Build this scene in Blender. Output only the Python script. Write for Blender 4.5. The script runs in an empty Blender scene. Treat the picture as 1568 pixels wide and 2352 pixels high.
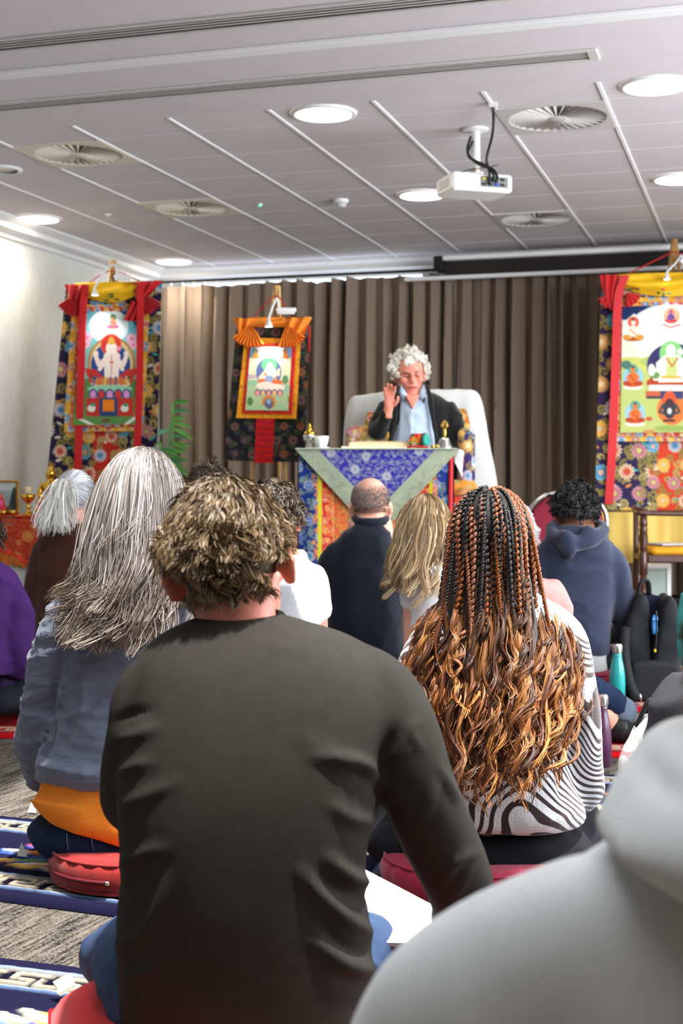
import bpy, math, random
import numpy as np
from mathutils import Vector
# ------------------------------------------------------------------ camera, sky, sun, daylight, exposure
S = bpy.context.scene
COL = S.collection
F, HZ, H = 3200.0, 1105.0, 1.0          # focal length in pixels, horizon row, eye height
cam_d = bpy.data.cameras.new('camera'); cam = bpy.data.objects.new('camera', cam_d); COL.objects.link(cam)
cam.location = (0, 0, H); cam.rotation_euler = (math.pi/2, 0, 0)
cam_d.sensor_fit = 'VERTICAL'; cam_d.sensor_height = 36.0; cam_d.lens = F/2352*36.0
cam_d.shift_y = -(1176-HZ)/2352
cam_d.dof.use_dof = True; cam_d.dof.focus_distance = 3.3; cam_d.dof.aperture_fstop = 6.3
cam_d.clip_start = 0.05
S.camera = cam
TH = math.radians(17.05)                 # the room is turned against the view
CT, ST = math.cos(TH), math.sin(TH)
def RM(u, v, z=0.0): return (u*CT + v*ST, -u*ST + v*CT, z)
world = bpy.data.worlds.new('sky'); S.world = world; world.use_nodes = True
bg = world.node_tree.nodes['Background']; bg.inputs[0].default_value = (0.72, 0.85, 1.0, 1); bg.inputs[1].default_value = 0.5
def lamp(name, kind, loc, energy, color=(1, 1, 1), target=None, **kw):
    d = bpy.data.lights.new(name, kind); d.energy = energy; d.color = color
    for k, v in kw.items(): setattr(d, k, v)
    o = bpy.data.objects.new(name, d); COL.objects.link(o); o.location = loc
    if target is not None: o.rotation_euler = (Vector(target)-Vector(loc)).to_track_quat('-Z', 'Y').to_euler()
    return o
SUN_DIR = Vector((-0.20, 0.15, -1.0))    # through the added, unseen rooflight over the audience
lamp('sun', 'SUN', (0, 0, 8), 9.0, (1.0, 0.96, 0.90), Vector((0, 0, 8))+SUN_DIR, angle=math.radians(2.5))
lamp('window_daylight_right', 'AREA', RM(2.9, 5.9, 1.6), 530, (0.90, 0.95, 1.0), RM(-3, 6.6, 1.3), shape='RECTANGLE', size=6.4, size_y=2.4)
lamp('added_fill_rear', 'AREA', RM(-1.0, -2.9, 1.9), 5, (0.92, 0.96, 1.0), RM(-1.0, 6, 1.6), shape='RECTANGLE', size=7.0, size_y=2.2)  # weak fill added behind the camera; the rear wall has no window
lamp('added_rooflight', 'AREA', RM(-0.35, 2.70, 3.3), 110, (0.92, 0.96, 1.0), RM(-0.35, 2.70, 0), shape='RECTANGLE', size=2.6, size_y=2.6)  # unseen rooflight made up to light the audience from above
lamp('added_rooflight_near', 'AREA', RM(0.25, 0.15, 3.3), 26, (0.94, 0.97, 1.0), RM(0.25, 0.15, 0), shape='RECTANGLE', size=2.0, size_y=0.8)  # second made-up rooflight, added to light the foreground hoodie
S.view_settings.view_transform = 'Standard'; S.view_settings.look = 'None'
S.view_settings.exposure = 0.15; S.view_settings.gamma = 1.0; S.view_settings.use_curve_mapping = False
S.cycles.use_denoising = True
S.cycles.max_bounces = 7; S.cycles.diffuse_bounces = 4; S.cycles.glossy_bounces = 3; S.cycles.transparent_max_bounces = 6
S.cycles.sample_clamp_indirect = 6.0; S.cycles.caustics_reflective = False; S.cycles.caustics_refractive = False
# ------------------------------------------------------------------ helpers
rng = np.random.default_rng(7)
def lin(c):
    c = np.asarray(c, float)/255.0
    return np.where(c <= 0.04045, c/12.92, ((c+0.055)/1.055)**2.4)
def WP(px, py, d):
    px, py, d = np.broadcast_arrays(np.asarray(px, float), np.asarray(py, float), np.asarray(d, float)); return np.stack([(px-784)/F*d, d, H-(py-HZ)/F*d])
def sm(x): x = np.clip(x, 0, 1); return x*x*(3-2*x)
def _h(ix, iy, iz, seed):
    n = (ix.astype(np.int64)*374761393 + iy.astype(np.int64)*668265263 + iz.astype(np.int64)*2147483647 + seed*1274126177) & 0xffffffff
    n = ((n ^ (n >> 13))*1274126177) & 0xffffffff
    return ((n ^ (n >> 16)) & 0xffff)/65535.0
def noise3(P, scale=1.0, seed=0):
    P = np.asarray(P)*scale; I = np.floor(P).astype(np.int64); f = P-I; f = f*f*(3-2*f); r = 0
    for a in (0, 1):
        for b in (0, 1):
            for c in (0, 1):
                w = (f[..., 0] if a else 1-f[..., 0])*(f[..., 1] if b else 1-f[..., 1])*(f[..., 2] if c else 1-f[..., 2])
                r = r + w*_h(I[..., 0]+a, I[..., 1]+b, I[..., 2]+c, seed)
    return r*2-1
def thing(name, label, cat, loc=(0, 0, 0), group=None, kind=None):
    o = bpy.data.objects.new(name, None); COL.objects.link(o); o.location = [float(x) for x in loc]; o.empty_display_size = 0.1
    o['label'] = label
    if cat: o['category'] = cat
    if group: o['group'] = group
    if kind: o['kind'] = kind
    return o
def tag(o, label=None, cat=None, group=None, kind=None):
    if label: o['label'] = label
    if cat: o['category'] = cat
    if group: o['group'] = group
    if kind: o['kind'] = kind
    return o
def wloc(o):
    v = Vector((0, 0, 0))
    while o is not None: v = v+o.location; o = o.parent
    return v
def link(name, me, mat, parent=None, loc=(0, 0, 0)):
    o = bpy.data.objects.new(name, me); COL.objects.link(o)
    if mat is not None and len(me.materials) == 0: me.materials.append(mat)
    if parent is not None:
        o.parent = parent; o.location = Vector([float(x) for x in loc])-wloc(parent)
    else: o.location = [float(x) for x in loc]
    return o
def mk(name, VF, mat, parent=None, smooth=True, col=None, label=None, cat=None, group=None, kind=None, sharp=None):
    V, Fc = VF; V = np.asarray(V, float)
    lo, hi = V.min(0), V.max(0); c = np.array([(lo[0]+hi[0])/2, (lo[1]+hi[1])/2, lo[2]])
    me = bpy.data.meshes.new(name)
    if isinstance(Fc, np.ndarray):
        k = Fc.shape[1]; n = len(Fc)
        me.vertices.add(len(V)); me.vertices.foreach_set('co', (V-c).astype(np.float32).ravel())
        me.loops.add(n*k); me.loops.foreach_set('vertex_index', Fc.astype(np.int32).ravel())
        me.polygons.add(n); me.polygons.foreach_set('loop_start', np.arange(0, n*k, k, dtype=np.int32))
        me.update(calc_edges=True)
    else:
        me.from_pydata((V-c).tolist(), [], [tuple(int(i) for i in f) for f in Fc]); me.update()
    if smooth: me.polygons.foreach_set('use_smooth', np.ones(len(me.polygons), bool))
    if sharp and smooth: me.set_sharp_from_angle(angle=math.radians(sharp))
    if col is not None: setcol(me, col)
    o = link(name, me, mat, parent, c)
    return tag(o, label, cat, group, kind)
def setcol(me, col):
    col = np.asarray(col, float)
    if col.shape[1] == 3: col = np.concatenate([col, np.ones((len(col), 1))], 1)
    a = me.color_attributes.new('Col', 'FLOAT_COLOR', 'POINT'); a.data.foreach_set('color', col.astype(np.float32).ravel())
def fmesh(me, name, mat, parent, label=None, cat=None):   # finish a fused mesh: recentre and link
    n = len(me.vertices); V = np.empty(n*3, np.float32); me.vertices.foreach_get('co', V); V = V.reshape(-1, 3)
    lo, hi = V.min(0), V.max(0); c = np.array([(lo[0]+hi[0])/2, (lo[1]+hi[1])/2, lo[2]])
    me.vertices.foreach_set('co', (V-c).astype(np.float32).ravel()); me.update(); me.name = name
    me.polygons.foreach_set('use_smooth', np.ones(len(me.polygons), bool))
    me.materials.clear(); me.materials.append(mat)
    return tag(link(name, me, mat, parent, c), label, cat)
# primitives, all (V, F) in world coordinates
def cat_(*parts):
    V, Fc, n = [], [], 0
    for v, f in parts:
        V.append(np.asarray(v, float)); Fc += [tuple(int(i)+n for i in q) for q in f]; n += len(v)
    return np.concatenate(V), Fc
def box(c, s, b=0.0, rz=0.0, rx=0.0, ry=0.0):
    s = np.asarray(s, float)/2; b = min(b, s.min()*0.9)
    if b <= 0:
        V = np.array([[x, y, z] for x in (-1, 1) for y in (-1, 1) for z in (-1, 1)])*s
        Fc = [(0, 1, 3, 2), (4, 6, 7, 5), (0, 4, 5, 1), (2, 3, 7, 6), (0, 2, 6, 4), (1, 5, 7, 3)]
    else:
        V, idx = [], {}
        for x in (-1, 1):
            for y in (-1, 1):
                for z in (-1, 1):
                    for a in range(3):
                        p = np.array([x, y, z])*(s-b); p[a] = (x, y, z)[a]*s[a]; idx[x, y, z, a] = len(V); V.append(p)
        V = np.array(V); Fc = []
        for a in range(3):
            o1, o2 = [i for i in range(3) if i != a]
            for sg in (-1, 1):
                q = []
                for m, n in ((-1, -1), (1, -1), (1, 1), (-1, 1)):
                    k = [0, 0, 0]; k[a] = sg; k[o1] = m; k[o2] = n; q.append(idx[k[0], k[1], k[2], a])
                Fc.append(tuple(q))
        for a in range(3):
            o1, o2 = [i for i in range(3) if i != a]
            for m in (-1, 1):
                for n in (-1, 1):
                    k0 = [0, 0, 0]; k0[o1] = m; k0[o2] = n; k1 = list(k0); k0[a] = -1; k1[a] = 1
                    Fc.append((idx[k0[0], k0[1], k0[2], o1], idx[k0[0], k0[1], k0[2], o2], idx[k1[0], k1[1], k1[2], o2], idx[k1[0], k1[1], k1[2], o1]))
        for x in (-1, 1):
            for y in (-1, 1):
                for z in (-1, 1): Fc.append(tuple(idx[x, y, z, a] for a in range(3)))
    if rx: V = V @ np.array([[1, 0, 0], [0, math.cos(rx), math.sin(rx)], [0, -math.sin(rx), math.cos(rx)]])
    if ry: V = V @ np.array([[math.cos(ry), 0, -math.sin(ry)], [0, 1, 0], [math.sin(ry), 0, math.cos(ry)]])
    if rz: V = V @ np.array([[math.cos(rz), math.sin(rz), 0], [-math.sin(rz), math.cos(rz), 0], [0, 0, 1]])
    return V+np.asarray(c, float), Fc
def rbox(u0, u1, v0, v1, z0, z1, b=0.0):     # box in room coordinates
    return box(RM((u0+u1)/2, (v0+v1)/2, (z0+z1)/2), (u1-u0, v1-v0, z1-z0), b, rz=-TH)
def crom(P, n):                              # resample a smooth path
    P = np.asarray(P, float)
    if len(P) < 3: t = np.linspace(0, 1, n)[:, None]; return P[0]*(1-t)+P[-1]*t
    Q = np.concatenate([2*P[:1]-P[1:2], P, 2*P[-1:]-P[-2:-1]]); out = []
    for t in np.linspace(0, len(P)-1-1e-9, n):
        i = int(t); f = t-i; a, b, c, d = Q[i:i+4]
        out.append(0.5*((2*b)+(-a+c)*f+(2*a-5*b+4*c-d)*f*f+(-a+3*b-3*c+d)*f**3))
    return np.array(out)
def frames(P):
    T = np.gradient(P, axis=0); T /= np.linalg.norm(T, axis=1)[:, None]+1e-9
    up = np.array([0, 0, 1.0]) if abs(T[0, 2]) < 0.9 else np.array([0, 1.0, 0]); N = []
    n = up-T[0]*up.dot(T[0])
    for t in T:
        n = n-t*n.dot(t); n /= np.linalg.norm(n)+1e-9; N.append(n.copy())
    N = np.array(N); return T, N, np.cross(T, N)
def tube(P, R, n=10, k=None, flat=1.0, caps=True):
    P = np.asarray(P, float); R = np.broadcast_to(np.asarray(R, float), (len(P),)) if np.ndim(R) == 0 else np.asarray(R, float)
    if k: PR = crom(np.concatenate([P, R[:, None]], 1), k); P, R = PR[:, :3], PR[:, 3]
    T, N, B = frames(P); a = np.arange(n)*2*math.pi/n
    V = (P[:, None]+R[:, None, None]*(np.cos(a)[None, :, None]*N[:, None]+flat*np.sin(a)[None, :, None]*B[:, None])).reshape(-1, 3)
    m = len(P); Fc = [(i*n+j, i*n+(j+1) % n, (i+1)*n+(j+1) % n, (i+1)*n+j) for i in range(m-1) for j in range(n)]
    if caps:
        V = np.concatenate([V, [P[0]-T[0]*R[0]*0.5], [P[-1]+T[-1]*R[-1]*0.5]]); c0, c1 = m*n, m*n+1
        Fc += [(c0, (j+1) % n, j) for j in range(n)]+[(c1, (m-1)*n+j, (m-1)*n+(j+1) % n) for j in range(n)]
    return V, Fc
def loft(rings, caps=True):                  # rings (m, n, 3)
    rings = np.asarray(rings, float); m, n = rings.shape[:2]; V = rings.reshape(-1, 3)
    Fc = [(i*n+j, i*n+(j+1) % n, (i+1)*n+(j+1) % n, (i+1)*n+j) for i in range(m-1) for j in range(n)]
    if caps:
        V = np.concatenate([V, [rings[0].mean(0)], [rings[-1].mean(0)]]); c0, c1 = m*n, m*n+1
        Fc += [(c0, (j+1) % n, j) for j in range(n)]+[(c1, (m-1)*n+j, (m-1)*n+(j+1) % n) for j in range(n)]
    return V, Fc
def lathe(prof, c=(0, 0, 0), n=24, caps=True):   # prof (r, z) upward
    a = np.arange(n)*2*math.pi/n; c = np.asarray(c, float)
    return loft([[c+np.array([r*math.cos(t), r*math.sin(t), z]) for t in a] for r, z in prof], caps)
def ellip(c, r, n=20, m=12, rz=0, rx=0):
    a = np.arange(n)*2*math.pi/n; rings = []
    for i in range(1, m):
        ph = math.pi*i/m-math.pi/2
        rings.append(np.stack([np.cos(a)*math.cos(ph), np.sin(a)*math.cos(ph), np.full(n, math.sin(ph))], 1))
    V, Fc = loft(np.array(rings)); V[-2] = (0, 0, -1); V[-1] = (0, 0, 1); V = V*np.asarray(r, float)
    if rx: V = V @ np.array([[1, 0, 0], [0, math.cos(rx), math.sin(rx)], [0, -math.sin(rx), math.cos(rx)]])
    if rz: V = V @ np.array([[math.cos(rz), math.sin(rz), 0], [-math.sin(rz), math.cos(rz), 0], [0, 0, 1]])
    return V+np.asarray(c, float), Fc
def grid(fn, nu, nv):                        # fn(s, t) -> (...,3) on arrays
    s, t = np.meshgrid(np.linspace(0, 1, nu), np.linspace(0, 1, nv)); V = fn(s, t).reshape(-1, 3)
    i = np.arange((nu-1)*(nv-1)); r, c = i//(nu-1), i % (nu-1); a = r*nu+c
    return V, np.stack([a, a+1, a+nu+1, a+nu], 1)
def extr(poly, d):                           # polygon (k,3) extruded by vector d
    P = np.asarray(poly, float); k = len(P); V = np.concatenate([P, P+np.asarray(d, float)])
    return V, [tuple(range(k))[::-1], tuple(range(k, 2*k))]+[(i, (i+1) % k, k+(i+1) % k, k+i) for i in range(k)]
def fuse(parts, voxel=0.01, it=6):           # union of closed shapes as one continuous surface
    V, Fc = cat_(*parts); me = bpy.data.meshes.new('fuse'); me.from_pydata(V.tolist(), [], Fc); me.update()
    o = bpy.data.objects.new('fuse', me); COL.objects.link(o)
    m = o.modifiers.new('r', 'REMESH'); m.mode = 'VOXEL'; m.voxel_size = voxel
    dg = bpy.context.evaluated_depsgraph_get(); out = bpy.data.meshes.new_from_object(o.evaluated_get(dg))
    bpy.data.objects.remove(o); bpy.data.meshes.remove(me)
    relax(out, it); return out
def getv(me):
    V = np.empty(len(me.vertices)*3, np.float32); me.vertices.foreach_get('co', V); return V.reshape(-1, 3).astype(float)
def getn(me):
    N = np.empty(len(me.vertices)*3, np.float32); me.vertex_normals.foreach_get('vector', N); return N.reshape(-1, 3).astype(float)
def setv(me, V): me.vertices.foreach_set('co', V.astype(np.float32).ravel()); me.update()
def relax(me, it, mask=None):
    V = getv(me); E = np.empty(len(me.edges)*2, np.int32); me.edges.foreach_get('vertices', E); E = E.reshape(-1, 2)
    n = len(V); deg = np.bincount(E.ravel(), minlength=n)[:, None]
    for k in range(it):
        A = np.stack([np.bincount(E[:, 0], V[E[:, 1], j], n)+np.bincount(E[:, 1], V[E[:, 0], j], n) for j in range(3)], 1)/np.maximum(deg, 1)
        f = 0.6 if k % 2 == 0 else 0.5
        V = V+(A-V)*f*(1 if mask is None else mask)
    setv(me, V)
# ------------------------------------------------------------------ materials
def mat(name, c, rough=0.7, spec=0.3, metal=0.0, var=0.0, vs=6.0, bump=0.0, bs=200.0, attr=False, emit=0.0, sheen=0.0, stretch=None, sss=0.0, c2=None, aniso=None, coat=0):
    m = bpy.data.materials.new(name); m.use_nodes = True; nt = m.node_tree; b = nt.nodes['Principled BSDF']; L = nt.links.new
    cc = lin(c); b.inputs['Base Color'].default_value = (*cc, 1); b.inputs['Roughness'].default_value = rough
    b.inputs['Specular IOR Level'].default_value = spec; b.inputs['Metallic'].default_value = metal
    if sheen: b.inputs['Sheen Weight'].default_value = sheen
    if coat: b.inputs['Coat Weight'].default_value = coat
    if sss: b.inputs['Subsurface Weight'].default_value = sss; b.inputs['Subsurface Radius'].default_value = (0.012, 0.004, 0.002); b.inputs['Subsurface Scale'].default_value = 1.0
    tc = nt.nodes.new('ShaderNodeTexCoord'); src = tc.outputs['Object']
    if stretch:
        mp = nt.nodes.new('ShaderNodeMapping'); mp.inputs['Scale'].default_value = stretch; L(src, mp.inputs['Vector']); src = mp.outputs['Vector']
    base = None
    if attr:
        at = nt.nodes.new('ShaderNodeAttribute'); at.attribute_name = 'Col'; base = at.outputs['Color']
    if var or c2 is not None:
        nz = nt.nodes.new('ShaderNodeTexNoise'); nz.inputs['Scale'].default_value = vs; nz.inputs['Detail'].default_value = 4; L(src, nz.inputs['Vector'])
        mx = nt.nodes.new('ShaderNodeMix'); mx.data_type = 'RGBA'
        rp = nt.nodes.new('ShaderNodeMapRange'); rp.inputs['From Min'].default_value = 0.35; rp.inputs['From Max'].default_value = 0.65; L(nz.outputs['Fac'], rp.inputs['Value']); L(rp.outputs['Result'], mx.inputs['Factor'])
        if base is None:
            mx.inputs['A'].default_value = (*(cc*(1-var)), 1); mx.inputs['B'].default_value = (*(lin(c2) if c2 is not None else np.minimum(cc*(1+var), 1)), 1); base = mx.outputs['Result']
        else:
            mx.blend_type = 'MULTIPLY'; mx.inputs['Factor'].default_value = 1
            g = nt.nodes.new('ShaderNodeMapRange'); g.inputs['To Min'].default_value = 1-var; g.inputs['To Max'].default_value = 1+var; L(nz.outputs['Fac'], g.inputs['Value'])
            nt.links.remove(mx.inputs['Factor'].links[0]); L(base, mx.inputs['A']); L(g.outputs['Result'], mx.inputs['B']); base = mx.outputs['Result']
    if base is not None: L(base, b.inputs['Base Color'])
    if bump:
        n2 = nt.nodes.new('ShaderNodeTexNoise'); n2.inputs['Scale'].default_value = bs; n2.inputs['Detail'].default_value = 3; L(src, n2.inputs['Vector'])
        bp = nt.nodes.new('ShaderNodeBump'); bp.inputs['Strength'].default_value = bump; bp.inputs['Distance'].default_value = 0.004
        L(n2.outputs['Fac'], bp.inputs['Height']); L(bp.outputs['Normal'], b.inputs['Normal'])
    if emit:
        b.inputs['Emission Color'].default_value = (*cc, 1); b.inputs['Emission Strength'].default_value = emit
    return m
M = {}
M['ceil'] = mat('ceiling paint', (214, 207, 210), 0.9, 0.1, var=0.02)
M['tile'] = mat('ceiling tile', (216, 209, 212), 0.95, 0.1, bump=0.15, bs=350, var=0.02, vs=3)
M['bar'] = mat('ceiling bar', (240, 238, 238), 0.5)
M['wall'] = mat('woven wallpaper', (226, 226, 220), 0.9, 0.1, var=0.05, vs=40, bump=0.2, bs=120, stretch=(1, 1, 0.25))
M['trim'] = mat('white trim paint', (235, 234, 234), 0.6)
M['vent'] = mat('vent cream metal', (226, 218, 200), 0.5)
M['ventw'] = mat('vent grey metal', (205, 200, 196), 0.5)
M['dark'] = mat('dark void', (22, 21, 22), 0.9, 0.1)
M['white'] = mat('white plastic', (238, 238, 236), 0.4, 0.4)
M['black'] = mat('black plastic', (20, 20, 22), 0.5, 0.4)
M['lens'] = mat('lit downlight lens', (255, 246, 228), 0.4, emit=24.0)
M['pane'] = mat('daylit window pane', (225, 238, 255), 0.3, emit=2.2)
M['chrome'] = mat('brushed steel', (205, 200, 196), 0.25, 0.5, metal=1.0)
M['gold'] = mat('polished gold', (226, 178, 70), 0.18, 0.5, metal=1.0, bump=0.1, bs=60)
M['brass'] = mat('brass', (205, 165, 80), 0.28, 0.5, metal=1.0)
M['silver'] = mat('silver', (205, 205, 200), 0.22, 0.5, metal=1.0, bump=0.2, bs=120)
M['wood'] = mat('dark stained wood', (74, 38, 24), 0.35, 0.45, var=0.25, vs=14, stretch=(6, 6, 1), coat=0.3)
M['pine'] = mat('pale easel wood', (205, 165, 110), 0.55, var=0.15, vs=12, stretch=(5, 5, 1))
M['print'] = mat('woven brocade', (255, 255, 255), 0.72, 0.2, attr=True, bump=0.25, bs=260, var=0.12)
M['paint'] = mat('painted canvas', (255, 255, 255), 0.75, 0.2, attr=True, bump=0.1, bs=300)
# ------------------------------------------------------------------ the room
ZC = 3.05; UL, UR, VB, VN = -5.75, 3.0, 12.5, -3.0
def carpet():
    m = bpy.data.materials.new('streaked grey carpet'); m.use_nodes = True; nt = m.node_tree; b = nt.nodes['Principled BSDF']; L = nt.links.new
    tc = nt.nodes.new('ShaderNodeTexCoord'); mr = nt.nodes.new('ShaderNodeMapping'); mr.inputs['Rotation'].default_value = (0, 0, math.radians(24)); L(tc.outputs['Object'], mr.inputs['Vector'])
    mp = nt.nodes.new('ShaderNodeMapping'); mp.inputs['Scale'].default_value = (75, 7, 1); L(mr.outputs['Vector'], mp.inputs['Vector'])
    n1 = nt.nodes.new('ShaderNodeTexNoise'); n1.inputs['Scale'].default_value = 1; n1.inputs['Detail'].default_value = 3; L(mp.outputs['Vector'], n1.inputs['Vector'])
    mq = nt.nodes.new('ShaderNodeMapping'); mq.inputs['Scale'].default_value = (260, 110, 1); L(mr.outputs['Vector'], mq.inputs['Vector'])
    n2 = nt.nodes.new('ShaderNodeTexNoise'); n2.inputs['Scale'].default_value = 1; n2.inputs['Detail'].default_value = 2; L(mq.outputs['Vector'], n2.inputs['Vector'])
    ad = nt.nodes.new('ShaderNodeMath'); ad.operation = 'MULTIPLY_ADD'; ad.inputs[1].default_value = 0.9; L(n2.outputs['Fac'], ad.inputs[0]); L(n1.outputs['Fac'], ad.inputs[2])
    cr = nt.nodes.new('ShaderNodeValToRGB'); e = cr.color_ramp.elements; e[0].position = 0.38; e[1].position = 0.60
    sc = nt.nodes.new('ShaderNodeMath'); sc.operation = 'MULTIPLY'; sc.inputs[1].default_value = 0.53; L(ad.outputs[0], sc.inputs[0]); L(sc.outputs[0], cr.inputs[0])
    e[0].color = (*lin((22, 20, 20)), 1); e[1].color = (*lin((116, 109, 100)), 1); L(cr.outputs[0], b.inputs['Base Color'])
    b.inputs['Roughness'].default_value = 0.95; b.inputs['Specular IOR Level'].default_value = 0.05
    bp = nt.nodes.new('ShaderNodeBump'); bp.inputs['Strength'].default_value = 0.6; bp.inputs['Distance'].default_value = 0.006; L(ad.outputs[0], bp.inputs['Height']); L(bp.outputs[0], b.inputs['Normal'])
    return m
def struct(name, VF, m, label=None, parent=None, smooth=False):
    return mk(name, VF, m, parent, smooth, label=label, kind=None if parent else 'structure')
struct('floor', rbox(UL-0.2, UR+0.2, VN-0.2, VB+0.2, -0.2, 0), carpet(), 'grey carpet with pale woven streaks across the whole room')
struct('wall_left', rbox(UL-0.2, UL, VN-0.2, VB+0.2, 0, ZC+0.4), M['wall'], 'pale grey wallpapered side wall on the left')
wb = struct('wall_back', cat_(rbox(UL, UR, VB, VB+0.2, 0, 0.9), rbox(UL, -5.5, VB, VB+0.2, 0.9, ZC+.4), rbox(-3.0, UR, VB, VB+0.2, 0.9, ZC+.4), rbox(-5.5, -3.0, VB, VB+.2, 2.97, ZC+.4)), M['wall'], 'pale end wall hidden behind the brown curtain')
w1 = struct('window_1', cat_(rbox(-5.5, -3.0, VB+.02, VB+.08, .9, .96), rbox(-5.5, -3.0, VB+.02, VB+.08, 2.91, 2.97), rbox(-5.5, -5.44, VB+.02, VB+.08, .96, 2.91), rbox(-3.06, -3.0, VB+.02, VB+.08, .96, 2.91), rbox(-4.28, -4.22, VB+.02, VB+.08, .96, 2.91)), M['trim'], 'bright window glimpsed above the curtain top')
for a, b_ in ((-5.44, -4.28), (-4.22, -3.06)): mk('pane', rbox(a, b_, VB+.04, VB+.05, .96, 2.91), M['pane'], w1, False)
# right wall with its unseen window openings, and the solid rear wall, outside the frame
struct('wall_right', cat_(rbox(UR, UR+.2, VN-.2, VB+.2, 0, .35), rbox(UR, UR+.2, VN-.2, VB+.2, 2.85, ZC+.4), rbox(UR, UR+.2, 9.2, VB+.2, .35, 2.85), rbox(UR, UR+.2, VN-.2, 2.6, .35, 2.85)), M['wall'], 'pale side wall with a long row of windows on the right')
for i in range(5):
    v = 2.6+i*6.6/4
    struct('trim_%d' % (i+10), rbox(UR+.02, UR+.1, v-.03, v+.03, .35, 2.85), M['trim'], 'white window mullion of the right hand window row, outside the frame')
struct('wall_near', rbox(UL, UR, VN-.2, VN, 0, ZC+.4), mat('dark brown wall', (112, 96, 84), .8), 'unseen brown wall behind the camera')  # kept dark so less light bounces onto the backs of the audience
# ceiling: plaster band with two invented rooflight openings, then the tiled field
ce = struct('ceiling', cat_(rbox(UL, UR, 4.1, 7.23, ZC, ZC+.1), rbox(UL, UR, VN, -.3, ZC, ZC+.1), rbox(UL, UR, .6, 1.05, ZC, ZC+.1), rbox(UL, -.8, -.3, .6, ZC, ZC+.1), rbox(1.3, UR, -.3, .6, ZC, ZC+.1), rbox(UL, -1.65, 1.05, 4.1, ZC, ZC+.1), rbox(.95, UR, 1.05, 4.1, ZC, ZC+.1),
      rbox(UL, UR, 7.23, VB, ZC+.03, ZC+.1)), M['ceil'], 'white suspended ceiling of square tiles behind a smooth plaster band')
UG = [-0.84-0.6*k for k in range(9)][::-1]; UG = [UL]+UG+[-.24, .36, .96, 1.56, 2.16, 2.76]
VG = [7.23]+[7.57+.6*j for j in range(9)]
DIFF = {(-1.44, 7.57): 1, (-2.04, 10.57): 2, (-4.44, 7.57): 3, (-4.44, 9.37): 4}
tile_me = {}
for i in range(len(UG)-1):
    for j in range(len(VG)-1):
        if any(abs(UG[i]-a) < .03 and abs(VG[j]-b_) < .03 for a, b_ in DIFF): continue
        w, d = round(UG[i+1]-UG[i], 3), round(VG[j+1]-VG[j], 3)
        if (w, d) not in tile_me:
            V, Fc = box((0, 0, 0), (w-.006, d-.008, .03), .003)
            me = bpy.data.meshes.new('ceiling_tile'); me.from_pydata(V.tolist(), [], Fc); me.update(); tile_me[w, d] = me
        o = link('ceiling_tile', tile_me[w, d], M['tile'], ce, RM((UG[i]+UG[i+1])/2, (VG[j]+VG[j+1])/2, ZC+.016)); o.rotation_euler.z = -TH
for u in UG[1:]:
    mk('ceiling_bar', rbox(u-.011, u+.011, 7.23, VB-.1, ZC-.006, ZC+.012, .002), M['bar'], ce, False)
# cornices
def cornice(name, P0, P1, inward, label):
    P0, P1, n = np.array(P0), np.array(P1), np.array(inward)
    prof = [(0, 0), (.20, 0), (.20, -.02), (.13, -.05), (.12, -.085), (.035, -.105), (.03, -.135), (0, -.135)]
    A = np.array([P0+n*a+np.array([0, 0, b_]) for a, b_ in prof]); struct(name, extr(A, P1-P0), M['trim'], label)
cornice('trim_1', RM(UL, 5.0, ZC), RM(UL, VB, ZC), RM(1, 0, 0), 'white moulded cornice along the top of the left wall')
cornice('trim_2', RM(UL, VB, ZC), RM(UR, VB, ZC), RM(0, -1, 0), 'white moulded cornice above the brown curtain')
struct('trim_3', cat_(rbox(UL, UR, 6.15, 6.23, ZC-.022, ZC, .004), rbox(UL, UR, 6.235, 6.262, ZC-.012, ZC)), M['trim'], 'white partition track running across the ceiling between the slot vents')
# slot vents
def slot(label, u0, u1, v0, v1, n):
    t = thing('slot_vent', label, 'vent', RM((u0+u1)/2, (v0+v1)/2, ZC-.02), 'ceiling slot vents')
    e = .02
    mk('frame', cat_(rbox(u0, u1, v0, v0+e, ZC-.012, ZC, .003), rbox(u0, u1, v1-e, v1, ZC-.012, ZC, .003), rbox(u1-.05, u1, v0+e, v1-e, ZC-.012, ZC, .003), rbox(u0, u0+.03, v0+e, v1-e, ZC-.012, ZC, .003)), M['ventw'], t, False)
    mk('duct_back', rbox(u0+.03, u1-.05, v0+e, v1-e, ZC-.004, ZC-.001), M['dark'], t, False)
    p = (v1-v0-2*e)/n
    for k in range(n-1):
        vc = v0+e+p*(k+1); mk('slat', rbox(u0+.03, u1-.05, vc-p*.17, vc+p*.17, ZC-.007, ZC-.004), M['ventw'], t, False)
slot('long slotted ceiling vent nearest the camera, running out of frame on the right', -5.7, 2.4, 5.70, 5.87, 4)
slot('long slotted ceiling vent that ends above the projector', -5.7, -.78, 6.655, 6.82, 4)
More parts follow.
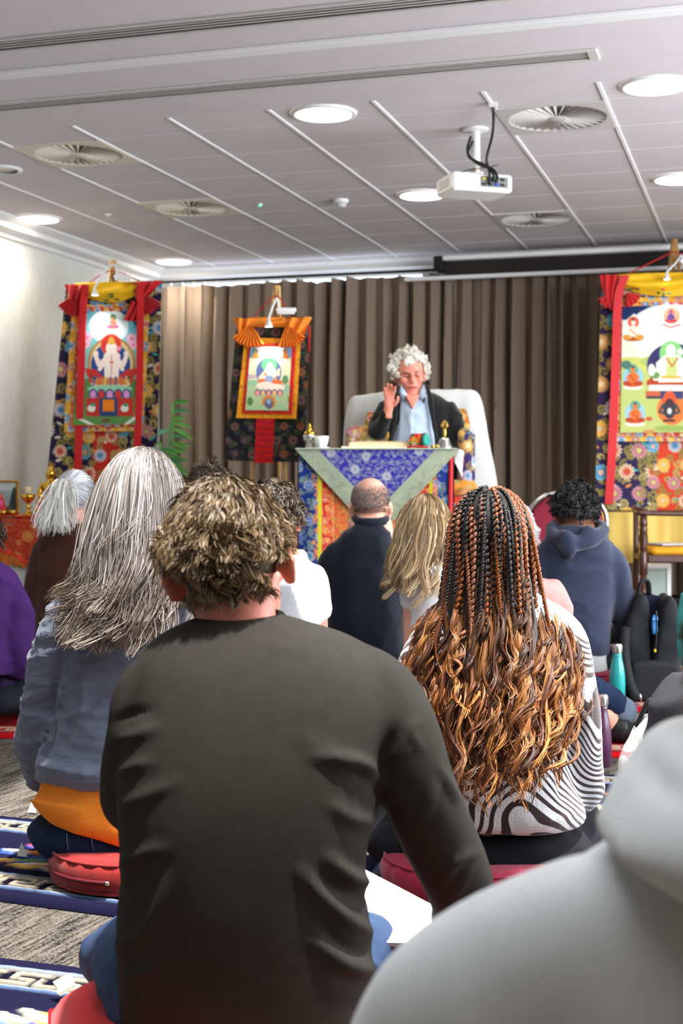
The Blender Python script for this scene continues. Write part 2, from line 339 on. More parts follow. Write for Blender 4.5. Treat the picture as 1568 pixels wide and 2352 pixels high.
# swirl diffusers
def vane_mesh():
    a = .035; V, Fc = [], []
    for r, w in ((.055, .008), (.27, .025)):
        for sg, z in ((-1, .0), (1, .022)): V.append((r, sg*w/2*.9, z))
    V = np.array(V); V2 = V+np.array([0, 0, .003]); V = np.concatenate([V, V2])
    Fc = [(0, 2, 3, 1), (4, 5, 7, 6), (0, 1, 5, 4), (2, 6, 7, 3), (0, 4, 6, 2), (1, 3, 7, 5)]
    me = bpy.data.meshes.new('vane'); me.from_pydata(V.tolist(), [], Fc); me.update(); return me
VANE = vane_mesh(); VANEW = VANE.copy()
for (u, v), k in DIFF.items():
    lab = {1: 'square swirl air diffuser beside the projector, largest on the right', 2: 'square swirl air diffuser below and beyond the projector near the curtain',
           3: 'square swirl air diffuser at far left with a reddish glow on its hub', 4: 'cream swirl air diffuser on the left nearer the curtain'}[k]
    c = RM(u+.3, v+.3, ZC); t = thing('air_diffuser', lab, 'air vent', (c[0], c[1], c[2]-.01), 'swirl ceiling diffusers')
    m = M['ventw'] if k < 3 else M['vent']; n = 48; a = np.arange(n)*2*math.pi/n
    sq = np.stack([np.cos(a), np.sin(a)], 1); sq = sq/np.abs(sq).max(1)[:, None]*.297; ci = np.stack([np.cos(a), np.sin(a)], 1)*.275
    rot = np.array([[CT, -ST], [ST, CT]])
    sq, ci = sq @ rot, ci @ rot
    def rg(q, z): return np.concatenate([q+np.array(c[:2]), np.full((n, 1), c[2]+z)], 1)
    mk('face_plate', loft([rg(sq, .01), rg(sq, -.008), rg(ci, -.008), rg(ci, .03)], False), m, t, False)
    mk('duct_back', lathe([(.02, .033), (.276, .033)], c, 32), M['dark'], t, False)
    mk('hub', lathe([(.058, .02), (.058, -.006), (.05, -.010), (.012, -.012)], c, 24), m, t, True, sharp=40)
    for i in range(32):
        o = link('vane', VANEW if k < 3 else VANE, m, t, (c[0], c[1], c[2]-.008)); o.rotation_euler.z = i*2*math.pi/32
# downlights
for k, (u, v, lab) in enumerate(((-2.37, 7.39, 'round lit ceiling downlight above the centre, largest in the middle'), (-2.37, 9.70, 'round lit ceiling downlight just behind the projector'),
      (-.56, 7.37, 'round lit ceiling downlight at upper right edge'), (-.58, 9.69, 'round lit ceiling downlight at right edge beyond the projector'),
      (-5.45, 9.70, 'round lit ceiling downlight over the left wall at the frame edge'), (-5.30, 11.95, 'round lit ceiling downlight in the corner above the left hanging'))):
    c = RM(u, v, ZC); t = thing('downlight', lab, 'ceiling light', (c[0], c[1], c[2]-.02), 'round ceiling downlights')
    mk('trim_ring', lathe([(.185, .0), (.182, -.010), (.16, -.014), (.155, -.004)], c, 36, False), M['white'], t)
    mk('lens', lathe([(.158, -.004), (.15, -.012), (.08, -.018), (.01, -.02)], c, 36), M['lens'], t)
    lamp('downlight_beam', 'SPOT', (c[0], c[1], c[2]-.03), 42, (1, .93, .80), (c[0], c[1], 0), spot_size=math.radians(150), spot_blend=.8, shadow_soft_size=.12)
c = RM(-4.80, 8.10, ZC); t = thing('ceiling_speaker', 'small round ceiling speaker cut off by the left edge', 'speaker', (c[0], c[1], c[2]-.02))
mk('trim_ring', lathe([(.12, 0), (.118, -.010), (.09, -.014)], c, 28, False), M['white'], t); mk('grille', lathe([(.095, -.004), (.02, -.006)], c, 28), M['vent'], t)
p = WP(783, 459, 10.15); c = (p[0], p[1], ZC); t = thing('smoke_detector', 'white round smoke detector on the ceiling left of the projector', 'smoke detector', (c[0], c[1], c[2]-.06))
mk('base', lathe([(.055, 0), (.055, -.02), (.045, -.028)], c, 24), M['white'], t, sharp=40); mk('sensor_head', lathe([(.04, -.026), (.036, -.05), (.02, -.058), (.004, -.06)], c, 24), M['ventw'], t)
p = WP(597, 468, 10.3); c = (p[0], p[1], ZC); t = thing('indicator_light', 'tiny green indicator light on the ceiling', 'indicator', (c[0], c[1], c[2]-.015))
mk('holder', lathe([(.022, 0), (.02, -.008), (.012, -.012)], c, 16), M['white'], t); mk('led', lathe([(.012, -.008), (.010, -.016), (.003, -.018)], c, 12), mat('green led', (40, 255, 130), .4, emit=3), t)
p = WP(247, 491, 10.7); c = (p[0], p[1], ZC); t = thing('sprinkler_head', 'small grey sprinkler head on the ceiling over the left side', 'sprinkler', (c[0], c[1], c[2]-.03))
mk('rose', lathe([(.03, 0), (.026, -.01), (.012, -.014)], c, 16), M['white'], t); mk('deflector', lathe([(.008, -.012), (.008, -.028), (.022, -.03), (.02, -.034)], c, 16), M['ventw'], t)
# wall switch on the left wall
t = thing('wall_thermostat', 'small white thermostat on the left wall', 'thermostat', RM(UL+.01, 10.75, 1.36))
v0 = 10.72; mk('plate', rbox(UL, UL+.012, v0-.05, v0+.06, 1.385, 1.50, .003), M['white'], t, False); mk('display', rbox(UL+.012, UL+.03, v0-.03, v0+.035, 1.41, 1.485, .004), mat('grey plastic', (150, 158, 160), .4), t, False)
# curtain, rail, screen
def curtain(name, u0, u1, seed, label):
    r = np.random.default_rng(seed); nf = max(6, int((u1-u0)/.155)); nu, nv = nf*14, 26
    edges = np.cumsum(r.uniform(.7, 1.35, nf+1)); edges = (edges-edges[0])/(edges[-1]-edges[0]); dips = r.uniform(0, 1, nf+2)**3*.07
    def fn(s, t):
        k = np.interp(s, edges, np.arange(nf+1)); ph = k*2*math.pi
        amp = .088*(.6+.4*sm(t*3))*(1+.35*np.sin(k*1.7+seed))
        u = u0+(u1-u0)*s+.030*np.sin(2*ph+.4)+.012*np.sin(ph+1.3)*t*np.sin(k*.9)
        off = amp*np.sin(ph+.5*np.sin(2*t+k))+.02*np.sin(k*.8+3*t)
        zt = 2.865-(dips[np.clip(np.round(k).astype(int), 0, nf)]*np.clip(-np.sin(ph)*.5+.5, 0, 1)**2)-.012*(1+np.sin(ph))
        z = zt*(1-t)+.03*t
        x, y, _ = RM(u, 12.2+off, 0); return np.stack([x, y, z], -1)
    return mk(name, grid(fn, nu, nv), M['curt'], label=label, cat='curtain', group='brown pleated curtains')
M['curt'] = mat('taupe curtain cloth', (140, 122, 106), .8, .15, var=.08, vs=60, bump=.25, bs=400, sheen=.15)
curtain('curtain', -5.6, -2.72, 1, 'brown pleated curtain on the left, behind the small central hanging')
curtain('curtain', -2.70, 1.2, 2, 'brown pleated curtain on the right, behind the white draped throne')
t = thing('curtain_rail', 'dark curtain rail under the cornice with small gliders', 'curtain rail', RM(-4.2, 12.2, 2.86))
mk('rail', rbox(-5.68, -2.62, 12.185, 12.215, 2.885, 2.905, .004), M['dark'], t, False)
for i in range(26): mk('glider', rbox(-5.55+i*.115, -5.54+i*.115, 12.195, 12.205, 2.86, 2.888), M['white'], t, False)
mk('end_bracket', rbox(-2.72, -2.62, 12.15, 12.25, 2.87, 2.93, .006), M['ventw'], t, False)
t = thing('projection_screen', 'rolled up projection screen with black border and white bar above the throne', 'screen', RM(-1.2, 11.95, 2.75))
mk('housing', rbox(-2.72, 1.6, 11.86, 12.06, 2.925, 2.965, .008), M['trim'], t, False)
mk('end_cap', rbox(-2.80, -2.72, 11.86, 12.06, 2.84, 2.965, .008), M['black'], t, False)
mk('screen_border', rbox(-2.72, 1.6, 11.94, 11.955, 2.80, 2.926), mat('black screen cloth', (40, 36, 34), .8), t, False)
mk('bottom_bar', rbox(-3.08, 1.6, 11.92, 11.975, 2.765, 2.80, .008), M['trim'], t, False)
# projector
def projector():
    c = WP(1088, 412, 8.1); t = thing('projector', 'white ceiling projector with cables hanging from a pole mount', 'projector', (c[0], c[1], 2.62), None)
    z0, z1 = 2.66, 2.765; rz = .30
    def L(x, y, z): return np.array([c[0]+x*math.cos(rz)-y*math.sin(rz), c[1]+x*math.sin(rz)+y*math.cos(rz), z])
    mk('body', box((c[0], c[1], (z0+z1)/2), (.37, .27, z1-z0), .014, rz=rz), M['white'], t, True, sharp=30)
    pn = box(L(.07, -.136, 2.715), (.17, .004, .062), .001, rz=rz); mk('socket_panel', pn, mat('panel grey', (120, 122, 124), .5), t, False)
    cols = {0: (30, 30, 32), 1: (30, 30, 32), 2: (35, 70, 170), 3: (40, 40, 42), 4: (200, 185, 60), 5: (30, 30, 30), 6: (210, 210, 210), 7: (40, 40, 40)}
    for k in range(8):
        q = L(.005+.038*(k % 4), -.140, 2.70+.03*(k//4)); mk('socket', box(q, (.024, .01, .015), .002, rz=rz), mat('socket %d' % k, cols[k], .5), t, False)
    a = WP(1096, 295, 8.1); top = np.array([c[0]+.01, c[1]+.01, ZC])
    mk('mount_plate', lathe([(.075, -.001), (.075, -.012), (.03, -.018)], top, 24), M['white'], t, sharp=40)
    mk('pole', tube([top+(0, 0, -.01), (top[0], top[1], 2.82)], .027, 18), M['white'], t)
    mk('bracket', cat_(box((top[0], top[1], 2.80), (.05, .05, .05), .006, rz=rz), box((top[0], top[1], 2.775), (.20, .03, .012), .002, rz=rz), box((top[0], top[1], 2.775), (.03, .20, .012), .002, rz=rz)), M['chrome'], t, False)
    b0 = WP(1131, 244, 7.55); b0[2] = ZC-.01
    for k, path in enumerate(([b0, b0+(0.01, .05, -.05), WP(1130, 310, 7.9), WP(1117, 370, 8.0), L(.055, -.16, 2.75), L(.05, -.15, 2.715)],
                 [top+(-.03, -.03, -.05), top+(-.05, -.04, -.14), top+(0, -.05, -.21), L(.06, -.13, 2.79), L(.08, -.155, 2.74), L(.075, -.15, 2.71)],
                 [top+(-.02, -.03, -.08), top+(-.045, -.05, -.17), L(.02, -.14, 2.80), L(.03, -.16, 2.74), L(.035, -.15, 2.70)],
                 [L(-.10, .0, 2.785), L(-.04, -.04, 2.80), L(.02, -.05, 2.81), L(.10, -.02, 2.83), L(.17, .05, 2.86)])):
        mk('cable', tube(path, .0075 if k < 3 else .003, 8, 40), M['black'], t)
    mk('cable_clip', box(b0+(0, 0, .0), (.05, .03, .03), .004), M['ventw'], t, False)
    mk('focus_dial', lathe([(.03, 0), (.028, .02), (.01, .024)], L(-.06, .02, z1), 16), M['black'], t)
    mk('vent_grille', box(L(-.187, 0, 2.715), (.004, .14, .05), .001, rz=rz), M['ventw'], t, False)
projector()
# ------------------------------------------------------------------ woven and painted patterns (flat print), drawn on a raster
class Ras:
    def __init__(s, x0, y0, x1, y1, k, bg):
        s.x0, s.y0, s.k = x0, y0, k; s.w, s.h = int((x1-x0)*k)+1, int((y1-y0)*k)+1
        s.X, s.Y = np.meshgrid(x0+np.arange(s.w)/k, y0+np.arange(s.h)/k); s.A = np.empty((s.h, s.w, 3)); s.A[:] = lin(bg)
    def put(s, d, c, sl=None, a=1.0):       # d: signed distance, negative inside
        sl = sl or (slice(None), slice(None)); m = np.clip(.5-d*s.k, 0, 1)[..., None]*a; s.A[sl] = s.A[sl]*(1-m)+lin(c)*m
    def win(s, x0, y0, x1, y1):
        f = lambda v, o, n: int(np.clip((v-o)*s.k, 0, n))
        return slice(f(y0-2, s.y0, s.h), f(y1+3, s.y0, s.h)), slice(f(x0-2, s.x0, s.w), f(x1+3, s.x0, s.w))
    def rect(s, x0, y0, x1, y1, c, a=1):
        sl = s.win(x0, y0, x1, y1); X, Y = s.X[sl], s.Y[sl]; s.put(np.maximum(np.maximum(x0-X, X-x1), np.maximum(y0-Y, Y-y1)), c, sl, a)
    def ell(s, cx, cy, rx, ry, c, rot=0, a=1):
        m = max(rx, ry); sl = s.win(cx-m, cy-m, cx+m, cy+m); X, Y = s.X[sl]-cx, s.Y[sl]-cy
        if rot: co, si = math.cos(rot), math.sin(rot); X, Y = X*co+Y*si, Y*co-X*si
        s.put((np.hypot(X/rx, Y/ry)-1)*min(rx, ry), c, sl, a)
    def poly(s, P, c, a=1):
        P = np.asarray(P, float); sl = s.win(*P.min(0), *P.max(0)); X, Y = s.X[sl], s.Y[sl]
        ins = np.zeros(X.shape, bool); d = np.full(X.shape, 1e9)
        for i in range(len(P)):
            (ax, ay), (bx, by) = P[i], P[(i+1) % len(P)]
            with np.errstate(divide='ignore', invalid='ignore'):
                ins ^= ((ay > Y) != (by > Y)) & (X < (bx-ax)*(Y-ay)/(by-ay+1e-12)+ax)
            h = np.clip(((X-ax)*(bx-ax)+(Y-ay)*(by-ay))/((bx-ax)**2+(by-ay)**2+1e-9), 0, 1); d = np.minimum(d, np.hypot(X-ax-h*(bx-ax), Y-ay-h*(by-ay)))
        s.put(np.where(ins, -d, d), c, sl, a)
    def line(s, P, w, c, a=1):
        P = np.asarray(P, float); sl = s.win(*(P.min(0)-w), *(P.max(0)+w)); X, Y = s.X[sl], s.Y[sl]; d = np.full(X.shape, 1e9)
        for (ax, ay), (bx, by) in zip(P[:-1], P[1:]):
            h = np.clip(((X-ax)*(bx-ax)+(Y-ay)*(by-ay))/((bx-ax)**2+(by-ay)**2+1e-9), 0, 1); d = np.minimum(d, np.hypot(X-ax-h*(bx-ax), Y-ay-h*(by-ay)))
        s.put(d-w/2, c, sl, a)
    def flower(s, cx, cy, r, c1, c2, c3, n=14, rot=0, lobe=.14):
        sl = s.win(cx-r*1.2, cy-r*1.2, cx+r*1.2, cy+r*1.2); X, Y = s.X[sl]-cx, s.Y[sl]-cy; R = np.hypot(X, Y); T = np.arctan2(Y, X)+rot
        s.put(R-r*(1-lobe+lobe*np.cos(n*T)), c1, sl); s.put(R-r*(.72-.12*np.cos(n*T)), c2, sl)
        s.put(np.abs(R-r*.62)-r*.05-r*.08*np.cos(n*T), c1, sl); s.put(R-r*(.34+.08*np.cos(n*T/2)), c3, sl)
    def swirl(s, cx, cy, r, c, w, turn=1.4, rot=0, hand=1):
        t = np.linspace(0, 1, 22); a = rot+hand*turn*2*math.pi*t; q = r*(1-t*.82)
        s.line(np.stack([cx+q*np.cos(a), cy+q*np.sin(a)], 1), w, c)
    def at(s, X, Y):
        fx, fy = np.clip((X-s.x0)*s.k, 0, s.w-1.001), np.clip((Y-s.y0)*s.k, 0, s.h-1.001); ix, iy = fx.astype(int), fy.astype(int); fx, fy = (fx-ix)[..., None], (fy-iy)[..., None]
        A = s.A; return (A[iy, ix]*(1-fx)+A[iy, ix+1]*fx)*(1-fy)+(A[iy+1, ix]*(1-fx)+A[iy+1, ix+1]*fx)*fy
FLW = [((196, 150, 92), (222, 168, 96), (240, 214, 170)), ((205, 150, 160), (170, 92, 110), (196, 190, 110)), ((120, 190, 215), (50, 130, 180), (225, 180, 150)),
       ((230, 205, 180), (200, 120, 90), (190, 70, 50)), ((235, 190, 100), (236, 160, 60), (200, 190, 150)), ((215, 200, 190), (150, 160, 190), (60, 140, 180))]
def brocade(R, x0, y0, x1, y1, bg, seed, cell=34, vine=(138, 124, 62), vine2=(172, 156, 96), fl=FLW, acc=((222, 140, 60), (70, 170, 170), (235, 225, 205)), rf=.42, dens=1):
    r = np.random.default_rng(seed); R.rect(x0, y0, x1, y1, bg)
    for cy in np.arange(y0-cell/2, y1+cell, cell*.5):
        for cx in np.arange(x0-cell/2, x1+cell, cell*.5):
            if r.random() > .9*dens: continue
            ox, oy = r.uniform(-.2, .2, 2)*cell; R.swirl(cx+ox, cy+oy, cell*r.uniform(.16, .24), vine if r.random() < .6 else vine2, cell*.10, r.uniform(.8, 1.4), r.uniform(0, 6.3), r.choice([-1, 1]))
            if r.random() < .35: R.ell(cx-ox, cy-oy, cell*.14, cell*.055, acc[r.integers(len(acc))], r.uniform(-.6, .6))
            if r.random() < .5: R.ell(cx+oy, cy-ox, cell*.10, cell*.07, vine, r.uniform(0, 3))
    row = 0
    for cy in np.arange(y0+cell*.3, y1+cell*.4, cell*.92):
        for cx in np.arange(x0-cell*.2+(row % 2)*cell*.55, x1+cell*.5, cell*1.1):
            R.flower(cx+r.uniform(-2, 2), cy+r.uniform(-2, 2), cell*rf*r.uniform(.9, 1.05), *fl[r.integers(len(fl))], n=int(r.integers(12, 17)), rot=r.uniform(0, 6))
        row += 1
def cloth(name, R, quad, D, mat_, parent, step=1.5, wave=0.0, wseed=0, dtop=0.0, dy=0.0, rng_=None, wfreq=9.0, **kw):
    # quad: pixel corners TL, TR, BR, BL; D distance; dtop: extra distance at the top; wave: fold depth
    q = np.asarray(quad, float); W_ = max(np.ptp(q[:, 0]), 4); H_ = max(np.ptp(q[:, 1]), 4); nu, nv = int(W_/step)+2, int(H_/step)+2
    def fn(s, t):
        PX = (q[0, 0]*(1-s)+q[1, 0]*s)*(1-t)+(q[3, 0]*(1-s)+q[2, 0]*s)*t; PY = (q[0, 1]*(1-s)+q[1, 1]*s)*(1-t)+(q[3, 1]*(1-s)+q[2, 1]*s)*t
        fn.px = (PX, PY)
        P = WP(PX, PY, D+dy+dtop*(1-t)); P = np.moveaxis(P, 0, -1)
        if wave: P[..., 1] += wave*np.sin(s*wfreq+wseed+.8*np.sin(t*3+wseed))*(.3+.7*t)+wave*.3*np.sin(s*wfreq*2.3+t*4)
        return P
    VF = grid(fn, nu, nv); C = R.at(*fn.px).reshape(-1, 3) if R is not None else None
    return mk(name, VF, mat_, parent, True, col=C, **kw)
# ------------------------------------------------------------------ the three hanging scrolls on their easels
M['redsatin'] = mat('red satin ribbon', (205, 22, 30), .55, .35, sheen=.2)
M['yellowsilk'] = mat('yellow silk', (238, 186, 22), .6, .3, var=.06, vs=20)
M['orangesilk'] = mat('orange silk', (243, 140, 40), .6, .3, var=.06, vs=20)
M['redcord'] = mat('red cord', (190, 30, 35), .7)
M['greymetal'] = mat('white flexible lamp arm', (225, 228, 230), .4, .4)
M['bulb'] = mat('lit lamp bulb', (255, 250, 240), .4, emit=12)
def fig_lotus(R, cx, cy, w, cols):           # row of lotus petals
    n = 5
    for i in range(n):
        x = cx+(i-(n-1)/2)*w/n; R.ell(x, cy, w/n*.52, w/n*.62, (70, 70, 130)); R.ell(x, cy+1, w/n*.36, w/n*.48, cols[i % len(cols)])
def seated(R, cx, cy, h, skin, robe, halo, robe2=None, aura=None):    # seated painted figure, base at cy, height h
    if aura: R.ell(cx, cy-h*.48, h*.50, h*.52, aura)
    R.ell(cx, cy-h*.80, h*.24, h*.24, halo)
    R.ell(cx, cy-h*.12, h*.44, h*.14, robe); R.ell(cx-h*.25, cy-h*.16, h*.2, h*.11, robe2 or robe); R.ell(cx+h*.25, cy-h*.16, h*.2, h*.11, robe2 or robe)
    R.poly([(cx-h*.16, cy-h*.18), (cx+h*.16, cy-h*.18), (cx+h*.20, cy-h*.56), (cx+h*.08, cy-h*.64), (cx-h*.08, cy-h*.64), (cx-h*.20, cy-h*.56)], skin)
    R.line([(cx-h*.18, cy-h*.55), (cx-h*.27, cy-h*.36), (cx-h*.08, cy-h*.28)], h*.09, skin); R.line([(cx+h*.18, cy-h*.55), (cx+h*.27, cy-h*.36), (cx+h*.08, cy-h*.28)], h*.09, skin)
    R.ell(cx, cy-h*.78, h*.095, h*.125, skin); R.ell(cx, cy-h*.90, h*.07, h*.05, (60, 50, 70))
    R.line([(cx-h*.16, cy-h*.5), (cx, cy-h*.36), (cx+h*.14, cy-h*.22)], h*.05, robe2 or robe)
def clip_lamp(bx, by, d, hx, hy, rise, label, side=1, power=6, tgt=None):
    b = WP(bx, by, d); h = WP(hx, hy, d-.12); t = thing('clip_lamp', label, 'lamp', b, 'clip lamps on the easels')
    mid = (b+h)/2+np.array([0, -.05, rise])
    mk('gooseneck', tube([b, b+(-.01*side, -.02, rise*.9), mid, h+(0, 0, .05), h], .008, 8, 28), M['greymetal'], t)
    mk('clip', cat_(box(b+(.05*side, 0, 0), (.14, .035, .03), .006), box(b+(.05*side, -.02, -.025), (.12, .03, .016), .004)), M['white'], t, False)
    hd = mk('lamp_head', lathe([(.008, .05), (.012, .03), (.026, 0), (.027, -.008)], h, 16, False), M['greymetal'], t)
    mk('bulb', lathe([(.024, -.003), (.012, -.007)], h, 14), M['bulb'], hd)
    lo = lamp('clip_lamp_light', 'SPOT', h+(0, -.02, -.02), power, (1, .95, .86), tgt, spot_size=math.radians(75), spot_blend=.6, shadow_soft_size=.02)
def easel(apex, feet, d, label, w=.022):
    a = WP(*apex, d+.12); t = thing('easel', label, 'easel', (a[0], a[1], 0), 'wooden easels behind the hangings')
    for k, (fx, dy) in enumerate(feet):
        f = np.array([(fx-784)/F*d, d+dy, 0.0]); top = a+np.array([(-.02, .02, 0)[k], 0, 0])
        mk('leg', tube([f, f+(top-f)*1.03], w, 4, flat=.6), M['pine'], t, False)
    z = .55; mk('crossbar', tube([(a[0]-.28, d+.06, z), (a[0]+.28, d+.06, z)], .02, 4), M['pine'], t, False)
def pleat_fan(cx, cy, ang0, ang1, r, d, mat_, parent, name='veil_rosette', npl=9, depth=.03):
    def fn(s, t):
        a = ang0+(ang1-ang0)*s; rr = r*(.06+.94*t)*(1+.05*np.cos(s*npl*2*math.pi)); P = WP(cx+rr*np.cos(a), cy+rr*np.sin(a), d)
        P = np.moveaxis(P, 0, -1); P[..., 1] += depth*np.cos(s*npl*2*math.pi)*(.3+.7*t)*.6-.02; return P
    return mk(name, grid(fn, npl*8, 8), mat_, parent)
def ribbon(path, w, d, parent, mat_, name='ribbon', tip=True, dy=-.03):
    P = np.array([WP(x, y, d+dy) for x, y in path]); P = crom(P, 30); n = len(P); hw = w/F*d/2
    V = np.concatenate([P+(-hw, 0, 0), P+(hw, 0, 0), P+(hw, .006, 0), P+(-hw, .006, 0)])
    Fc = []
    for i in range(n-1):
        for k in range(4): Fc.append((k*n+i, ((k+1) % 4)*n+i, ((k+1) % 4)*n+i+1, k*n+i+1))
    Fc += [(0, n, 2*n, 3*n), (n-1, 4*n-1, 3*n-1, 2*n-1)]
    if tip: V = V; V[[n-1, 3*n+n-1], 2] -= 0; V[[n-1, 2*n-1, 3*n-1, 4*n-1], 2] += .0
    return mk(name, (V, Fc), mat_, parent, False)
# ---- left scroll
def thangka_left():
    D = 10.7; t = thing('scroll_hanging', 'tall painted scroll with white figure in navy floral brocade, red ribbons, left wall', 'wall hanging', WP(240, 1175, D), 'painted scrolls')
    R = Ras(90, 640, 390, 1190, 1.6, (44, 34, 66)); brocade(R, 90, 640, 390, 1190, (36, 28, 62), 3, 52, rf=.34)
    brocade(R, 214, 990, 272, 1190, (190, 40, 28), 5, 46, rf=.36)                    # red centre panel of the skirt
    R2 = Ras(140, 690, 345, 1000, 1.6, (232, 160, 30)); brocade(R2, 140, 690, 345, 1000, (226, 160, 36), 8, 26, (190, 150, 50), (240, 200, 90), dens=.8)
    R3 = Ras(150, 690, 345, 1000, 1.6, (190, 50, 40)); brocade(R3, 150, 690, 345, 1000, (196, 62, 40), 9, 20, (225, 130, 50), (150, 40, 60))
    q = [(152, 652), (372, 646), (356, 1182), (98, 1182)]
    cloth('brocade_mount', R, q, D, M['print'], t, 2.1, .012, 1, dtop=.12)
    cloth('yellow_border', R2, [(166, 700), (344, 698), (330, 990), (146, 992)], D, M['print'], t, 2.8, dtop=.08, dy=-.012)
    cloth('red_border', R3, [(180, 705), (330, 703), (316, 980), (160, 982)], D, M['print'], t, 2.8, dtop=.08, dy=-.022)
    P = Ras(160, 710, 330, 985, 2.0, (120, 190, 205))
    P.rect(160, 710, 330, 770, (36, 96, 140)); P.ell(240, 770, 75, 60, (120, 200, 215)); P.ell(250, 750, 45, 40, (235, 250, 248)); P.rect(160, 790, 330, 990, (128, 196, 190)); P.rect(160, 870, 330, 990, (92, 140, 74))
    for x, y, r in ((200, 775, 14), (302, 778, 14), (196, 790, 12), (306, 792, 12)): P.flower(x, y, r, (235, 170, 200), (240, 200, 220), (225, 130, 170), 8)
    seated(P, 259, 755, 32, (235, 130, 90), (225, 120, 60), (90, 160, 110), (190, 90, 170))
    P.ell(256, 835, 55, 62, (176, 140, 84)); P.ell(256, 835, 49, 56, (220, 200, 150)); P.ell(254, 838, 45, 50, (38, 74, 140)); P.ell(255, 792, 24, 25, (222, 74, 58)); P.ell(255, 792, 20, 21, (208, 56, 44))
    P.poly([(200, 865), (310, 865), (316, 845), (290, 850), (275, 870), (235, 870), (220, 850), (194, 845)], (200, 60, 50))
    for sx in (-1, 1):
        P.line([(255+sx*10, 822), (255+sx*28, 838), (255+sx*36, 815)], 10, (246, 228, 214)); P.line([(255+sx*12, 826), (255+sx*26, 848), (255+sx*20, 838)], 9, (246, 228, 214)); P.ell(255+sx*34, 812, 5, 6, (246, 228, 214))
        P.line([(255+sx*18, 868), (255+sx*40, 850), (255+sx*50, 870), (255+sx*40, 884)], 6, (196, 50, 46)); P.line([(255+sx*30, 872), (255+sx*44, 866)], 5, (60, 60, 60))
    P.poly([(240, 868), (272, 868), (276, 815), (266, 806), (248, 806), (238, 815)], (248, 232, 220)); P.ell(256, 800, 13, 15, (250, 234, 224)); P.ell(256, 783, 7, 8, (52, 60, 100)); P.poly([(246, 790), (266, 790), (262, 778), (256, 772), (250, 778)], (220, 170, 70))
    P.line([(256, 815), (256, 860)], 2, (200, 90, 80)); P.ell(273, 800, 6, 5, (238, 150, 180)); P.ell(256, 832, 5, 3, (210, 120, 90))
    P.ell(254, 882, 44, 12, (232, 222, 196)); P.poly([(222, 868), (286, 868), (296, 884), (212, 884)], (205, 130, 70))
    for k in range(7): P.line([(218+k*12, 866), (214+k*13, 886)], 4, [(60, 80, 150), (220, 90, 60), (230, 190, 110), (120, 80, 150)][k % 4])
    P.ell(252, 893, 52, 9, (150, 205, 170)); fig_lotus(P, 252, 905, 96, [(214, 150, 205), (206, 60, 50)])
    P.rect(198, 914, 306, 956, (190, 52, 40)); P.rect(228, 914, 270, 956, (44, 70, 110)); P.rect(236, 918, 262, 945, (238, 130, 24))
    for x in (210, 286): P.ell(x, 938, 9, 8, (225, 232, 220)); P.ell(x+3, 930, 6, 4, (60, 150, 110))
    P.poly([(160, 985), (330, 985), (330, 950), (310, 960), (280, 975), (250, 978), (215, 975), (190, 955), (160, 945)], (90, 150, 70)); P.line([(180, 960), (220, 980), (282, 980), (316, 955)], 6, (230, 230, 215)); P.ell(246, 978, 26, 4, (120, 190, 220)); P.ell(243, 966, 10, 5, (110, 80, 60))
    cloth('painting', P, [(186, 716), (322, 714), (310, 974), (168, 976)], D, M['paint'], t, 1.3, dtop=.08, dy=-.034)
    # silk cover: yellow band, gathered at the corners into red fans, ribbons
    def fn(s, tt):
        x = 178+(330-178)*s; y0 = 652-4*s; y1 = 672+24*np.sin(math.pi*s)**.8; y = y0+(y1-y0)*tt; P_ = np.moveaxis(WP(x, y, D+.10), 0, -1)
        P_[..., 1] -= .05+.045*np.sin(math.pi*tt)+.012*np.sin(tt*9+s*5); return P_
    mk('silk_cover', grid(fn, 40, 16), M['yellowsilk'], t)
    for x, y in ((256, 682), (244, 690), (256, 676), (268, 688)): mk('embroidered_sprig', ellip(WP(x, y, D-.035), (.022, .004, .009), 10, 6), mat('sprig green', (60, 90, 40), .7), t)
    mk('corner_drape', cloth_tri([(149, 654), (205, 655), (186, 688), (160, 690)], D), M['redsatin'], t); mk('corner_drape', cloth_tri([(305, 650), (374, 645), (345, 680), (312, 688)], D), M['redsatin'], t)
    pleat_fan(186, 668, 1.5, 2.6, 62, D+.02, M['redsatin'], t); pleat_fan(320, 668, .5, 1.7, 58, D+.02, M['redsatin'], t)
    mk('corner_drape', cloth_tri([(302, 690), (326, 700), (316, 740), (284, 736)], D), M['redsatin'], t)
    ribbon([(196, 655), (190, 720), (186, 850), (182, 980), (178, 1085)], 17, D, t, M['redsatin']); ribbon([(323, 650), (322, 740), (320, 880), (316, 1000), (310, 1090)], 16, D, t, M['redsatin'])
    mk('hanging_cord', tube([WP(195, 655, D+.1), WP(258, 622, D+.12), WP(330, 650, D+.1)], .004, 6, 20), M['redcord'], t)
    mk('top_rod', tube([WP(150, 656, D+.12), WP(374, 648, D+.12)], .014, 10), M['wood'], t)
    easel((260, 622), ((190, -.1), (335, -.1), (262, .55)), D+.12, 'pale wooden easel behind the left scroll')
    clip_lamp(268, 636, D+.05, 218, 676, .10, 'small white clip lamp over the left scroll', 1, 7, WP(240, 790, D))
def cloth_tri(q, D):
    q = np.array(q, float)
    def fn(s, t):
        X = (q[0, 0]*(1-s)+q[1, 0]*s)*(1-t)+(q[3, 0]*(1-s)+q[2, 0]*s)*t; Y = (q[0, 1]*(1-s)+q[1, 1]*s)*(1-t)+(q[3, 1]*(1-s)+q[2, 1]*s)*t
        P = np.moveaxis(WP(X, Y, D+.02), 0, -1); P[..., 1] += .02*np.sin(s*14+t*3)-.025; return P
    return grid(fn, 26, 14)
thangka_left()
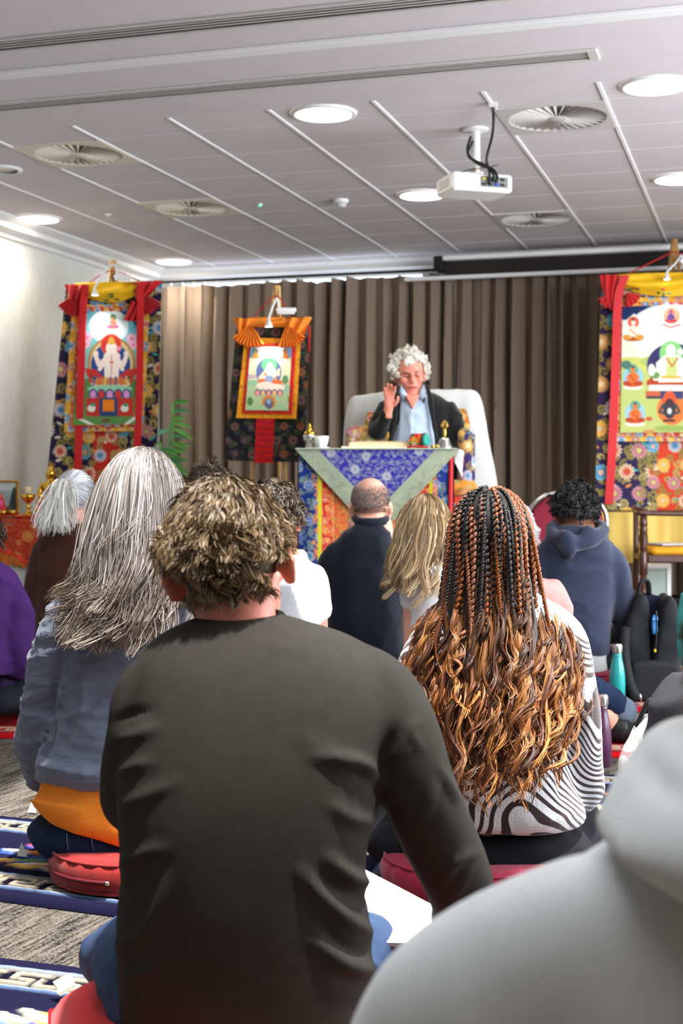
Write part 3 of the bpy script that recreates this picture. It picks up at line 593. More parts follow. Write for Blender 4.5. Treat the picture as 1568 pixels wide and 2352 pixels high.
# ---- small central scroll
def thangka_mid():
    D = 9.6; t = thing('scroll_hanging', 'small painted scroll with orange silk cover and dark brocade, hung before the curtain', 'wall hanging', WP(615, 1062, D), 'painted scrolls')
    R = Ras(510, 720, 730, 1075, 1.6, (30, 26, 38)); brocade(R, 510, 720, 730, 1075, (28, 26, 38), 13, 34, (54, 60, 36), (76, 84, 56), [((120, 74, 60), (150, 84, 50), (90, 70, 50)), ((126, 96, 80), (110, 70, 76), (70, 60, 60)), ((70, 70, 90), (90, 60, 80), (120, 100, 60))], ((90, 90, 50), (40, 90, 80), (110, 60, 60)), rf=.32)
    cloth('brocade_mount', R, [(544, 735), (713, 732), (700, 1062), (514, 1058)], D, M['print'], t, 2.1, .012, 2, dtop=.1)
    R2 = Ras(535, 760, 700, 970, 1.6, (232, 150, 18)); brocade(R2, 535, 760, 700, 970, (236, 156, 20), 14, 22, (214, 130, 20), (244, 180, 60), [((240, 170, 40), (226, 140, 30), (200, 110, 30))], ((190, 120, 40),), dens=.6)
    R3 = Ras(550, 770, 690, 960, 1.6, (212, 40, 30)); brocade(R3, 550, 770, 690, 960, (214, 42, 30), 15, 22, (190, 30, 34), (226, 70, 40), [((222, 60, 40), (200, 40, 40), (180, 40, 60))], ((120, 40, 90),), dens=.5)
    cloth('yellow_border', R2, [(562, 776), (691, 778), (680, 962), (542, 960)], D, M['print'], t, 2.8, dtop=.06, dy=-.012)
    cloth('red_border', R3, [(570, 788), (680, 790), (671, 951), (556, 950)], D, M['print'], t, 2.8, dtop=.06, dy=-.022)
    P = Ras(555, 790, 680, 955, 2.4, (214, 214, 178)); P.rect(555, 790, 680, 822, (110, 150, 180)); P.ell(620, 815, 36, 34, (245, 246, 236)); P.rect(555, 880, 680, 955, (176, 196, 150))
    P.ell(600, 880, 46, 8, (150, 190, 150)); P.ell(650, 892, 30, 8, (150, 190, 160)); P.ell(570, 865, 20, 6, (196, 170, 170)); P.ell(656, 878, 14, 5, (230, 180, 150))
    seated(P, 587, 824, 22, (240, 170, 80), (222, 140, 60), (60, 130, 100)); seated(P, 655, 824, 22, (220, 130, 60), (210, 110, 50), (160, 110, 50))
    P.ell(617, 855, 29, 34, (96, 108, 160)); P.ell(618, 838, 18, 16, (112, 196, 140)); P.poly([(604, 880), (634, 880), (636, 852), (626, 842), (612, 844), (602, 858)], (246, 236, 216)); P.ell(620, 842, 8, 9, (250, 240, 220))
    P.line([(606, 856), (596, 868), (610, 874)], 6, (240, 216, 190)); P.line([(632, 852), (640, 862), (640, 848)], 5, (240, 220, 190)); P.line([(608, 858), (622, 880), (634, 866)], 4, (224, 120, 60)); P.ell(604, 876, 12, 6, (226, 120, 70)); P.ell(636, 878, 14, 6, (222, 110, 60)); P.ell(618, 870, 10, 8, (150, 170, 200))
    P.ell(610, 886, 22, 9, (246, 222, 206)); P.ell(634, 890, 20, 8, (246, 226, 210)); fig_lotus(P, 617, 902, 64, [(240, 160, 150), (240, 190, 120)]); P.ell(655, 872, 7, 10, (90, 140, 90))
    P.ell(617, 925, 16, 17, (206, 130, 50)); P.ell(617, 927, 10, 12, (90, 100, 130)); P.ell(617, 922, 5, 6, (150, 170, 190)); P.line([(560, 950), (600, 930), (618, 944), (640, 930), (672, 950)], 4, (150, 200, 150)); P.ell(574, 922, 7, 10, (90, 130, 70)); P.ell(664, 918, 4, 9, (110, 150, 90))
    cloth('painting', P, [(575, 797), (670, 797), (662, 943), (563, 942)], D, M['paint'], t, 1.0, dtop=.06, dy=-.034)
    RR = Ras(580, 960, 640, 1066, 1.6, (206, 28, 26))
    for y in range(968, 1066, 14): RR.line([(590, y), (628, y+2)], 3, (150, 24, 40)); RR.ell(600+(y % 3)*8, y+5, 5, 4, (170, 30, 40))
    cloth('red_tail_panel', RR, [(588, 962), (630, 962), (626, 1063), (584, 1063)], D, M['print'], t, 1.8, dy=-.016)
    def fn(s, tt):
        x = 575+(655-575)*s; y = 731+22*tt; P_ = np.moveaxis(WP(x, y, D+.08), 0, -1); P_[..., 1] -= .05+.03*np.sin(math.pi*tt)+.008*np.sin(tt*10+s*3); return P_
    mk('silk_cover', grid(fn, 30, 12), M['orangesilk'], t)
    mk('corner_drape', cloth_tri([(536, 731), (580, 733), (575, 775), (548, 770)], D), M['orangesilk'], t); mk('corner_drape', cloth_tri([(650, 732), (716, 729), (698, 772), (655, 768)], D), M['orangesilk'], t)
    pleat_fan(578, 746, 1.0, 2.6, 52, D, M['orangesilk'], t); pleat_fan(657, 744, .6, 1.9, 54, D, M['orangesilk'], t)
    mk('hanging_cord', tube([WP(578, 733, D+.1), WP(633, 680, D+.1), WP(668, 730, D+.1)], .004, 6, 20), M['redcord'], t); mk('tassel', tube([WP(711, 750, D), WP(709, 808, D)], .007, 6), M['redcord'], t)
    mk('top_rod', tube([WP(537, 734, D+.1), WP(715, 731, D+.1)], .012, 10), M['wood'], t)
    easel((634, 680), ((540, -.1), (668, -.1), (640, .55)), D+.1, 'pale wooden easel behind the small central scroll')
    clip_lamp(640, 712, D+.05, 617, 748, .085, 'small white clip lamp over the central scroll', 1, 5, WP(617, 850, D))
thangka_mid()
# ---- right scroll
def thangka_right():
    D = 11.0; t = thing('scroll_hanging', 'large painted scroll with seated teacher figure, cut off by the right edge', 'wall hanging', WP(1545, 1172, D), 'painted scrolls')
    R = Ras(1360, 620, 1730, 1180, 1.6, (52, 40, 74)); brocade(R, 1360, 620, 1730, 1180, (46, 34, 74), 23, 54, rf=.36); brocade(R, 1508, 1010, 1570, 1180, (206, 62, 34), 25, 46, rf=.36)
    cloth('brocade_mount', R, [(1381, 632), (1712, 622), (1722, 1172), (1366, 1172)], D, M['print'], t, 2.1, .012, 3, dtop=.12)
    R2 = Ras(1400, 670, 1690, 1020, 1.4, (226, 160, 36)); brocade(R2, 1400, 670, 1690, 1020, (228, 166, 36), 28, 30, (190, 150, 50), (240, 200, 90), dens=.8)
    R3 = Ras(1400, 670, 1690, 1010, 1.4, (190, 50, 40)); brocade(R3, 1400, 670, 1690, 1010, (190, 60, 44), 29, 22, (225, 150, 60), (150, 40, 60))
    cloth('yellow_border', R2, [(1408, 685), (1682, 678), (1688, 1014), (1404, 1014)], D, M['print'], t, 3.0, dtop=.08, dy=-.012)
    cloth('red_border', R3, [(1420, 695), (1668, 688), (1674, 1002), (1416, 1002)], D, M['print'], t, 3.0, dtop=.08, dy=-.022)
    P = Ras(1420, 695, 1668, 1000, 1.8, (224, 224, 204)); P.rect(1420, 695, 1668, 735, (22, 44, 92)); P.ell(1540, 745, 80, 50, (150, 190, 215)); P.ell(1540, 760, 100, 60, (232, 236, 226)); P.rect(1420, 840, 1668, 1000, (184, 196, 116))
    P.ell(1450, 838, 46, 18, (196, 204, 110)); P.ell(1500, 830, 30, 12, (170, 190, 100)); P.ell(1630, 836, 50, 18, (196, 204, 110))
    P.ell(1542, 728, 27, 26, (240, 242, 238)); P.ell(1542, 724, 20, 20, (236, 150, 120)); seated(P, 1540, 742, 32, (60, 70, 140), (200, 70, 60), (226, 110, 90)); P.line([(1522, 745), (1540, 752), (1562, 745)], 4, (200, 80, 70))
    P.poly([(1428, 778), (1434, 738), (1456, 720), (1476, 738), (1478, 778)], (226, 232, 224)); seated(P, 1454, 783, 54, (238, 226, 206), (176, 84, 34), (226, 92, 66), (214, 150, 60))
    P.ell(1545, 840, 60, 52, (56, 50, 100)); P.ell(1541, 812, 27, 29, (130, 196, 120)); P.ell(1542, 880, 58, 20, (176, 70, 34)); P.poly([(1512, 878), (1570, 878), (1578, 830), (1556, 815), (1526, 815), (1506, 834)], (240, 232, 214)); P.poly([(1528, 870), (1556, 870), (1552, 820), (1532, 820)], (196, 206, 130))
    P.line([(1530, 822), (1543, 842), (1556, 822)], 4, (190, 110, 60)); P.line([(1512, 838), (1504, 870), (1526, 866)], 9, (240, 230, 214)); P.line([(1570, 838), (1578, 868), (1556, 864)], 9, (240, 230, 214)); P.ell(1540, 805, 11, 14, (246, 236, 220)); P.ell(1562, 808, 7, 7, (232, 232, 224)); P.line([(1520, 866), (1562, 866)], 5, (220, 170, 60))
    P.ell(1505, 862, 10, 8, (110, 150, 90)); P.ell(1496, 850, 8, 14, (222, 230, 214)); P.rect(1490, 884, 1600, 898, (232, 226, 214)); P.rect(1482, 898, 1520, 914, (196, 100, 70)); P.rect(1484, 910, 1520, 916, (50, 60, 80)); P.rect(1562, 898, 1604, 914, (196, 100, 70))
    for x, y, h_ in ((1453, 888, 50), (1634, 888, 50), (1458, 972, 50), (1630, 972, 50)):
        P.ell(x, y-h_*.45, h_*.46, h_*.52, (146, 196, 216)); P.ell(x, y+2, h_*.46, 5, (240, 232, 220)); seated(P, x, y, h_, (226, 110, 50), (206, 84, 40), (110, 160, 130), (176, 70, 40))
    P.ell(1438, 838, 12, 10, (80, 120, 110)); P.ell(1542, 940, 34, 36, (222, 120, 60)); P.rect(1516, 898, 1568, 916, (60, 70, 110)); P.ell(1537, 924, 16, 26, (214, 90, 50)); P.ell(1537, 940, 15, 22, (60, 60, 66)); P.ell(1537, 924, 9, 9, (70, 50, 60)); P.line([(1522, 930), (1514, 946), (1530, 952)], 6, (70, 72, 76)); P.line([(1552, 930), (1560, 946), (1544, 952)], 6, (70, 72, 76)); P.ell(1537, 944, 5, 7, (220, 220, 214)); P.line([(1524, 966), (1548, 966)], 5, (50, 50, 56)); P.ell(1540, 984, 38, 7, (150, 170, 90)); P.ell(1490, 962, 8, 5, (200, 90, 70)); P.ell(1490, 990, 14, 3, (200, 130, 80))
    cloth('painting', P, [(1429, 704), (1658, 698), (1664, 992), (1424, 994)], D, M['paint'], t, 1.4, dtop=.08, dy=-.034)
    def fn(s, tt):
        x = 1415+(1680-1415)*s; y0 = 632-8*s; y1 = 655+28*np.sin(math.pi*np.clip(s*1.1, 0, 1))**.7; y = y0+(y1-y0)*tt; P_ = np.moveaxis(WP(x, y, D+.10), 0, -1)
        P_[..., 1] -= .05+.05*np.sin(math.pi*tt)+.014*np.sin(tt*10+s*7); return P_
    mk('silk_cover', grid(fn, 50, 18), M['yellowsilk'], t)
    for x, y, c in ((1448, 664, (40, 80, 40)), (1456, 662, (150, 40, 30)), (1464, 664, (40, 80, 40)), (1512, 673, (40, 70, 30)), (1524, 674, (40, 70, 30)), (1536, 673, (40, 70, 30)), (1523, 664, (150, 40, 30)), (1523, 680, (40, 60, 30))):
        mk('embroidered_sprig', ellip(WP(x, y, D-.05), (.016, .004, .010), 10, 6), mat('sprig', c, .7), t)
    mk('corner_drape', cloth_tri([(1376, 632), (1420, 632), (1412, 690), (1390, 700)], D), M['redsatin'], t); pleat_fan(1412, 668, 1.2, 2.7, 44, D+.02, M['redsatin'], t, npl=5); pleat_fan(1436, 672, .1, 1.6, 34, D+.02, M['redsatin'], t, npl=4)
    mk('corner_drape', cloth_tri([(1672, 628), (1718, 624), (1704, 690), (1680, 690)], D), M['redsatin'], t); pleat_fan(1684, 664, .4, 1.9, 44, D+.02, M['redsatin'], t, npl=5)
    ribbon([(1436, 632), (1420, 680), (1416, 760), (1411, 900), (1404, 1060), (1398, 1158)], 19, D, t, M['redsatin']); ribbon([(1668, 630), (1672, 760), (1676, 900), (1682, 1150)], 19, D, t, M['redsatin'])
    for p in ([(1436, 632), (1545, 578)], [(1550, 578), (1680, 628)]): mk('hanging_cord', tube([WP(*p[0], D+.1), WP(*p[1], D+.14)], .006, 6), M['redcord'], t)
    mk('top_rod', tube([WP(1378, 636, D+.12), WP(1716, 626, D+.12)], .014, 10), M['wood'], t)
    easel((1548, 574), ((1448, -.1), (1650, -.1), (1550, .4)), D+.14, 'pale wooden easel behind the large right scroll', .026)
    clip_lamp(1566, 600, D+.05, 1531, 640, .05, 'small white clip lamp over the large right scroll', 1, 6, WP(1560, 780, D))
thangka_right()
# ------------------------------------------------------------------ throne, table and what lies on it
M['whitecloth'] = mat('white silk cover', (196, 198, 196), .55, .3, var=.05, vs=5, bump=.3, bs=14, sheen=.2)
M['pages'] = mat('cream pages', (232, 214, 172), .8)
M['teal'] = mat('turquoise lacquer', (28, 150, 132), .4, .5)
def pxpoly(pts, d): return np.array([WP(x, y, d) for x, y in pts])
def throne():
    D = 8.95; t = thing('throne', 'high teaching throne draped in white silk with brocade arms', 'throne', ((960-784)/F*D, D, 0))
    me = fuse([extr(pxpoly([(786, 1075), (797, 960), (806, 910), (830, 902), (960, 896), (1085, 891), (1104, 898), (1113, 930), (1126, 1010), (1148, 1160), (1160, 1290), (786, 1290)], D), (0, .26, 0))], .018, 8)
    V = getv(me); N = getn(me); V += N*(noise3(V*(1, 1, .5), 6, 3)*.018+noise3(V*(1, 1, .35), 16, 4)*.006)[:, None]; setv(me, V)
    fmesh(me, 'white_cover', M['whitecloth'], t)
    R = Ras(815, 930, 1100, 1010, 2, (200, 110, 40)); brocade(R, 815, 930, 1100, 1010, (196, 104, 40), 31, 24); R.rect(868, 930, 892, 1010, (60, 110, 70)); R.rect(1040, 930, 1056, 1010, (60, 120, 80)); R.rect(892, 930, 1040, 1010, (50, 70, 110))
    q = cloth('back_cushion', R, [(844, 947), (1070, 938), (1088, 1010), (824, 1010)], D, M['print'], t, 2.0, dy=-.05, dtop=.03)
    def bro(name, c, s, bgc, seed, rz=0, b=.03):
        me = fuse([box(c, s, b, rz=rz)], .03 if s[2] > .5 else .014, 4); V = getv(me); Rr = Ras(0, 0, 120, 120, 1.5, bgc); brocade(Rr, 0, 0, 120, 120, bgc, seed, 26, rf=.38)
        C = Rr.at(((V[:, 0]+V[:, 1])*260) % 118, (V[:, 2]*260) % 118); setcol(me, C); return fmesh(me, name, M['print'], t)
    a = WP(835, 1010, 8.75); bro('armrest', (a[0]+.02, a[1], 1.24), (.27, .5, .20), (150, 90, 60), 41)
    a = WP(1071, 1050, 8.7); bro('armrest', (a[0]-.02, a[1], 1.10), (.11, .5, .46), (46, 36, 96), 42)
    a = WP(1000, 1118, 8.68); bro('seat_cushion', (a[0], a[1], .96), (.50, .55, .10), (214, 140, 50), 43, b=.045)
    bro('seat_cushion', (a[0], a[1], .86), (.50, .55, .10), (200, 60, 50), 44, b=.045)
    bro('seat_base', (WP(960, 1105, 8.7)[0], 8.70, .405), (.95, .56, .80), (150, 40, 40), 45)
throne()
def tea_table():
    D = 7.9; x0, x1 = (688-784)/F*D, (1038-784)/F*D; zt = 1.178; t = thing('throne_table', 'tall cloth covered table in front of the throne, blue brocade triangle with grey green border', 'table', ((x0+x1)/2, D+.22, 0))
    mk('top', box(((x0+x1)/2, D+.22, zt-.012), (x1-x0+.02, .46, .024), .006), M['wood'], t, False)
    for x in (x0+.04, x1-.04):
        for y in (D+.05, D+.40): mk('leg', box((x, y, (zt-.024)/2), (.05, .05, zt-.024), .006), M['wood'], t, False)
    R = Ras(670, 1020, 1060, 1500, 1.8, (26, 52, 130)); brocade(R, 670, 1020, 1060, 1500, (24, 48, 128), 51, 44, (96, 116, 120), (120, 140, 140), [((176, 180, 170), (60, 90, 170), (130, 160, 200)), ((186, 186, 176), (50, 130, 180), (90, 140, 180)), ((120, 150, 190), (90, 60, 150), (60, 120, 190))], ((110, 130, 130),), rf=.3)
    brocade(R, 738, 1020, 985, 1500, (196, 34, 40), 52, 26, (214, 120, 60), (226, 150, 80), [((226, 150, 120), (200, 60, 60), (226, 170, 90))], ((230, 170, 80),), rf=.36); brocade(R, 772, 1020, 960, 1500, (222, 130, 66), 53, 30, (226, 96, 56), (236, 170, 90), [((210, 80, 50), (230, 150, 70), (90, 130, 80))], ((214, 70, 40), (60, 120, 80)), rf=.3)
    R.rect(730, 1020, 738, 1500, (206, 196, 40)); R.rect(985, 1020, 993, 1500, (206, 196, 40)); R.rect(764, 1020, 766, 1500, (236, 170, 90))
    cloth('front_cloth', R, [(686, 1036), (1030, 1034), (1034, 1496), (686, 1496)], D, M['print'], t, 2.5, .01, 4, wfreq=14)
    def side(nm, x, sg):
        def fn(s, tt): return np.stack([np.full(s.shape, x)+sg*.012*np.sin(s*9)*tt, D+.46*s, zt-.01-(zt-.05)*tt], -1)
        mk(nm, grid(fn, 16, 12), M['redsatin'], t)
    side('side_cloth', x1+.012, 1); side('side_cloth', x0-.012, -1)
    mk('red_edge', tube([WP(1035, 1040, D), WP(1034, 1175, D-.01), WP(1034, 1290, D-.01)], .014, 6, 12), M['redsatin'], t)
    R = Ras(675, 1025, 1065, 1245, 2.2, (62, 60, 130)); brocade(R, 675, 1025, 1065, 1245, (48, 44, 150), 54, 17, (124, 126, 150), (104, 106, 144), [((140, 142, 160), (120, 122, 150), (110, 112, 150))], ((130, 132, 156),), rf=.26)
    for x, y in ((840, 1048), (962, 1036), (888, 1094), (815, 1078), (760, 1040)): R.flower(x, y, 12, (156, 158, 172), (170, 172, 182), (140, 142, 160), 7)
    G = (156, 164, 140); T_ = (866, 1236)
    R.poly([(676, 1030), (728, 1030), (866, 1172), (T_[0], T_[1]+12), (690, 1064)], G); R.poly([(1064, 1028), (1002, 1030), (866, 1172), (T_[0], T_[1]+12), (1050, 1058)], G)
    r = np.random.default_rng(5)
    for k in range(130):
        s = r.random(); w = r.uniform(.1, .9); sx = r.random() < .5; ax, ay = (690+s*176, 1040+s*165); ax += (w-.5)*30; ay -= (w-.5)*24
        if not sx: ax = 1732-ax
        R.swirl(ax, ay, r.uniform(3, 6), (130, 140, 118) if r.random() < .6 else (178, 180, 146), 1.4, 1, r.uniform(0, 6))
    cloth('triangle_cloth', R, [(679, 1033), (1056, 1031), (T_[0]+1, T_[1]), (T_[0]-1, T_[1])], D, M['print'], t, 1.9, .004, 1, dy=-.03)
    mk('corner_cloth', (np.array([WP(1030, 1034, D-.02), WP(1054, 1031, D-.02), WP(1066, 1036, D+.2), WP(1063, 1062, D+.16), WP(1061, 1096, D+.12), WP(1044, 1060, D+.04)]), [(0, 1, 5), (1, 2, 3, 5), (5, 3, 4)]), M['whitecloth'], t, False)
    mk('top_cloth', box(((x0+x1)/2, D+.2, zt+.004), (x1-x0+.05, .50, .008), .003), mat('grey green silk', (170, 176, 160), .6), t, False)
    return zt+.008
ZT = tea_table()
def tabletop():
    a = WP(878, 1030, 8.1); t = thing('loose_leaf_text', 'long loose leaf book of cream pages lying on the throne table', 'book', (a[0], 8.1, ZT))
    mk('page_stack', box((a[0]+.005, 8.12, ZT+.026), (.40, .12, .022), .003), M['pages'], t, False); mk('cover_board', box((a[0]-.01, 8.10, ZT+.008), (.46, .14, .014), .003), mat('pale board', (240, 230, 206), .7), t, False)
    for k in range(3): mk('leaf', box((a[0]+.01+.003*k, 8.12+.003*k, ZT+.039+.0025*k), (.39, .115, .0015)), M['pages'], t, False)
    a = WP(961, 1012, 8.05); t = thing('hand_drum', 'small red and green painted hand drum standing on the throne table', 'drum', (a[0], 8.05, ZT))
    P = np.array([(a[0]-.035, 8.06, ZT+.046), (a[0], 8.04, ZT+.046), (a[0]+.032, 8.02, ZT+.046)])
    R = Ras(0, 0, 40, 40, 2, (200, 40, 36)); R.rect(0, 0, 40, 14, (24, 90, 70)); R.poly([(0, 16), (14, 30), (30, 10), (40, 24), (40, 14), (0, 14)], (214, 160, 60)); R.ell(14, 10, 8, 5, (236, 220, 170)); R.ell(30, 26, 7, 8, (230, 110, 40)); R.ell(8, 32, 6, 5, (24, 90, 70))
    Vb, Fb = tube(crom(P, 9), .043, 22); C = R.at((Vb[:, 0]-Vb[:, 0].min())*500, (Vb[:, 2]-Vb[:, 2].min())*420); mk('shell', (Vb, Fb), M['paint'], t, col=C, sharp=50)
    mk('drum_head', tube([P[2]+(.004, -.002, 0), P[2]+(.014, -.006, 0)], .041, 22), M['teal'], t, sharp=50); mk('rim', tube([P[2]+(-.004, .002, 0), P[2]+(.005, -.003, 0)], .0455, 22), mat('drum rim dark', (36, 40, 40), .5), t, sharp=50)
    mk('beater_cord', tube([(a[0]-.07, 7.96, ZT+.008), (a[0]-.02, 7.95, ZT+.012), (a[0]+.05, 7.96, ZT+.008)], .006, 6, 16), M['redcord'], t)
    a = WP(1020, 1030, 8.1); c = (a[0], 8.08, ZT); t = thing('hand_bell', 'silver ritual hand bell with openwork handle on the throne table', 'bell', c)
    mk('bell_body', lathe([(.050, 0), (.046, .012), (.036, .03), (.030, .05), (.026, .062), (.012, .068)], c, 26), M['silver'], t)
    mk('handle', lathe([(.010, .066), (.008, .08), (.012, .092), (.009, .105), (.011, .112), (.006, .118)], c, 14), M['brass'], t)
    for k in range(6):
        q = k*math.pi/3; mk('prong', tube([np.array(c)+(.004*math.cos(q), .004*math.sin(q), .116), np.array(c)+(.018*math.cos(q), .018*math.sin(q), .132), np.array(c)+(.014*math.cos(q), .014*math.sin(q), .15), np.array(c)+(.001, 0, .166)], .0028, 6, 12), M['brass'], t)
    a = WP(998, 1030, 8.0); c = (a[0], 7.98, ZT); t = thing('ritual_sceptre', 'tiny brass ritual object beside the bell', 'ritual object', c); mk('ends', cat_(ellip((c[0]-.012, c[1], ZT+.012), (.014, .011, .012), 12, 8), ellip((c[0]+.014, c[1], ZT+.012), (.014, .011, .012), 12, 8)), M['brass'], t); mk('grip', tube([(c[0]-.02, c[1], ZT+.012), (c[0]+.02, c[1], ZT+.012)], .006, 8), M['brass'], t)
    a = WP(711, 1030, 8.05); c = (a[0], 8.05, ZT); t = thing('lidded_vessel', 'silver and gold lidded vessel at the left end of the throne table', 'vessel', c)
    mk('base', lathe([(.026, 0), (.024, .012), (.014, .022), (.018, .036), (.034, .05), (.036, .062)], c, 24), M['silver'], t); mk('bowl', lathe([(.036, .062), (.039, .07), (.036, .08), (.028, .084)], c, 24), M['silver'], t)
    l = mk('lid', lathe([(.034, .082), (.030, .096), (.018, .106), (.016, .112)], c, 24), M['gold'], t); mk('finial', lathe([(.012, .11), (.014, .118), (.006, .126), (.009, .134), (.001, .148)], c, 14), M['gold'], l)
    a = WP(738, 1030, 8.0); c = (a[0], 8.0, ZT); t = thing('tea_cup', 'white porcelain cup with blue pattern beside the lidded vessel', 'cup', c)
    Vc, Fc = lathe([(.026, 0), (.028, .004), (.038, .04), (.043, .072), (.041, .072), (.036, .04), (.02, .008)], c, 24); C = np.where((noise3(Vc, 60, 3)[:, None] > .25) & (Vc[:, 2:3] < ZT+.04), lin((120, 140, 150)), lin((236, 238, 238))); mk('cup_body', (Vc, Fc), M['paint'], t, col=C)
    mk('saucer', lathe([(.03, 0), (.045, .006), (.044, .008), (.02, .004)], (c[0]+.002, c[1]-.005, ZT), 20), M['white'], t)
tabletop()
# ------------------------------------------------------------------ altar on the left
def altar():
    D = 10.35; zt = .735; x0, x1 = (-46-784)/F*D, (104-784)/F*D; t = thing('altar_table', 'low altar table with orange brocade cloth over white cloth at left edge', 'table', ((x0+x1)/2, D+.2, 0))
    mk('top', box(((x0+x1)/2, D+.22, zt-.015), (x1-x0, .44, .03), .006), M['wood'], t, False)
    for x in (x0+.05, x1-.05):
        for y in (D+.06, D+.38): mk('leg', box((x, y, zt/2-.015), (.05, .05, zt-.03), .005), M['wood'], t, False)
    R = Ras(-160, 1170, 120, 1340, 2, (190, 66, 36)); brocade(R, -160, 1170, 120, 1340, (186, 58, 34), 61, 12, (176, 50, 36), (206, 90, 50), [((206, 96, 56), (190, 70, 44), (210, 110, 60))], ((200, 90, 50),), rf=.25)
    for k in range(8): R.flower(-140+k*34+(k % 2)*6, 1232+(k % 2)*48, 15, (214, 140, 76), (206, 124, 66), (216, 150, 84), 10); R.flower(-128+k*34, 1210+(k % 3)*18, 7, (206, 130, 76), (200, 110, 60), (210, 130, 76), 5)
    R.line([(-160, 1250), (0, 1256), (60, 1290), (120, 1330)], 10, (226, 70, 40)); R.poly([(-160, 1290), (0, 1268), (60, 1300), (104, 1320), (104, 1345), (-160, 1345)], (196, 110, 40))
    def fn(s, tt):
        X = -46+150*s; b = 1284+20*s+9*np.abs(np.sin(s*26)); Y = 1189+(b-1189)*tt; fn.px = (X, Y); P = np.moveaxis(WP(X, Y, D-.02), 0, -1); P[..., 1] += .012*np.sin(s*30)*tt; return P
    VF = grid(fn, 100, 60); mk('orange_cloth', VF, M['print'], t, col=R.at(*fn.px).reshape(-1, 3))
    def fn2(s, tt): return np.stack([x0+.01+(x1-x0-.02)*s, D+.01+.015*np.sin(s*22)*tt, zt-.02-(zt-.05)*tt], -1)
    mk('white_undercloth', grid(fn2, 90, 10), M['whitecloth'], t); mk('top_cloth', box(((x0+x1)/2, D+.2, zt+.004), (x1-x0+.01, .46, .008), .003), mat('orange altar silk', (214, 84, 44), .7), t, False)
    z = zt+.008
    # framed picture
    def at(px, d): return (px-784)/F*d
    d = D+.22; x = at(-2, d); w, h = .30, .265; t = thing('picture_frame', 'gold framed picture leaning on the altar, cut off by the left edge', 'picture frame', (x, d, z)); e = .022
    mk('frame', cat_(box((x, d, z+h-e/2), (w, .02, e), .003), box((x, d, z+e/2), (w, .02, e), .003), box((x-w/2+e/2, d, z+h/2), (e, .02, h-2*e), .003), box((x+w/2-e/2, d, z+h/2), (e, .02, h-2*e), .003)), M['brass'], t, False)
    P = Ras(0, 0, 60, 55, 2, (150, 170, 168)); P.rect(0, 0, 60, 14, (190, 200, 200)); P.poly([(28, 55), (34, 14), (42, 55)], (200, 40, 40)); P.poly([(44, 55), (54, 8), (60, 8), (60, 55)], (60, 70, 76)); P.ell(20, 40, 9, 9, (200, 150, 160)); P.rect(40, 44, 56, 55, (70, 90, 80))
    V, Fc = grid(lambda s, tt: np.stack([x-w/2+e+(w-2*e)*s, np.full(s.shape, d-.004), z+h-e-(h-2*e)*tt], -1), 50, 44); mk('picture', (V, Fc), M['paint'], t, col=P.at((V[:, 0]-V[:, 0].min())/np.ptp(V[:, 0])*59, (V[:, 2].max()-V[:, 2])/np.ptp(V[:, 2])*54))
    # goblet lamp with candle
    d = D+.10; c = (at(65, d), d, z); t = thing('goblet_candle', 'brass goblet holding a lit cream candle on the altar', 'candle holder', c)
    mk('goblet', lathe([(.040, 0), (.038, .012), (.018, .026), (.012, .05), (.022, .062), (.012, .075), (.012, .09), (.03, .105), (.052, .13), (.058, .158), (.054, .158), (.03, .12)], c, 26), M['gold'], t); mk('candle', lathe([(.024, .135), (.024, .21), (.02, .214), (.003, .211)], c, 18), mat('cream candle wax', (246, 222, 178), .6, sss=.3), t)
    for k, px in enumerate((6, 28, 92)):
        d = D+.05+.03*(k % 2); c = (at(px, d), d, z); t = thing('offering_bowl', ('small brass offering bowl at the left frame edge', 'small brass offering bowl before the framed picture', 'small brass offering bowl right of the goblet candle')[k], 'bowl', c, 'offering bowls on the altar')
        mk('bowl', lathe([(.02, 0), (.026, .004), (.042, .04), (.039, .04), (.022, .01)], c, 22), M['brass'], t); mk('filling', lathe([(.036, .034), (.01, .040)], c, 18), mat('offering %d' % k, ((226, 120, 160), (230, 220, 210), (236, 120, 40))[k], .8), t)
    d = D+.18; c = (at(4, d-.1), d-.1, z); t = thing('offering_cone', 'small red painted offering cone with pink flower on the altar', 'offering', c); mk('cone', lathe([(.045, 0), (.04, .03), (.02, .10), (.004, .15)], c, 18), mat('red butter', (206, 36, 34), .5), t); mk('flower_disc', ellip((c[0]-.01, c[1]-.035, z+.09), (.03, .010, .03), 14, 8), mat('pink butter', (236, 90, 160), .5), t)
    d = D+.05; c = (at(96, d), d, z); t = thing('orange_flower', 'orange silk flower heap beside the golden statue', 'flower', c)
    for k in range(9):
        q = k*.7; mk('petal', ellip((c[0]+.03*math.cos(q), c[1]+.02*math.sin(q), z+.022+.012*(k % 3)), (.024, .016, .018), 10, 6, rz=q), mat('orange petal %d' % k, (240, 120+8*(k % 4), 30), .7), t)
    # seated golden statue
    d = D+.24; x = at(117, d); t = thing('gold_statue', 'shiny golden seated statue on the altar beside the left scroll', 'statue', (x, d, z)); s = 1.13
    mk('lotus_base', lathe([(.085*s, 0), (.09*s, .018*s), (.078*s, .03*s), (.088*s, .045*s), (.07*s, .055*s)], (x, d, z), 28), M['gold'], t)
    o = np.array([x, d, z+.055*s])
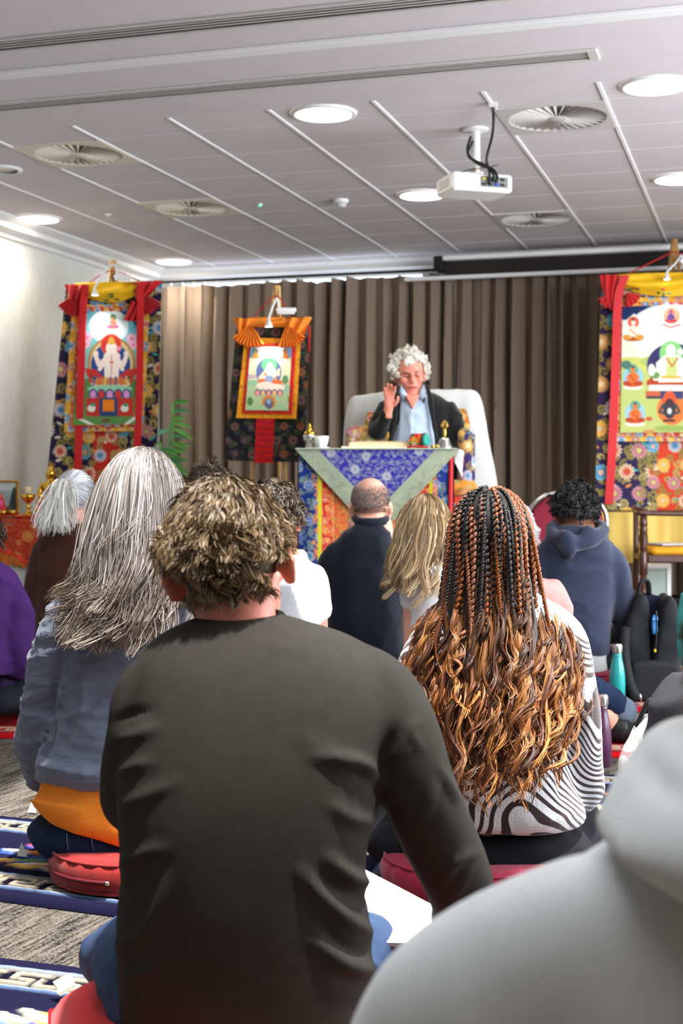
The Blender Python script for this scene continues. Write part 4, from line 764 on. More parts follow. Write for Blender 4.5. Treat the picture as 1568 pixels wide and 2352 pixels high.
    body = [ellip(o+(0, -.005, .035*s), (.085*s, .06*s, .035*s)), tube([o+(-.08*s, -.02, .03*s), o+(0, -.06, .025*s), o+(.08*s, -.02, .03*s)], .027*s, 10, 10), loft([[o+np.array([rx*s*math.cos(a), ry*s*math.sin(a), zz*s]) for a in np.arange(20)*math.pi/10] for zz, rx, ry in ((.03, .05, .038), (.08, .042, .034), (.13, .056, .036), (.165, .05, .032), (.178, .022, .022))]),
            tube([o+(0, 0, .17*s), o+(0, 0, .2*s)], .018*s, 12), ellip(o+(0, -.004, .222*s), (.03*s, .031*s, .038*s)), ellip(o+(0, 0, .258*s), (.016*s, .016*s, .018*s)), ellip(o+(0, 0, .276*s), (.006*s, .006*s, .012*s)), ellip(o+(-.032*s, .002, .215*s), (.006*s, .01, .02*s)), ellip(o+(.032*s, .002, .215*s), (.006*s, .01, .02*s))]
    for sg in (-1, 1): body.append(tube([o+(sg*.05*s, 0, .155*s), o+(sg*.072*s, -.005, .11*s), o+(sg*.068*s, -.03, .07*s), o+(sg*.02*s, -.055, .055*s)], [.02*s, .018*s, .015*s, .012*s], 10, 14))
    fmesh(fuse(body, .0045, 2), 'figure', M['gold'], t)
altar()
# plant
def bamboo():
    D = 11.35; x = (372-784)/F*D; t = thing('bamboo_plant', 'green leafy bamboo plant between left scroll and curtain', 'plant', (x, D, 0)); g = [mat('bamboo leaf %d' % k, c, .5, .4, var=.15) for k, c in enumerate(((90, 170, 80), (120, 190, 96), (90, 160, 120)))]
    mk('pot', lathe([(.11, 0), (.13, .02), (.15, .24), (.155, .26), (.14, .26), (.13, .22)], (x, D, 0), 24), mat('clay pot', (120, 70, 50), .7), t)
    r = np.random.default_rng(3)
    for k in range(4):
        b = np.array([x+r.uniform(-.05, .05), D+r.uniform(-.04, .04), .2]); tp = np.array([x+(-.02+.03*k)+r.uniform(-.03, .03), D-.02, 1.15+.16*k]); st = mk('stem', tube([b, (b+tp)/2+(.02, 0, 0), tp], .008, 8, 14), g[0], t)
        for j in range(13):
            f = .45+.55*j/12; p = b+(tp-b)*f; a = r.uniform(-.6, .9) if r.random() < .9 else r.uniform(2.2, 3.6); L = r.uniform(.13, .22); dv = np.array([math.cos(a), -.45*r.random(), .5*r.uniform(-.6, .9)]); dv /= np.linalg.norm(dv); sd = np.cross(dv, (0, 1, 0)); sd /= np.linalg.norm(sd); w = .020
            ts = np.linspace(0, 1, 6); C = np.array([p+dv*L*q+(0, 0, -.05*q*q) for q in ts]); ww = w*np.sin(math.pi*np.clip(ts*.92+.06, 0, 1))
            V = np.concatenate([C+sd*ww[:, None], C+(0, .004, .002), C-sd*ww[:, None]]); Fc = [(i, i+1, 6+i+1, 6+i) for i in range(5)]+[(6+i, 6+i+1, 12+i+1, 12+i) for i in range(5)]
            mk('leaf', (V, Fc), g[r.integers(3)], t)
bamboo()
# ------------------------------------------------------------------ right side furniture
def side_altar():
    D = 10.55; zt = .765; x0, x1 = (1372-784)/F*D, (1740-784)/F*D; t = thing('side_table', 'table with pale yellow cloth under the large right scroll', 'table', ((x0+x1)/2, D+.2, 0))
    mk('top', box(((x0+x1)/2, D+.2, zt-.012), (x1-x0, .38, .024), .004), M['wood'], t, False)
    for x in (x0+.04, x1-.04):
        for y in (D+.05, D+.36): mk('leg', box((x, y, zt/2-.012), (.045, .045, zt-.024), .005), M['white'], t, False)
    ym = mat('pale yellow cloth', (240, 206, 112), .75, .2, var=.04, vs=8, sheen=.2)
    def fn(s, tt): return np.stack([x0-.01+(x1-x0+.02)*s, D-.012+.022*np.sin(s*24+2*tt)*(.25+tt)+.01*np.sin(s*55), zt-(.375+.01*np.sin(s*9))*tt], -1)
    mk('yellow_cloth', grid(fn, 140, 16), ym, t)
    def fn2(s, tt): return np.stack([x0-.012+0*s, D-.01+.36*s, zt-.375*tt], -1)
    mk('yellow_side_cloth', grid(fn2, 16, 10), ym, t)
    D = 10.45; x = (1506-784)/F*D; t = thing('white_cabinet', 'small white panelled cabinet standing under the wooden chair seat', 'cabinet', (x, D, 0)); mk('body', box((x, D+.12, .19), (.24, .2, .38), .006), M['white'], t, False); mk('front_panel', box((x, D+.016, .19), (.15, .012, .30), .002), mat('pale green panel', (176, 190, 182), .5), t, False)
    for sx in (-1, 1): mk('frame_stile', box((x+sx*.09, D+.012, .19), (.02, .02, .32), .003), M['trim'], t, False)
    mk('frame_rail', box((x, D+.012, .35), (.2, .02, .02), .003), M['trim'], t, False)
    x = (1410-784)/F*D; t = thing('white_box', 'white storage box on the floor below the yellow cloth', 'box', (x, D+.55, 0)); mk('box_body', box((x-.02, D+.55, .14), (.26, .2, .28), .01), M['white'], t, False); mk('lid', box((x-.02, D+.55, .29), (.28, .22, .03), .008), M['trim'], t, False)
side_altar()
def arm_chair():
    D = 9.95; k = D/F; t = thing('wooden_armchair', 'dark turned wood armchair with yellow padded seat at right edge', 'chair', ((1560-784)*k, D+.2, 0)); X = lambda px: (px-784)*k; zs = H-(1292-HZ)*k
    def post(px, dy, ztop):
        c = (X(px), D+dy, 0); q = ztop
        pr = [(.020, 0), (.022, .03), (.026, zs-.20), (.020, zs-.16), (.029, zs-.13), (.022, zs-.10), (.030, zs-.08), (.030, zs+.06)]
        if ztop > zs+.1: pr += [(.022, zs+.075), (.031, zs+.09), (.026, zs+.12), (.034, zs+.17), (.026, zs+.22), (.032, zs+.235), (.024, zs+.25), (.030, zs+.265), (.024, q)]
        return mk('leg', lathe(pr, c, 16), M['wood'], t)
    za = H-(1178-HZ)*k
    post(1477, 0, za); post(1640, 0, za)
    for px in (1490, 1628): mk('leg', tube([(X(px), D+.46, 0), (X(px), D+.44, zs), (X(px), D+.44, za+.02)], .022, 8), M['wood'], t)
    mk('seat_rail', box((X(1558), D+.02, zs+.025), (.44, .04, .055), .008), M['wood'], t, False); mk('side_rail', box((X(1490), D+.22, zs+.025), (.035, .42, .05), .008), M['wood'], t, False); mk('side_rail', box((X(1628), D+.22, zs+.025), (.035, .42, .05), .008), M['wood'], t, False)
    me = fuse([box((X(1560), D+.22, zs+.075), (.42, .42, .07), .03)], .012, 6); fmesh(me, 'seat_pad', mat('mustard seat cloth', (226, 160, 34), .75, var=.06), t)
    for px in (1477, 1640): mk('armrest', tube([(X(px), D-.04, za+.01), (X(px)+.005, D+.2, za+.015), (X(px+8), D+.46, za+.03)], [.024, .028, .022], 8, 12, flat=.6), M['wood'], t)
    mk('front_arm_bar', tube([(X(1460), D-.03, za), (X(1560), D-.03, za-.006), (X(1655), D-.03, za)], .018, 8, 14), M['wood'], t)
    t = thing('grey_folder', 'grey folder lying on the yellow seat of the wooden armchair', 'folder', (X(1545), D+.2, zs+.11)); mk('cover', box((X(1550), D+.22, zs+.118), (.25, .30, .008), .002, rz=.25), mat('grey folder card', (150, 138, 124), .7), t, False); mk('page_block', box((X(1550), D+.225, zs+.126), (.23, .28, .008), .001, rz=.25), M['ventw'], t, False)
arm_chair()
def banquet_chair():
    D = 7.9; k = D/F; X = lambda px: (px-784)*k; t = thing('stacking_chair', 'burgundy padded stacking chair with rounded silver framed back behind the navy hoodie', 'chair', (X(1300), D+.2, 0)); mr = mat('burgundy chair cloth', (122, 22, 46), .8, var=.08, vs=50, bump=.2)
    xc = X(1300); w = .225; zt = H-(1131-HZ)*k
    P = [(xc-w, D, .0), (xc-w, D+.02, .45), (xc-w, D-.02, zt-.22), (xc-w+.015, D-.025, zt-.10), (xc-w+.10, D-.03, zt-.02), (xc, D-.03, zt), (xc+w-.10, D-.03, zt-.02), (xc+w-.015, D-.025, zt-.10), (xc+w, D-.02, zt-.22), (xc+w, D+.02, .45), (xc+w, D, 0)]
    mk('back_frame', tube(P, .013, 10, 70), M['chrome'], t)
    Q = pxq = [(xc-w+.012, zt-.45), (xc-w+.014, zt-.2), (xc-w+.03, zt-.10), (xc-w+.10, zt-.03), (xc, zt-.012), (xc+w-.10, zt-.03), (xc+w-.03, zt-.10), (xc+w-.014, zt-.2), (xc+w-.012, zt-.45)]
    fmesh(fuse([extr([(x, D-.045, z) for x, z in Q], (0, .045, 0))], .012, 3), 'back_pad', mr, t)
    fmesh(fuse([box((xc, D+.22, .45), (.44, .42, .07), .03)], .014, 4), 'seat_pad', mr, t)
    for sx in (-1, 1): mk('leg', tube([(xc+sx*.2, D+.40, 0), (xc+sx*.2, D+.38, .42)], .012, 8), M['chrome'], t)
banquet_chair()
# ------------------------------------------------------------------ rugs
def keyrug(cx, cy, L, Wd, rot, label, base, band, cream, edge, seed, medal=True, rim=None):
    k = 140.0; R = Ras(0, 0, L*100, Wd*100, 1.75, base); Lc, Wc = L*100, Wd*100
    def frame(m, w, c):
        R.rect(m, m, Lc-m, m+w, c); R.rect(m, Wc-m-w, Lc-m, Wc-m, c); R.rect(m, m, m+w, Wc-m, c); R.rect(Lc-m-w, m, Lc-m, Wc-m, c)
    if rim is not None: frame(0, 3.0, rim)
    frame(5.0, .9, edge); frame(5.9, .5, cream); frame(6.4, 7.6, band); frame(14.0, .5, cream); frame(14.5, .9, edge)
    def key(x, y, hx, hy):
        f = lambda a, b_: (x+a*hx, y+b_*hy); w = .85
        R.line([f(-4.2, 2.3), f(1.2, 2.3), f(1.2, .1), f(-1.6, .1)], w, cream); R.line([f(4.2, -2.3), f(-3.0, -2.3), f(-3.0, .1)], w, cream); R.line([f(3.2, -.6), f(3.2, 2.3), f(5.4, 2.3)], w, cream)
    for x in np.arange(12, Lc-8, 10.4):
        key(x, 10.2, 1, 1.1); key(x, Wc-10.2, 1, -1.1)
    if medal:
        r = np.random.default_rng(seed); mx, my = Lc/2, Wc/2; R.ell(mx, my, 21, 14, (28, 28, 60))
        cols = [(214, 70, 50), (232, 190, 90), (90, 150, 205), (120, 150, 60), (236, 226, 200), (226, 130, 50), (60, 90, 160)]
        for j in range(90):
            a = r.uniform(0, 6.28); q = math.sqrt(r.random()); x, y = mx+19*q*math.cos(a), my+12.5*q*math.sin(a); R.ell(x, y, 4.2, 1.1, cols[(j+(2 if q > .75 else 0)) % len(cols)], .35*math.sin(a*2))
    nu, nv = int(L*k), int(Wd*k); co, si = math.cos(rot), math.sin(rot)
    V, Fc = grid(lambda s, t: np.stack([(s-.5)*L, (.5-t)*Wd, np.full(s.shape, .018)], -1), nu, nv)
    C = R.at((V[:, 0]/L+.5)*Lc*.999, (.5-V[:, 1]/Wd)*Wc*.999)
    lum = C.sum(1); V[:, 2] += np.where(lum > .5, .004, 0)+noise3(V, 90, seed)*.0012; ed = (np.abs(V[:, 0]) > L/2-.004) | (np.abs(V[:, 1]) > Wd/2-.004); V[ed, 2] = .002
    V = np.stack([V[:, 0]*co-V[:, 1]*si+cx, V[:, 0]*si+V[:, 1]*co+cy, V[:, 2]], 1)
    return mk('meditation_rug', (V, Fc), M['pile'], None, True, col=C, label=label, cat='rug', group='meditation rugs on the carpet')
M['pile'] = mat('rug pile', (255, 255, 255), .95, .05, attr=True, bump=.5, bs=420, var=.15, vs=60)
NV, BD, CR, BL = (24, 23, 48), (14, 13, 34), (196, 184, 160), (110, 136, 176)
rA = math.radians(-22)
keyrug(-.70, 3.62, 1.45, .66, rA, 'navy rug with cream key border and flame medallion under the red cushion', NV, BD, CR, BL, 1)
keyrug(-.52, 2.44, 1.45, .72, math.radians(-18), 'navy rug with cream key border at the bottom left under the red pillow', NV, BD, CR, BL, 2)
keyrug(.62, 4.42, 1.3, .62, math.radians(-14), 'navy rug with bright medallion beyond the purple bottle', NV, BD, CR, BL, 3)
keyrug(.62, 3.50, 1.15, .64, math.radians(-14), 'navy rug under the magenta cushion', NV, BD, CR, BL, 4, False)
RD, RB = (130, 20, 28), (150, 26, 34)
keyrug(.78, 5.36, 1.4, .62, math.radians(-6), 'red rug with cream key border beside the black sock', RD, RB, (206, 190, 170), (150, 120, 120), 5, False, (176, 18, 26))
keyrug(1.12, 6.36, 1.4, .62, math.radians(-8), 'red rug under the backpack and turquoise bottle', RD, RB, (206, 190, 170), (150, 120, 120), 6, False, (176, 18, 26))
keyrug(-1.72, 5.76, 1.2, .62, math.radians(-6), 'red rug under the purple shirted person at left', RD, RB, (214, 190, 160), (150, 120, 120), 7, False, (176, 18, 26))
# ------------------------------------------------------------------ bottles, backpack, scraps, bag
def bottle(px, d, h, c, label, lid):
    x = (px-784)/F*d; c0 = (x, d, .022); s = h/.265; t = thing('water_bottle', label, 'bottle', c0, 'drinking bottles on the floor')
    mk('bottle_body', lathe([(.030*s, 0), (.035*s, .004*s), (.0355*s, .09*s), (.034*s, .13*s), (.029*s, .165*s), (.022*s, .198*s), (.020*s, .215*s), (.020*s, .226*s)], c0, 28), mat(label[:20], c, .35, .5, coat=.3), t)
    l = mk('lid', lathe([(.0225*s, .226*s), (.0225*s, .258*s), (.019*s, .266*s), (.004*s, .268*s)], c0, 28), M['chrome'], t, sharp=40)
    for k in range(14):
        q = k*2*math.pi/14; mk('lid_ridge', box((x+.0226*s*math.cos(q), d+.0226*s*math.sin(q), .022+.243*s), (.003, .003, .026*s), rz=q), M['chrome'], l, False)
bottle(1417, 6.12, .262, (30, 152, 148), 'turquoise steel water bottle with silver cap beside the black backpack', 1)
bottle(1382, 4.78, .245, (76, 34, 66), 'plum coloured steel water bottle with silver cap behind the zebra sweater', 2)
def backpack():
    D = 6.25; k = D/F; X = lambda px: (px-784)*k; Z = lambda py: H-(py-HZ)*k; t = thing('backpack', 'black open backpack standing on the red rug beside the turquoise bottle', 'backpack', (X(1490), D, .02)); m = mat('black nylon', (24, 25, 29), .75, .3, bump=.3, bs=500, var=.1)
    def lobe(pts, y0, dep, vox=.012): return fuse([extr([(X(a), D+y0, Z(b_)) for a, b_ in pts], (0, dep, 0))], vox, 10)
    me = lobe([(1432, 1608), (1430, 1500), (1438, 1420), (1452, 1380), (1470, 1362), (1484, 1358), (1491, 1385), (1493, 1440), (1494, 1500), (1494, 1608)], -.02, .20); V = getv(me); V += getn(me)*(noise3(V, 14, 2)*.008)[:, None]; setv(me, V); fmesh(me, 'main_compartment', m, t)
    me = lobe([(1494, 1610), (1496, 1510), (1508, 1450), (1514, 1395), (1526, 1366), (1540, 1364), (1556, 1385), (1560, 1480), (1560, 1610)], -.05, .20); V = getv(me); V += getn(me)*(noise3(V, 14, 5)*.008)[:, None]; setv(me, V); fmesh(me, 'front_flap', m, t)
    mk('inner_lining', extr([(X(a), D+.06, Z(b_)) for a, b_ in ((1490, 1366), (1520, 1372), (1514, 1440), (1498, 1480))], (0, .08, 0)), mat('dark blue lining', (18, 22, 44), .8), t, False)
    mk('carry_handle', tube([(X(1466), D+.02, Z(1372)), (X(1472), D+.02, Z(1342)), (X(1484), D+.03, Z(1334)), (X(1493), D+.04, Z(1342)), (X(1496), D+.05, Z(1366))], .014, 8, 24, flat=.6), m, t)
    fmesh(lobe([(1438, 1604), (1440, 1515), (1490, 1512), (1552, 1518), (1552, 1606)], -.085, .07, .010), 'front_pocket', m, t)
    mk('shoulder_strap', tube([(X(1434), D-.02, Z(1440)), (X(1428), D-.06, Z(1500)), (X(1436), D-.09, Z(1560)), (X(1452), D-.10, Z(1600))], .012, 6, 24, flat=2.0), m, t)
    zp = mk('zip', tube([(X(1500), D-.055, Z(1400)), (X(1500), D-.06, Z(1450)), (X(1497), D-.06, Z(1495))], .004, 6, 16), M['black'], t); mk('zip_pull', ellip((X(1495), D-.075, Z(1490)), (.006, .004, .008), 8, 6), mat('yellow zip pull', (206, 186, 40), .5), zp)
    mk('zip_pull', tube([(X(1456), D-.12, Z(1585)), (X(1459), D-.12, Z(1600))], .005, 6), M['chrome'], t)
    t2 = thing('blue_packet', 'bright blue packet poking out of the open backpack', 'packet', (X(1501), D-.02, Z(1455))); me = fuse([box((X(1501), D-.02, Z(1434)), (.026, .02, .09), .006)], .004, 3); V = getv(me); V[:, 1] += .004*np.sin(V[:, 2]*90); setv(me, V); fmesh(me, 'packet_body', mat('blue plastic', (64, 140, 214), .4), t2); mk('packet_seam', box((X(1501), D-.032, Z(1420)), (.024, .003, .008), .001), mat('pale blue seam', (120, 180, 230), .4), t2, False)
backpack()
for k, (px, py, s, lab) in enumerate(((50, 1955, .035, 'small torn white tissue scrap on the navy rug by the red cushion'), (72, 1838, .03, 'small white paper scrap on the carpet by the orange shirt'))):
    d = F/(py+12-HZ)*.975; c = np.array([(px-784)/F*d, d, .026 if k == 0 else .004]); V = np.array([c+(-.012, 0, 0), c+(.016, -.008, 0), c+(.010, .012, .004), c+(-.002, .004, s)]); mk('paper_scrap', (V, [(0, 1, 3), (1, 2, 3), (2, 0, 3), (0, 2, 1)]), M['white'], None, False, label=lab, cat='paper scrap', group='torn paper scraps')
# ------------------------------------------------------------------ people: builders
M['skin'] = mat('pale skin', (226, 168, 146), .55, .35, sss=.15, var=.06, vs=14)
M['skinred'] = mat('flushed skin', (222, 140, 120), .5, .35, sss=.25, var=.08, vs=18)
M['skinbrown'] = mat('brown skin', (128, 82, 58), .5, .35, sss=.1)
M['hair'] = mat('hair', (255, 255, 255), .48, .4, attr=True)
M['hairm'] = mat('matte hair', (255, 255, 255), .6, .3, attr=True)
class PS:
    def __init__(s, D, px): s.D, s.px = D, px; s.x = (px-784)/F*D
    def P(s, px, py, dy=0.0): return WP(px, py, s.D+dy)
    def Z(s, py): return H-(py-HZ)/F*s.D
    def m(s, n): return n/F*s.D
def torso(ps, rows, n=40, e=2.5, k=26):
    A = crom(np.array(rows, float), k); a = np.arange(n)*2*math.pi/n; c, q = np.cos(a), np.sin(a); R = []
    for py, xl, xr, dy, ry in A:
        d = ps.D+dy; x0, x1 = (xl-784)/F*d, (xr-784)/F*d; cx, rx = (x0+x1)/2, (x1-x0)/2; z = H-(py-HZ)/F*d
        R.append(np.stack([cx+rx*np.sign(c)*np.abs(c)**(2/e), d+ry*np.sign(q)*np.abs(q)**(2/e), np.full(n, z)], 1))
    return loft(R[::-1])
def limb(ps, pts, n=16, k=22, flat=1.0):   # (px, py, dy, radius m)
    return tube([ps.P(a, b, c) for a, b, c, r in pts], [r for *_, r in pts], n, k, flat)
def rotm(roll, pitch=0, yaw=0):
    cr, sr, cp, sp, cy, sy = math.cos(roll), math.sin(roll), math.cos(pitch), math.sin(pitch), math.cos(yaw), math.sin(yaw)
    return np.array([[cy, -sy, 0], [sy, cy, 0], [0, 0, 1]]) @ np.array([[1, 0, 0], [0, cp, -sp], [0, sp, cp]]) @ np.array([[cr, 0, sr], [0, 1, 0], [-sr, 0, cr]])
def head_parts(c, s=1.0, Rm=None, neck=.16, neckr=.056, nose=True):
    Rm = np.eye(3) if Rm is None else Rm
    L = [ellip((0, -.012, .032), (.077, .096, .088), 28, 18), ellip((0, .028, -.045), (.060, .066, .072), 24, 14), ellip((0, .052, -.085), (.032, .034, .028), 16, 10), tube([(0, -.022, -.02), (0, -.024, -.10), (0, -.024, -neck)], [neckr*1.02, neckr*.96, neckr*1.0], 20, 8),
         ellip((0, .096, -.022), (.015, .022, .018), 14, 8), tube([(0, .088, .022), (0, .112, -.018)], [.010, .013], 10), ellip((0, .078, .026), (.05, .018, .011), 16, 8), ellip((0, .090, -.055), (.026, .012, .010), 14, 8)]
    for sg in (-1, 1):
        L.append(ellip((sg*.081, -.008, -.012), (.010, .022, .035), 16, 10, rz=sg*.5)); L.append(tube([(sg*.088, -.028, .014), (sg*.093, -.030, -.012), (sg*.088, -.016, -.042)], [.006, .0065, .005], 8, 8)); L.append(ellip((sg*.043, .072, -.02), (.022, .02, .022), 12, 8))
    return [((np.asarray(V)*s) @ Rm.T+np.asarray(c), Fc) for V, Fc in L]
def core(ps, py_neck, py_seat, x=None, w=.10, dy=0.0):     # slim inner trunk so the body is one figure under the clothes
    x = ps.px if x is None else x; return torso(ps, [(py_neck-8, x-ps.inv(.05), x+ps.inv(.05), dy, .05), (py_neck+ps.inv(.05), x-ps.inv(w), x+ps.inv(w), dy, .06), (py_seat, x-ps.inv(w), x+ps.inv(w), 0, .07)], 20, 2, 8)
PS.inv = lambda s, m: m*F/s.D
def proj(V): return V[:, 0]/V[:, 1]*F+784, HZ-(V[:, 2]-H)/V[:, 1]*F
def folds(me, strokes):
    V = getv(me); N = getn(me); X, Y = proj(V); disp = np.zeros(len(V)); fm = np.clip(.6-N[:, 1], 0, 1)
    for pts, w, amp in strokes:
        Q = crom(np.array(pts, float), 14); best = np.full(len(V), 1e9); tt = np.zeros(len(V)); n = len(Q)-1
        for i in range(n):
            (ax, ay), (bx, by) = Q[i], Q[i+1]; h = np.clip(((X-ax)*(bx-ax)+(Y-ay)*(by-ay))/((bx-ax)**2+(by-ay)**2+1e-9), 0, 1); d = np.hypot(X-ax-h*(bx-ax), Y-ay-h*(by-ay)); m = d < best; best[m] = d[m]; tt[m] = ((i+h)/n)[m]
        disp += amp*np.exp(-(best/w)**2)*np.sin(math.pi*np.clip(tt*.9+.05, 0, 1))**.6*(best < 3*w)
    setv(me, V+N*(disp*fm)[:, None])
def wrinkle(me, amp, scale, seed, an=(1, 1, 1), ridge=True):
    V = getv(me); N = getn(me); W_ = V+.03*np.stack([noise3(V, 7, seed+5), noise3(V, 7, seed+6), noise3(V, 7, seed+7)], 1); q = noise3(W_*np.array(an), scale, seed)
    if ridge: q = .55-2.2*np.abs(q)**.8
    setv(me, V+N*(amp*q)[:, None])
def person(label, ps, z=0.0): return thing('person', label, 'person', (ps.x, ps.D, z), 'people seated in the room')
def legs(ps, zs, name, m, parent, knee=.34, kz=.16, extra=(), yk=.28):
    x, D = ps.x, ps.D; L = [ellip((x, D+.03, zs+.055), (.165, .10, .065)), ellip((x-.08, D+.01, zs+.05), (.10, .085, .06)), ellip((x+.08, D+.01, zs+.05), (.10, .085, .06))]
    for sg in (-1, 1):
        k = np.array([x+sg*knee, D+yk, kz]); L.append(tube([(x+sg*.085, D+.05, zs+.05), (x+sg*(.09+knee)/2, D+.05+yk*.5, (zs+.05+kz)/2+.02), k], [.075, .076, .062], 16, 14)); L.append(tube([k, (x+sg*.12, D+yk+.12, kz-.05), (x-sg*.10, D+yk+.10, kz-.06)], [.060, .052, .042], 14, 12))
    me = fuse(L+list(extra), .017, 5); wrinkle(me, .006, 16, int(abs(x)*100)+3, (1, 1, 1)); return fmesh(me, name, m, parent)
def collar(ps, px, py, rx, ry, r, dy, m, parent, name='collar', tilt=0, drop=0.0):
    c = ps.P(px, py, dy); a = np.linspace(0, 2*math.pi, 36); P = np.stack([c[0]+rx*np.cos(a), c[1]+ry*np.sin(a), c[2]+tilt*np.cos(a)-drop*np.sin(a)], 1)
    return mk(name, tube(P, r, 10, caps=False), m, parent)
# ---- hair
def scalp(N, c, r, ok, rg):
    U = []
    while len(U) < N:
        u = rg.normal(size=(N*2, 3)); u /= np.linalg.norm(u, axis=1)[:, None]; U += list(u[ok(u)])
    U = np.array(U[:N]); return U, np.asarray(c)+U*np.asarray(r)
def grow(root, d0, L, n, grav=.25, stiff=1.0, coll=(), jit=.05, rg=rng, lift=.0, pull=None):
    N = len(root); L = np.broadcast_to(L, (N,)); P = np.empty((N, n, 3)); P[:, 0] = root; d = d0/np.linalg.norm(d0, axis=1)[:, None]; w = rg.normal(size=(N, 3))*jit
    for k in range(1, n):
        d = d*stiff+np.array([0, 0, -grav])+w
        if pull is not None: d = d+pull(P[:, k-1], k/n)
        d /= np.linalg.norm(d, axis=1)[:, None]; p = P[:, k-1]+d*(L/(n-1))[:, None]
        for cc, rr in coll:
            q = (p-np.asarray(cc))/np.asarray(rr); l = np.linalg.norm(q, axis=1); ins = l < 1
            if ins.any(): p[ins] = np.asarray(cc)+q[ins]/l[ins, None]*np.asarray(rr)
        d = p-P[:, k-1]; d /= np.linalg.norm(d, axis=1)[:, None]+1e-9; P[:, k] = p
    return P
def clump(P, M_, w, pw=1.0, rg=rng):
    N, n, _ = P.shape; g = rg.choice(N, M_, replace=False); G = P[g]; d = ((P[:, None, 0]-G[None, :, 0])**2).sum(-1); i = d.argmin(1); f = (w*(np.arange(n)/(n-1))**pw)[None, :, None]
    return P*(1-f)+G[i]*f, i
def curl(P, amp, freq, ph, pw=1.0, flat=1.0):
    N, n, _ = P.shape; T = np.gradient(P, axis=1); T /= np.linalg.norm(T, axis=2)[..., None]+1e-9; e1 = np.cross(T, np.array([.13, 1.0, .07])); e1 /= np.linalg.norm(e1, axis=2)[..., None]+1e-9; e2 = np.cross(T, e1)
    k = np.linspace(0, 1, n)[None]; a = ph[:, None]+k*np.reshape(freq, (-1, 1))*2*math.pi; A = np.reshape(amp, (-1, 1))*k**pw
    return P+e1*(A*np.cos(a))[..., None]+e2*(A*np.sin(a)*flat)[..., None]
def strand_mesh(name, P, r, C, m, parent, sides=2, flat=1.0):
    if sides == 2:                       # flat hair ribbons, turned a little at random
        N, n, _ = P.shape; rg = np.random.default_rng(N); T = np.gradient(P, axis=1); T /= np.linalg.norm(T, axis=2)[..., None]+1e-9; e1 = np.cross(T, np.array([.2, 1.0, .1])); e1 /= np.linalg.norm(e1, axis=2)[..., None]+1e-9; e2 = np.cross(T, e1); a = rg.uniform(-.9, .9, (N, 1, 1)); e = (e1*np.cos(a)+e2*np.sin(a))*np.broadcast_to(r, (N, n))[..., None]*1.25
        V = np.stack([P-e, P+e], 2).reshape(-1, 3); i = np.arange(N*(n-1)); b = ((i//(n-1))*n+i % (n-1))*2
        return mk(name, (V, np.stack([b, b+1, b+3, b+2], 1)), m, parent, True, col=np.repeat(np.clip(C, 0, 1).reshape(-1, 3), 2, axis=0))
    N, n, _ = P.shape; T = np.gradient(P, axis=1); T /= np.linalg.norm(T, axis=2)[..., None]+1e-9; e1 = np.cross(T, np.array([.2, 1.0, .1])); e1 /= np.linalg.norm(e1, axis=2)[..., None]+1e-9; e2 = np.cross(T, e1); r = np.broadcast_to(r, (N, n))
    V = np.stack([P+(e1*math.cos(a)+e2*math.sin(a)*flat)*r[..., None] for a in np.arange(sides)*2*math.pi/sides], 2).reshape(-1, 3)
    i = np.arange(N*(n-1)); s, k = i//(n-1), i % (n-1); b = (s*n+k)*sides; Fc = np.concatenate([np.stack([b+j, b+(j+1) % sides, b+sides+(j+1) % sides, b+sides+j], 1) for j in range(sides)])
    col = np.repeat(np.clip(C, 0, 1).reshape(-1, 3), sides, axis=0); return mk(name, (V, Fc), m, parent, True, col=col)
def pal(cols, N, rg, sd=.12):
    c = np.array([lin(q) for q in cols]); i = rg.integers(len(c), size=N); j = rg.integers(len(c), size=N); f = rg.random((N, 1)); return (c[i]*f+c[j]*(1-f))*(1+rg.normal(size=(N, 1))*sd)
def taper(n, r, end=.25, root=.8): t = np.linspace(0, 1, n); return r*np.minimum(1, root+(1-root)*t*6)*(1-(1-end)*t**2)
def cap(c, r, col, parent, m='hairm', Rm=None, zmin=-.35, yface=.45, name='hair_underlayer'):
    V, Fc = ellip((0, 0, 0), (1, 1, 1), 40, 26); keep = [(f) for f in Fc if all((V[i][2] > zmin) and not (V[i][1] > yface and V[i][2] < .55) for i in f)]
    us = sorted({i for f in keep for i in f}); mp = {i: k for k, i in enumerate(us)}; W_ = V[us]*np.asarray(r)
    if Rm is not None: W_ = W_ @ Rm.T
    return mk(name, (W_+np.asarray(c), [tuple(mp[i] for i in f) for f in keep]), M[m], parent, col=np.tile(lin(col), (len(us), 1)))
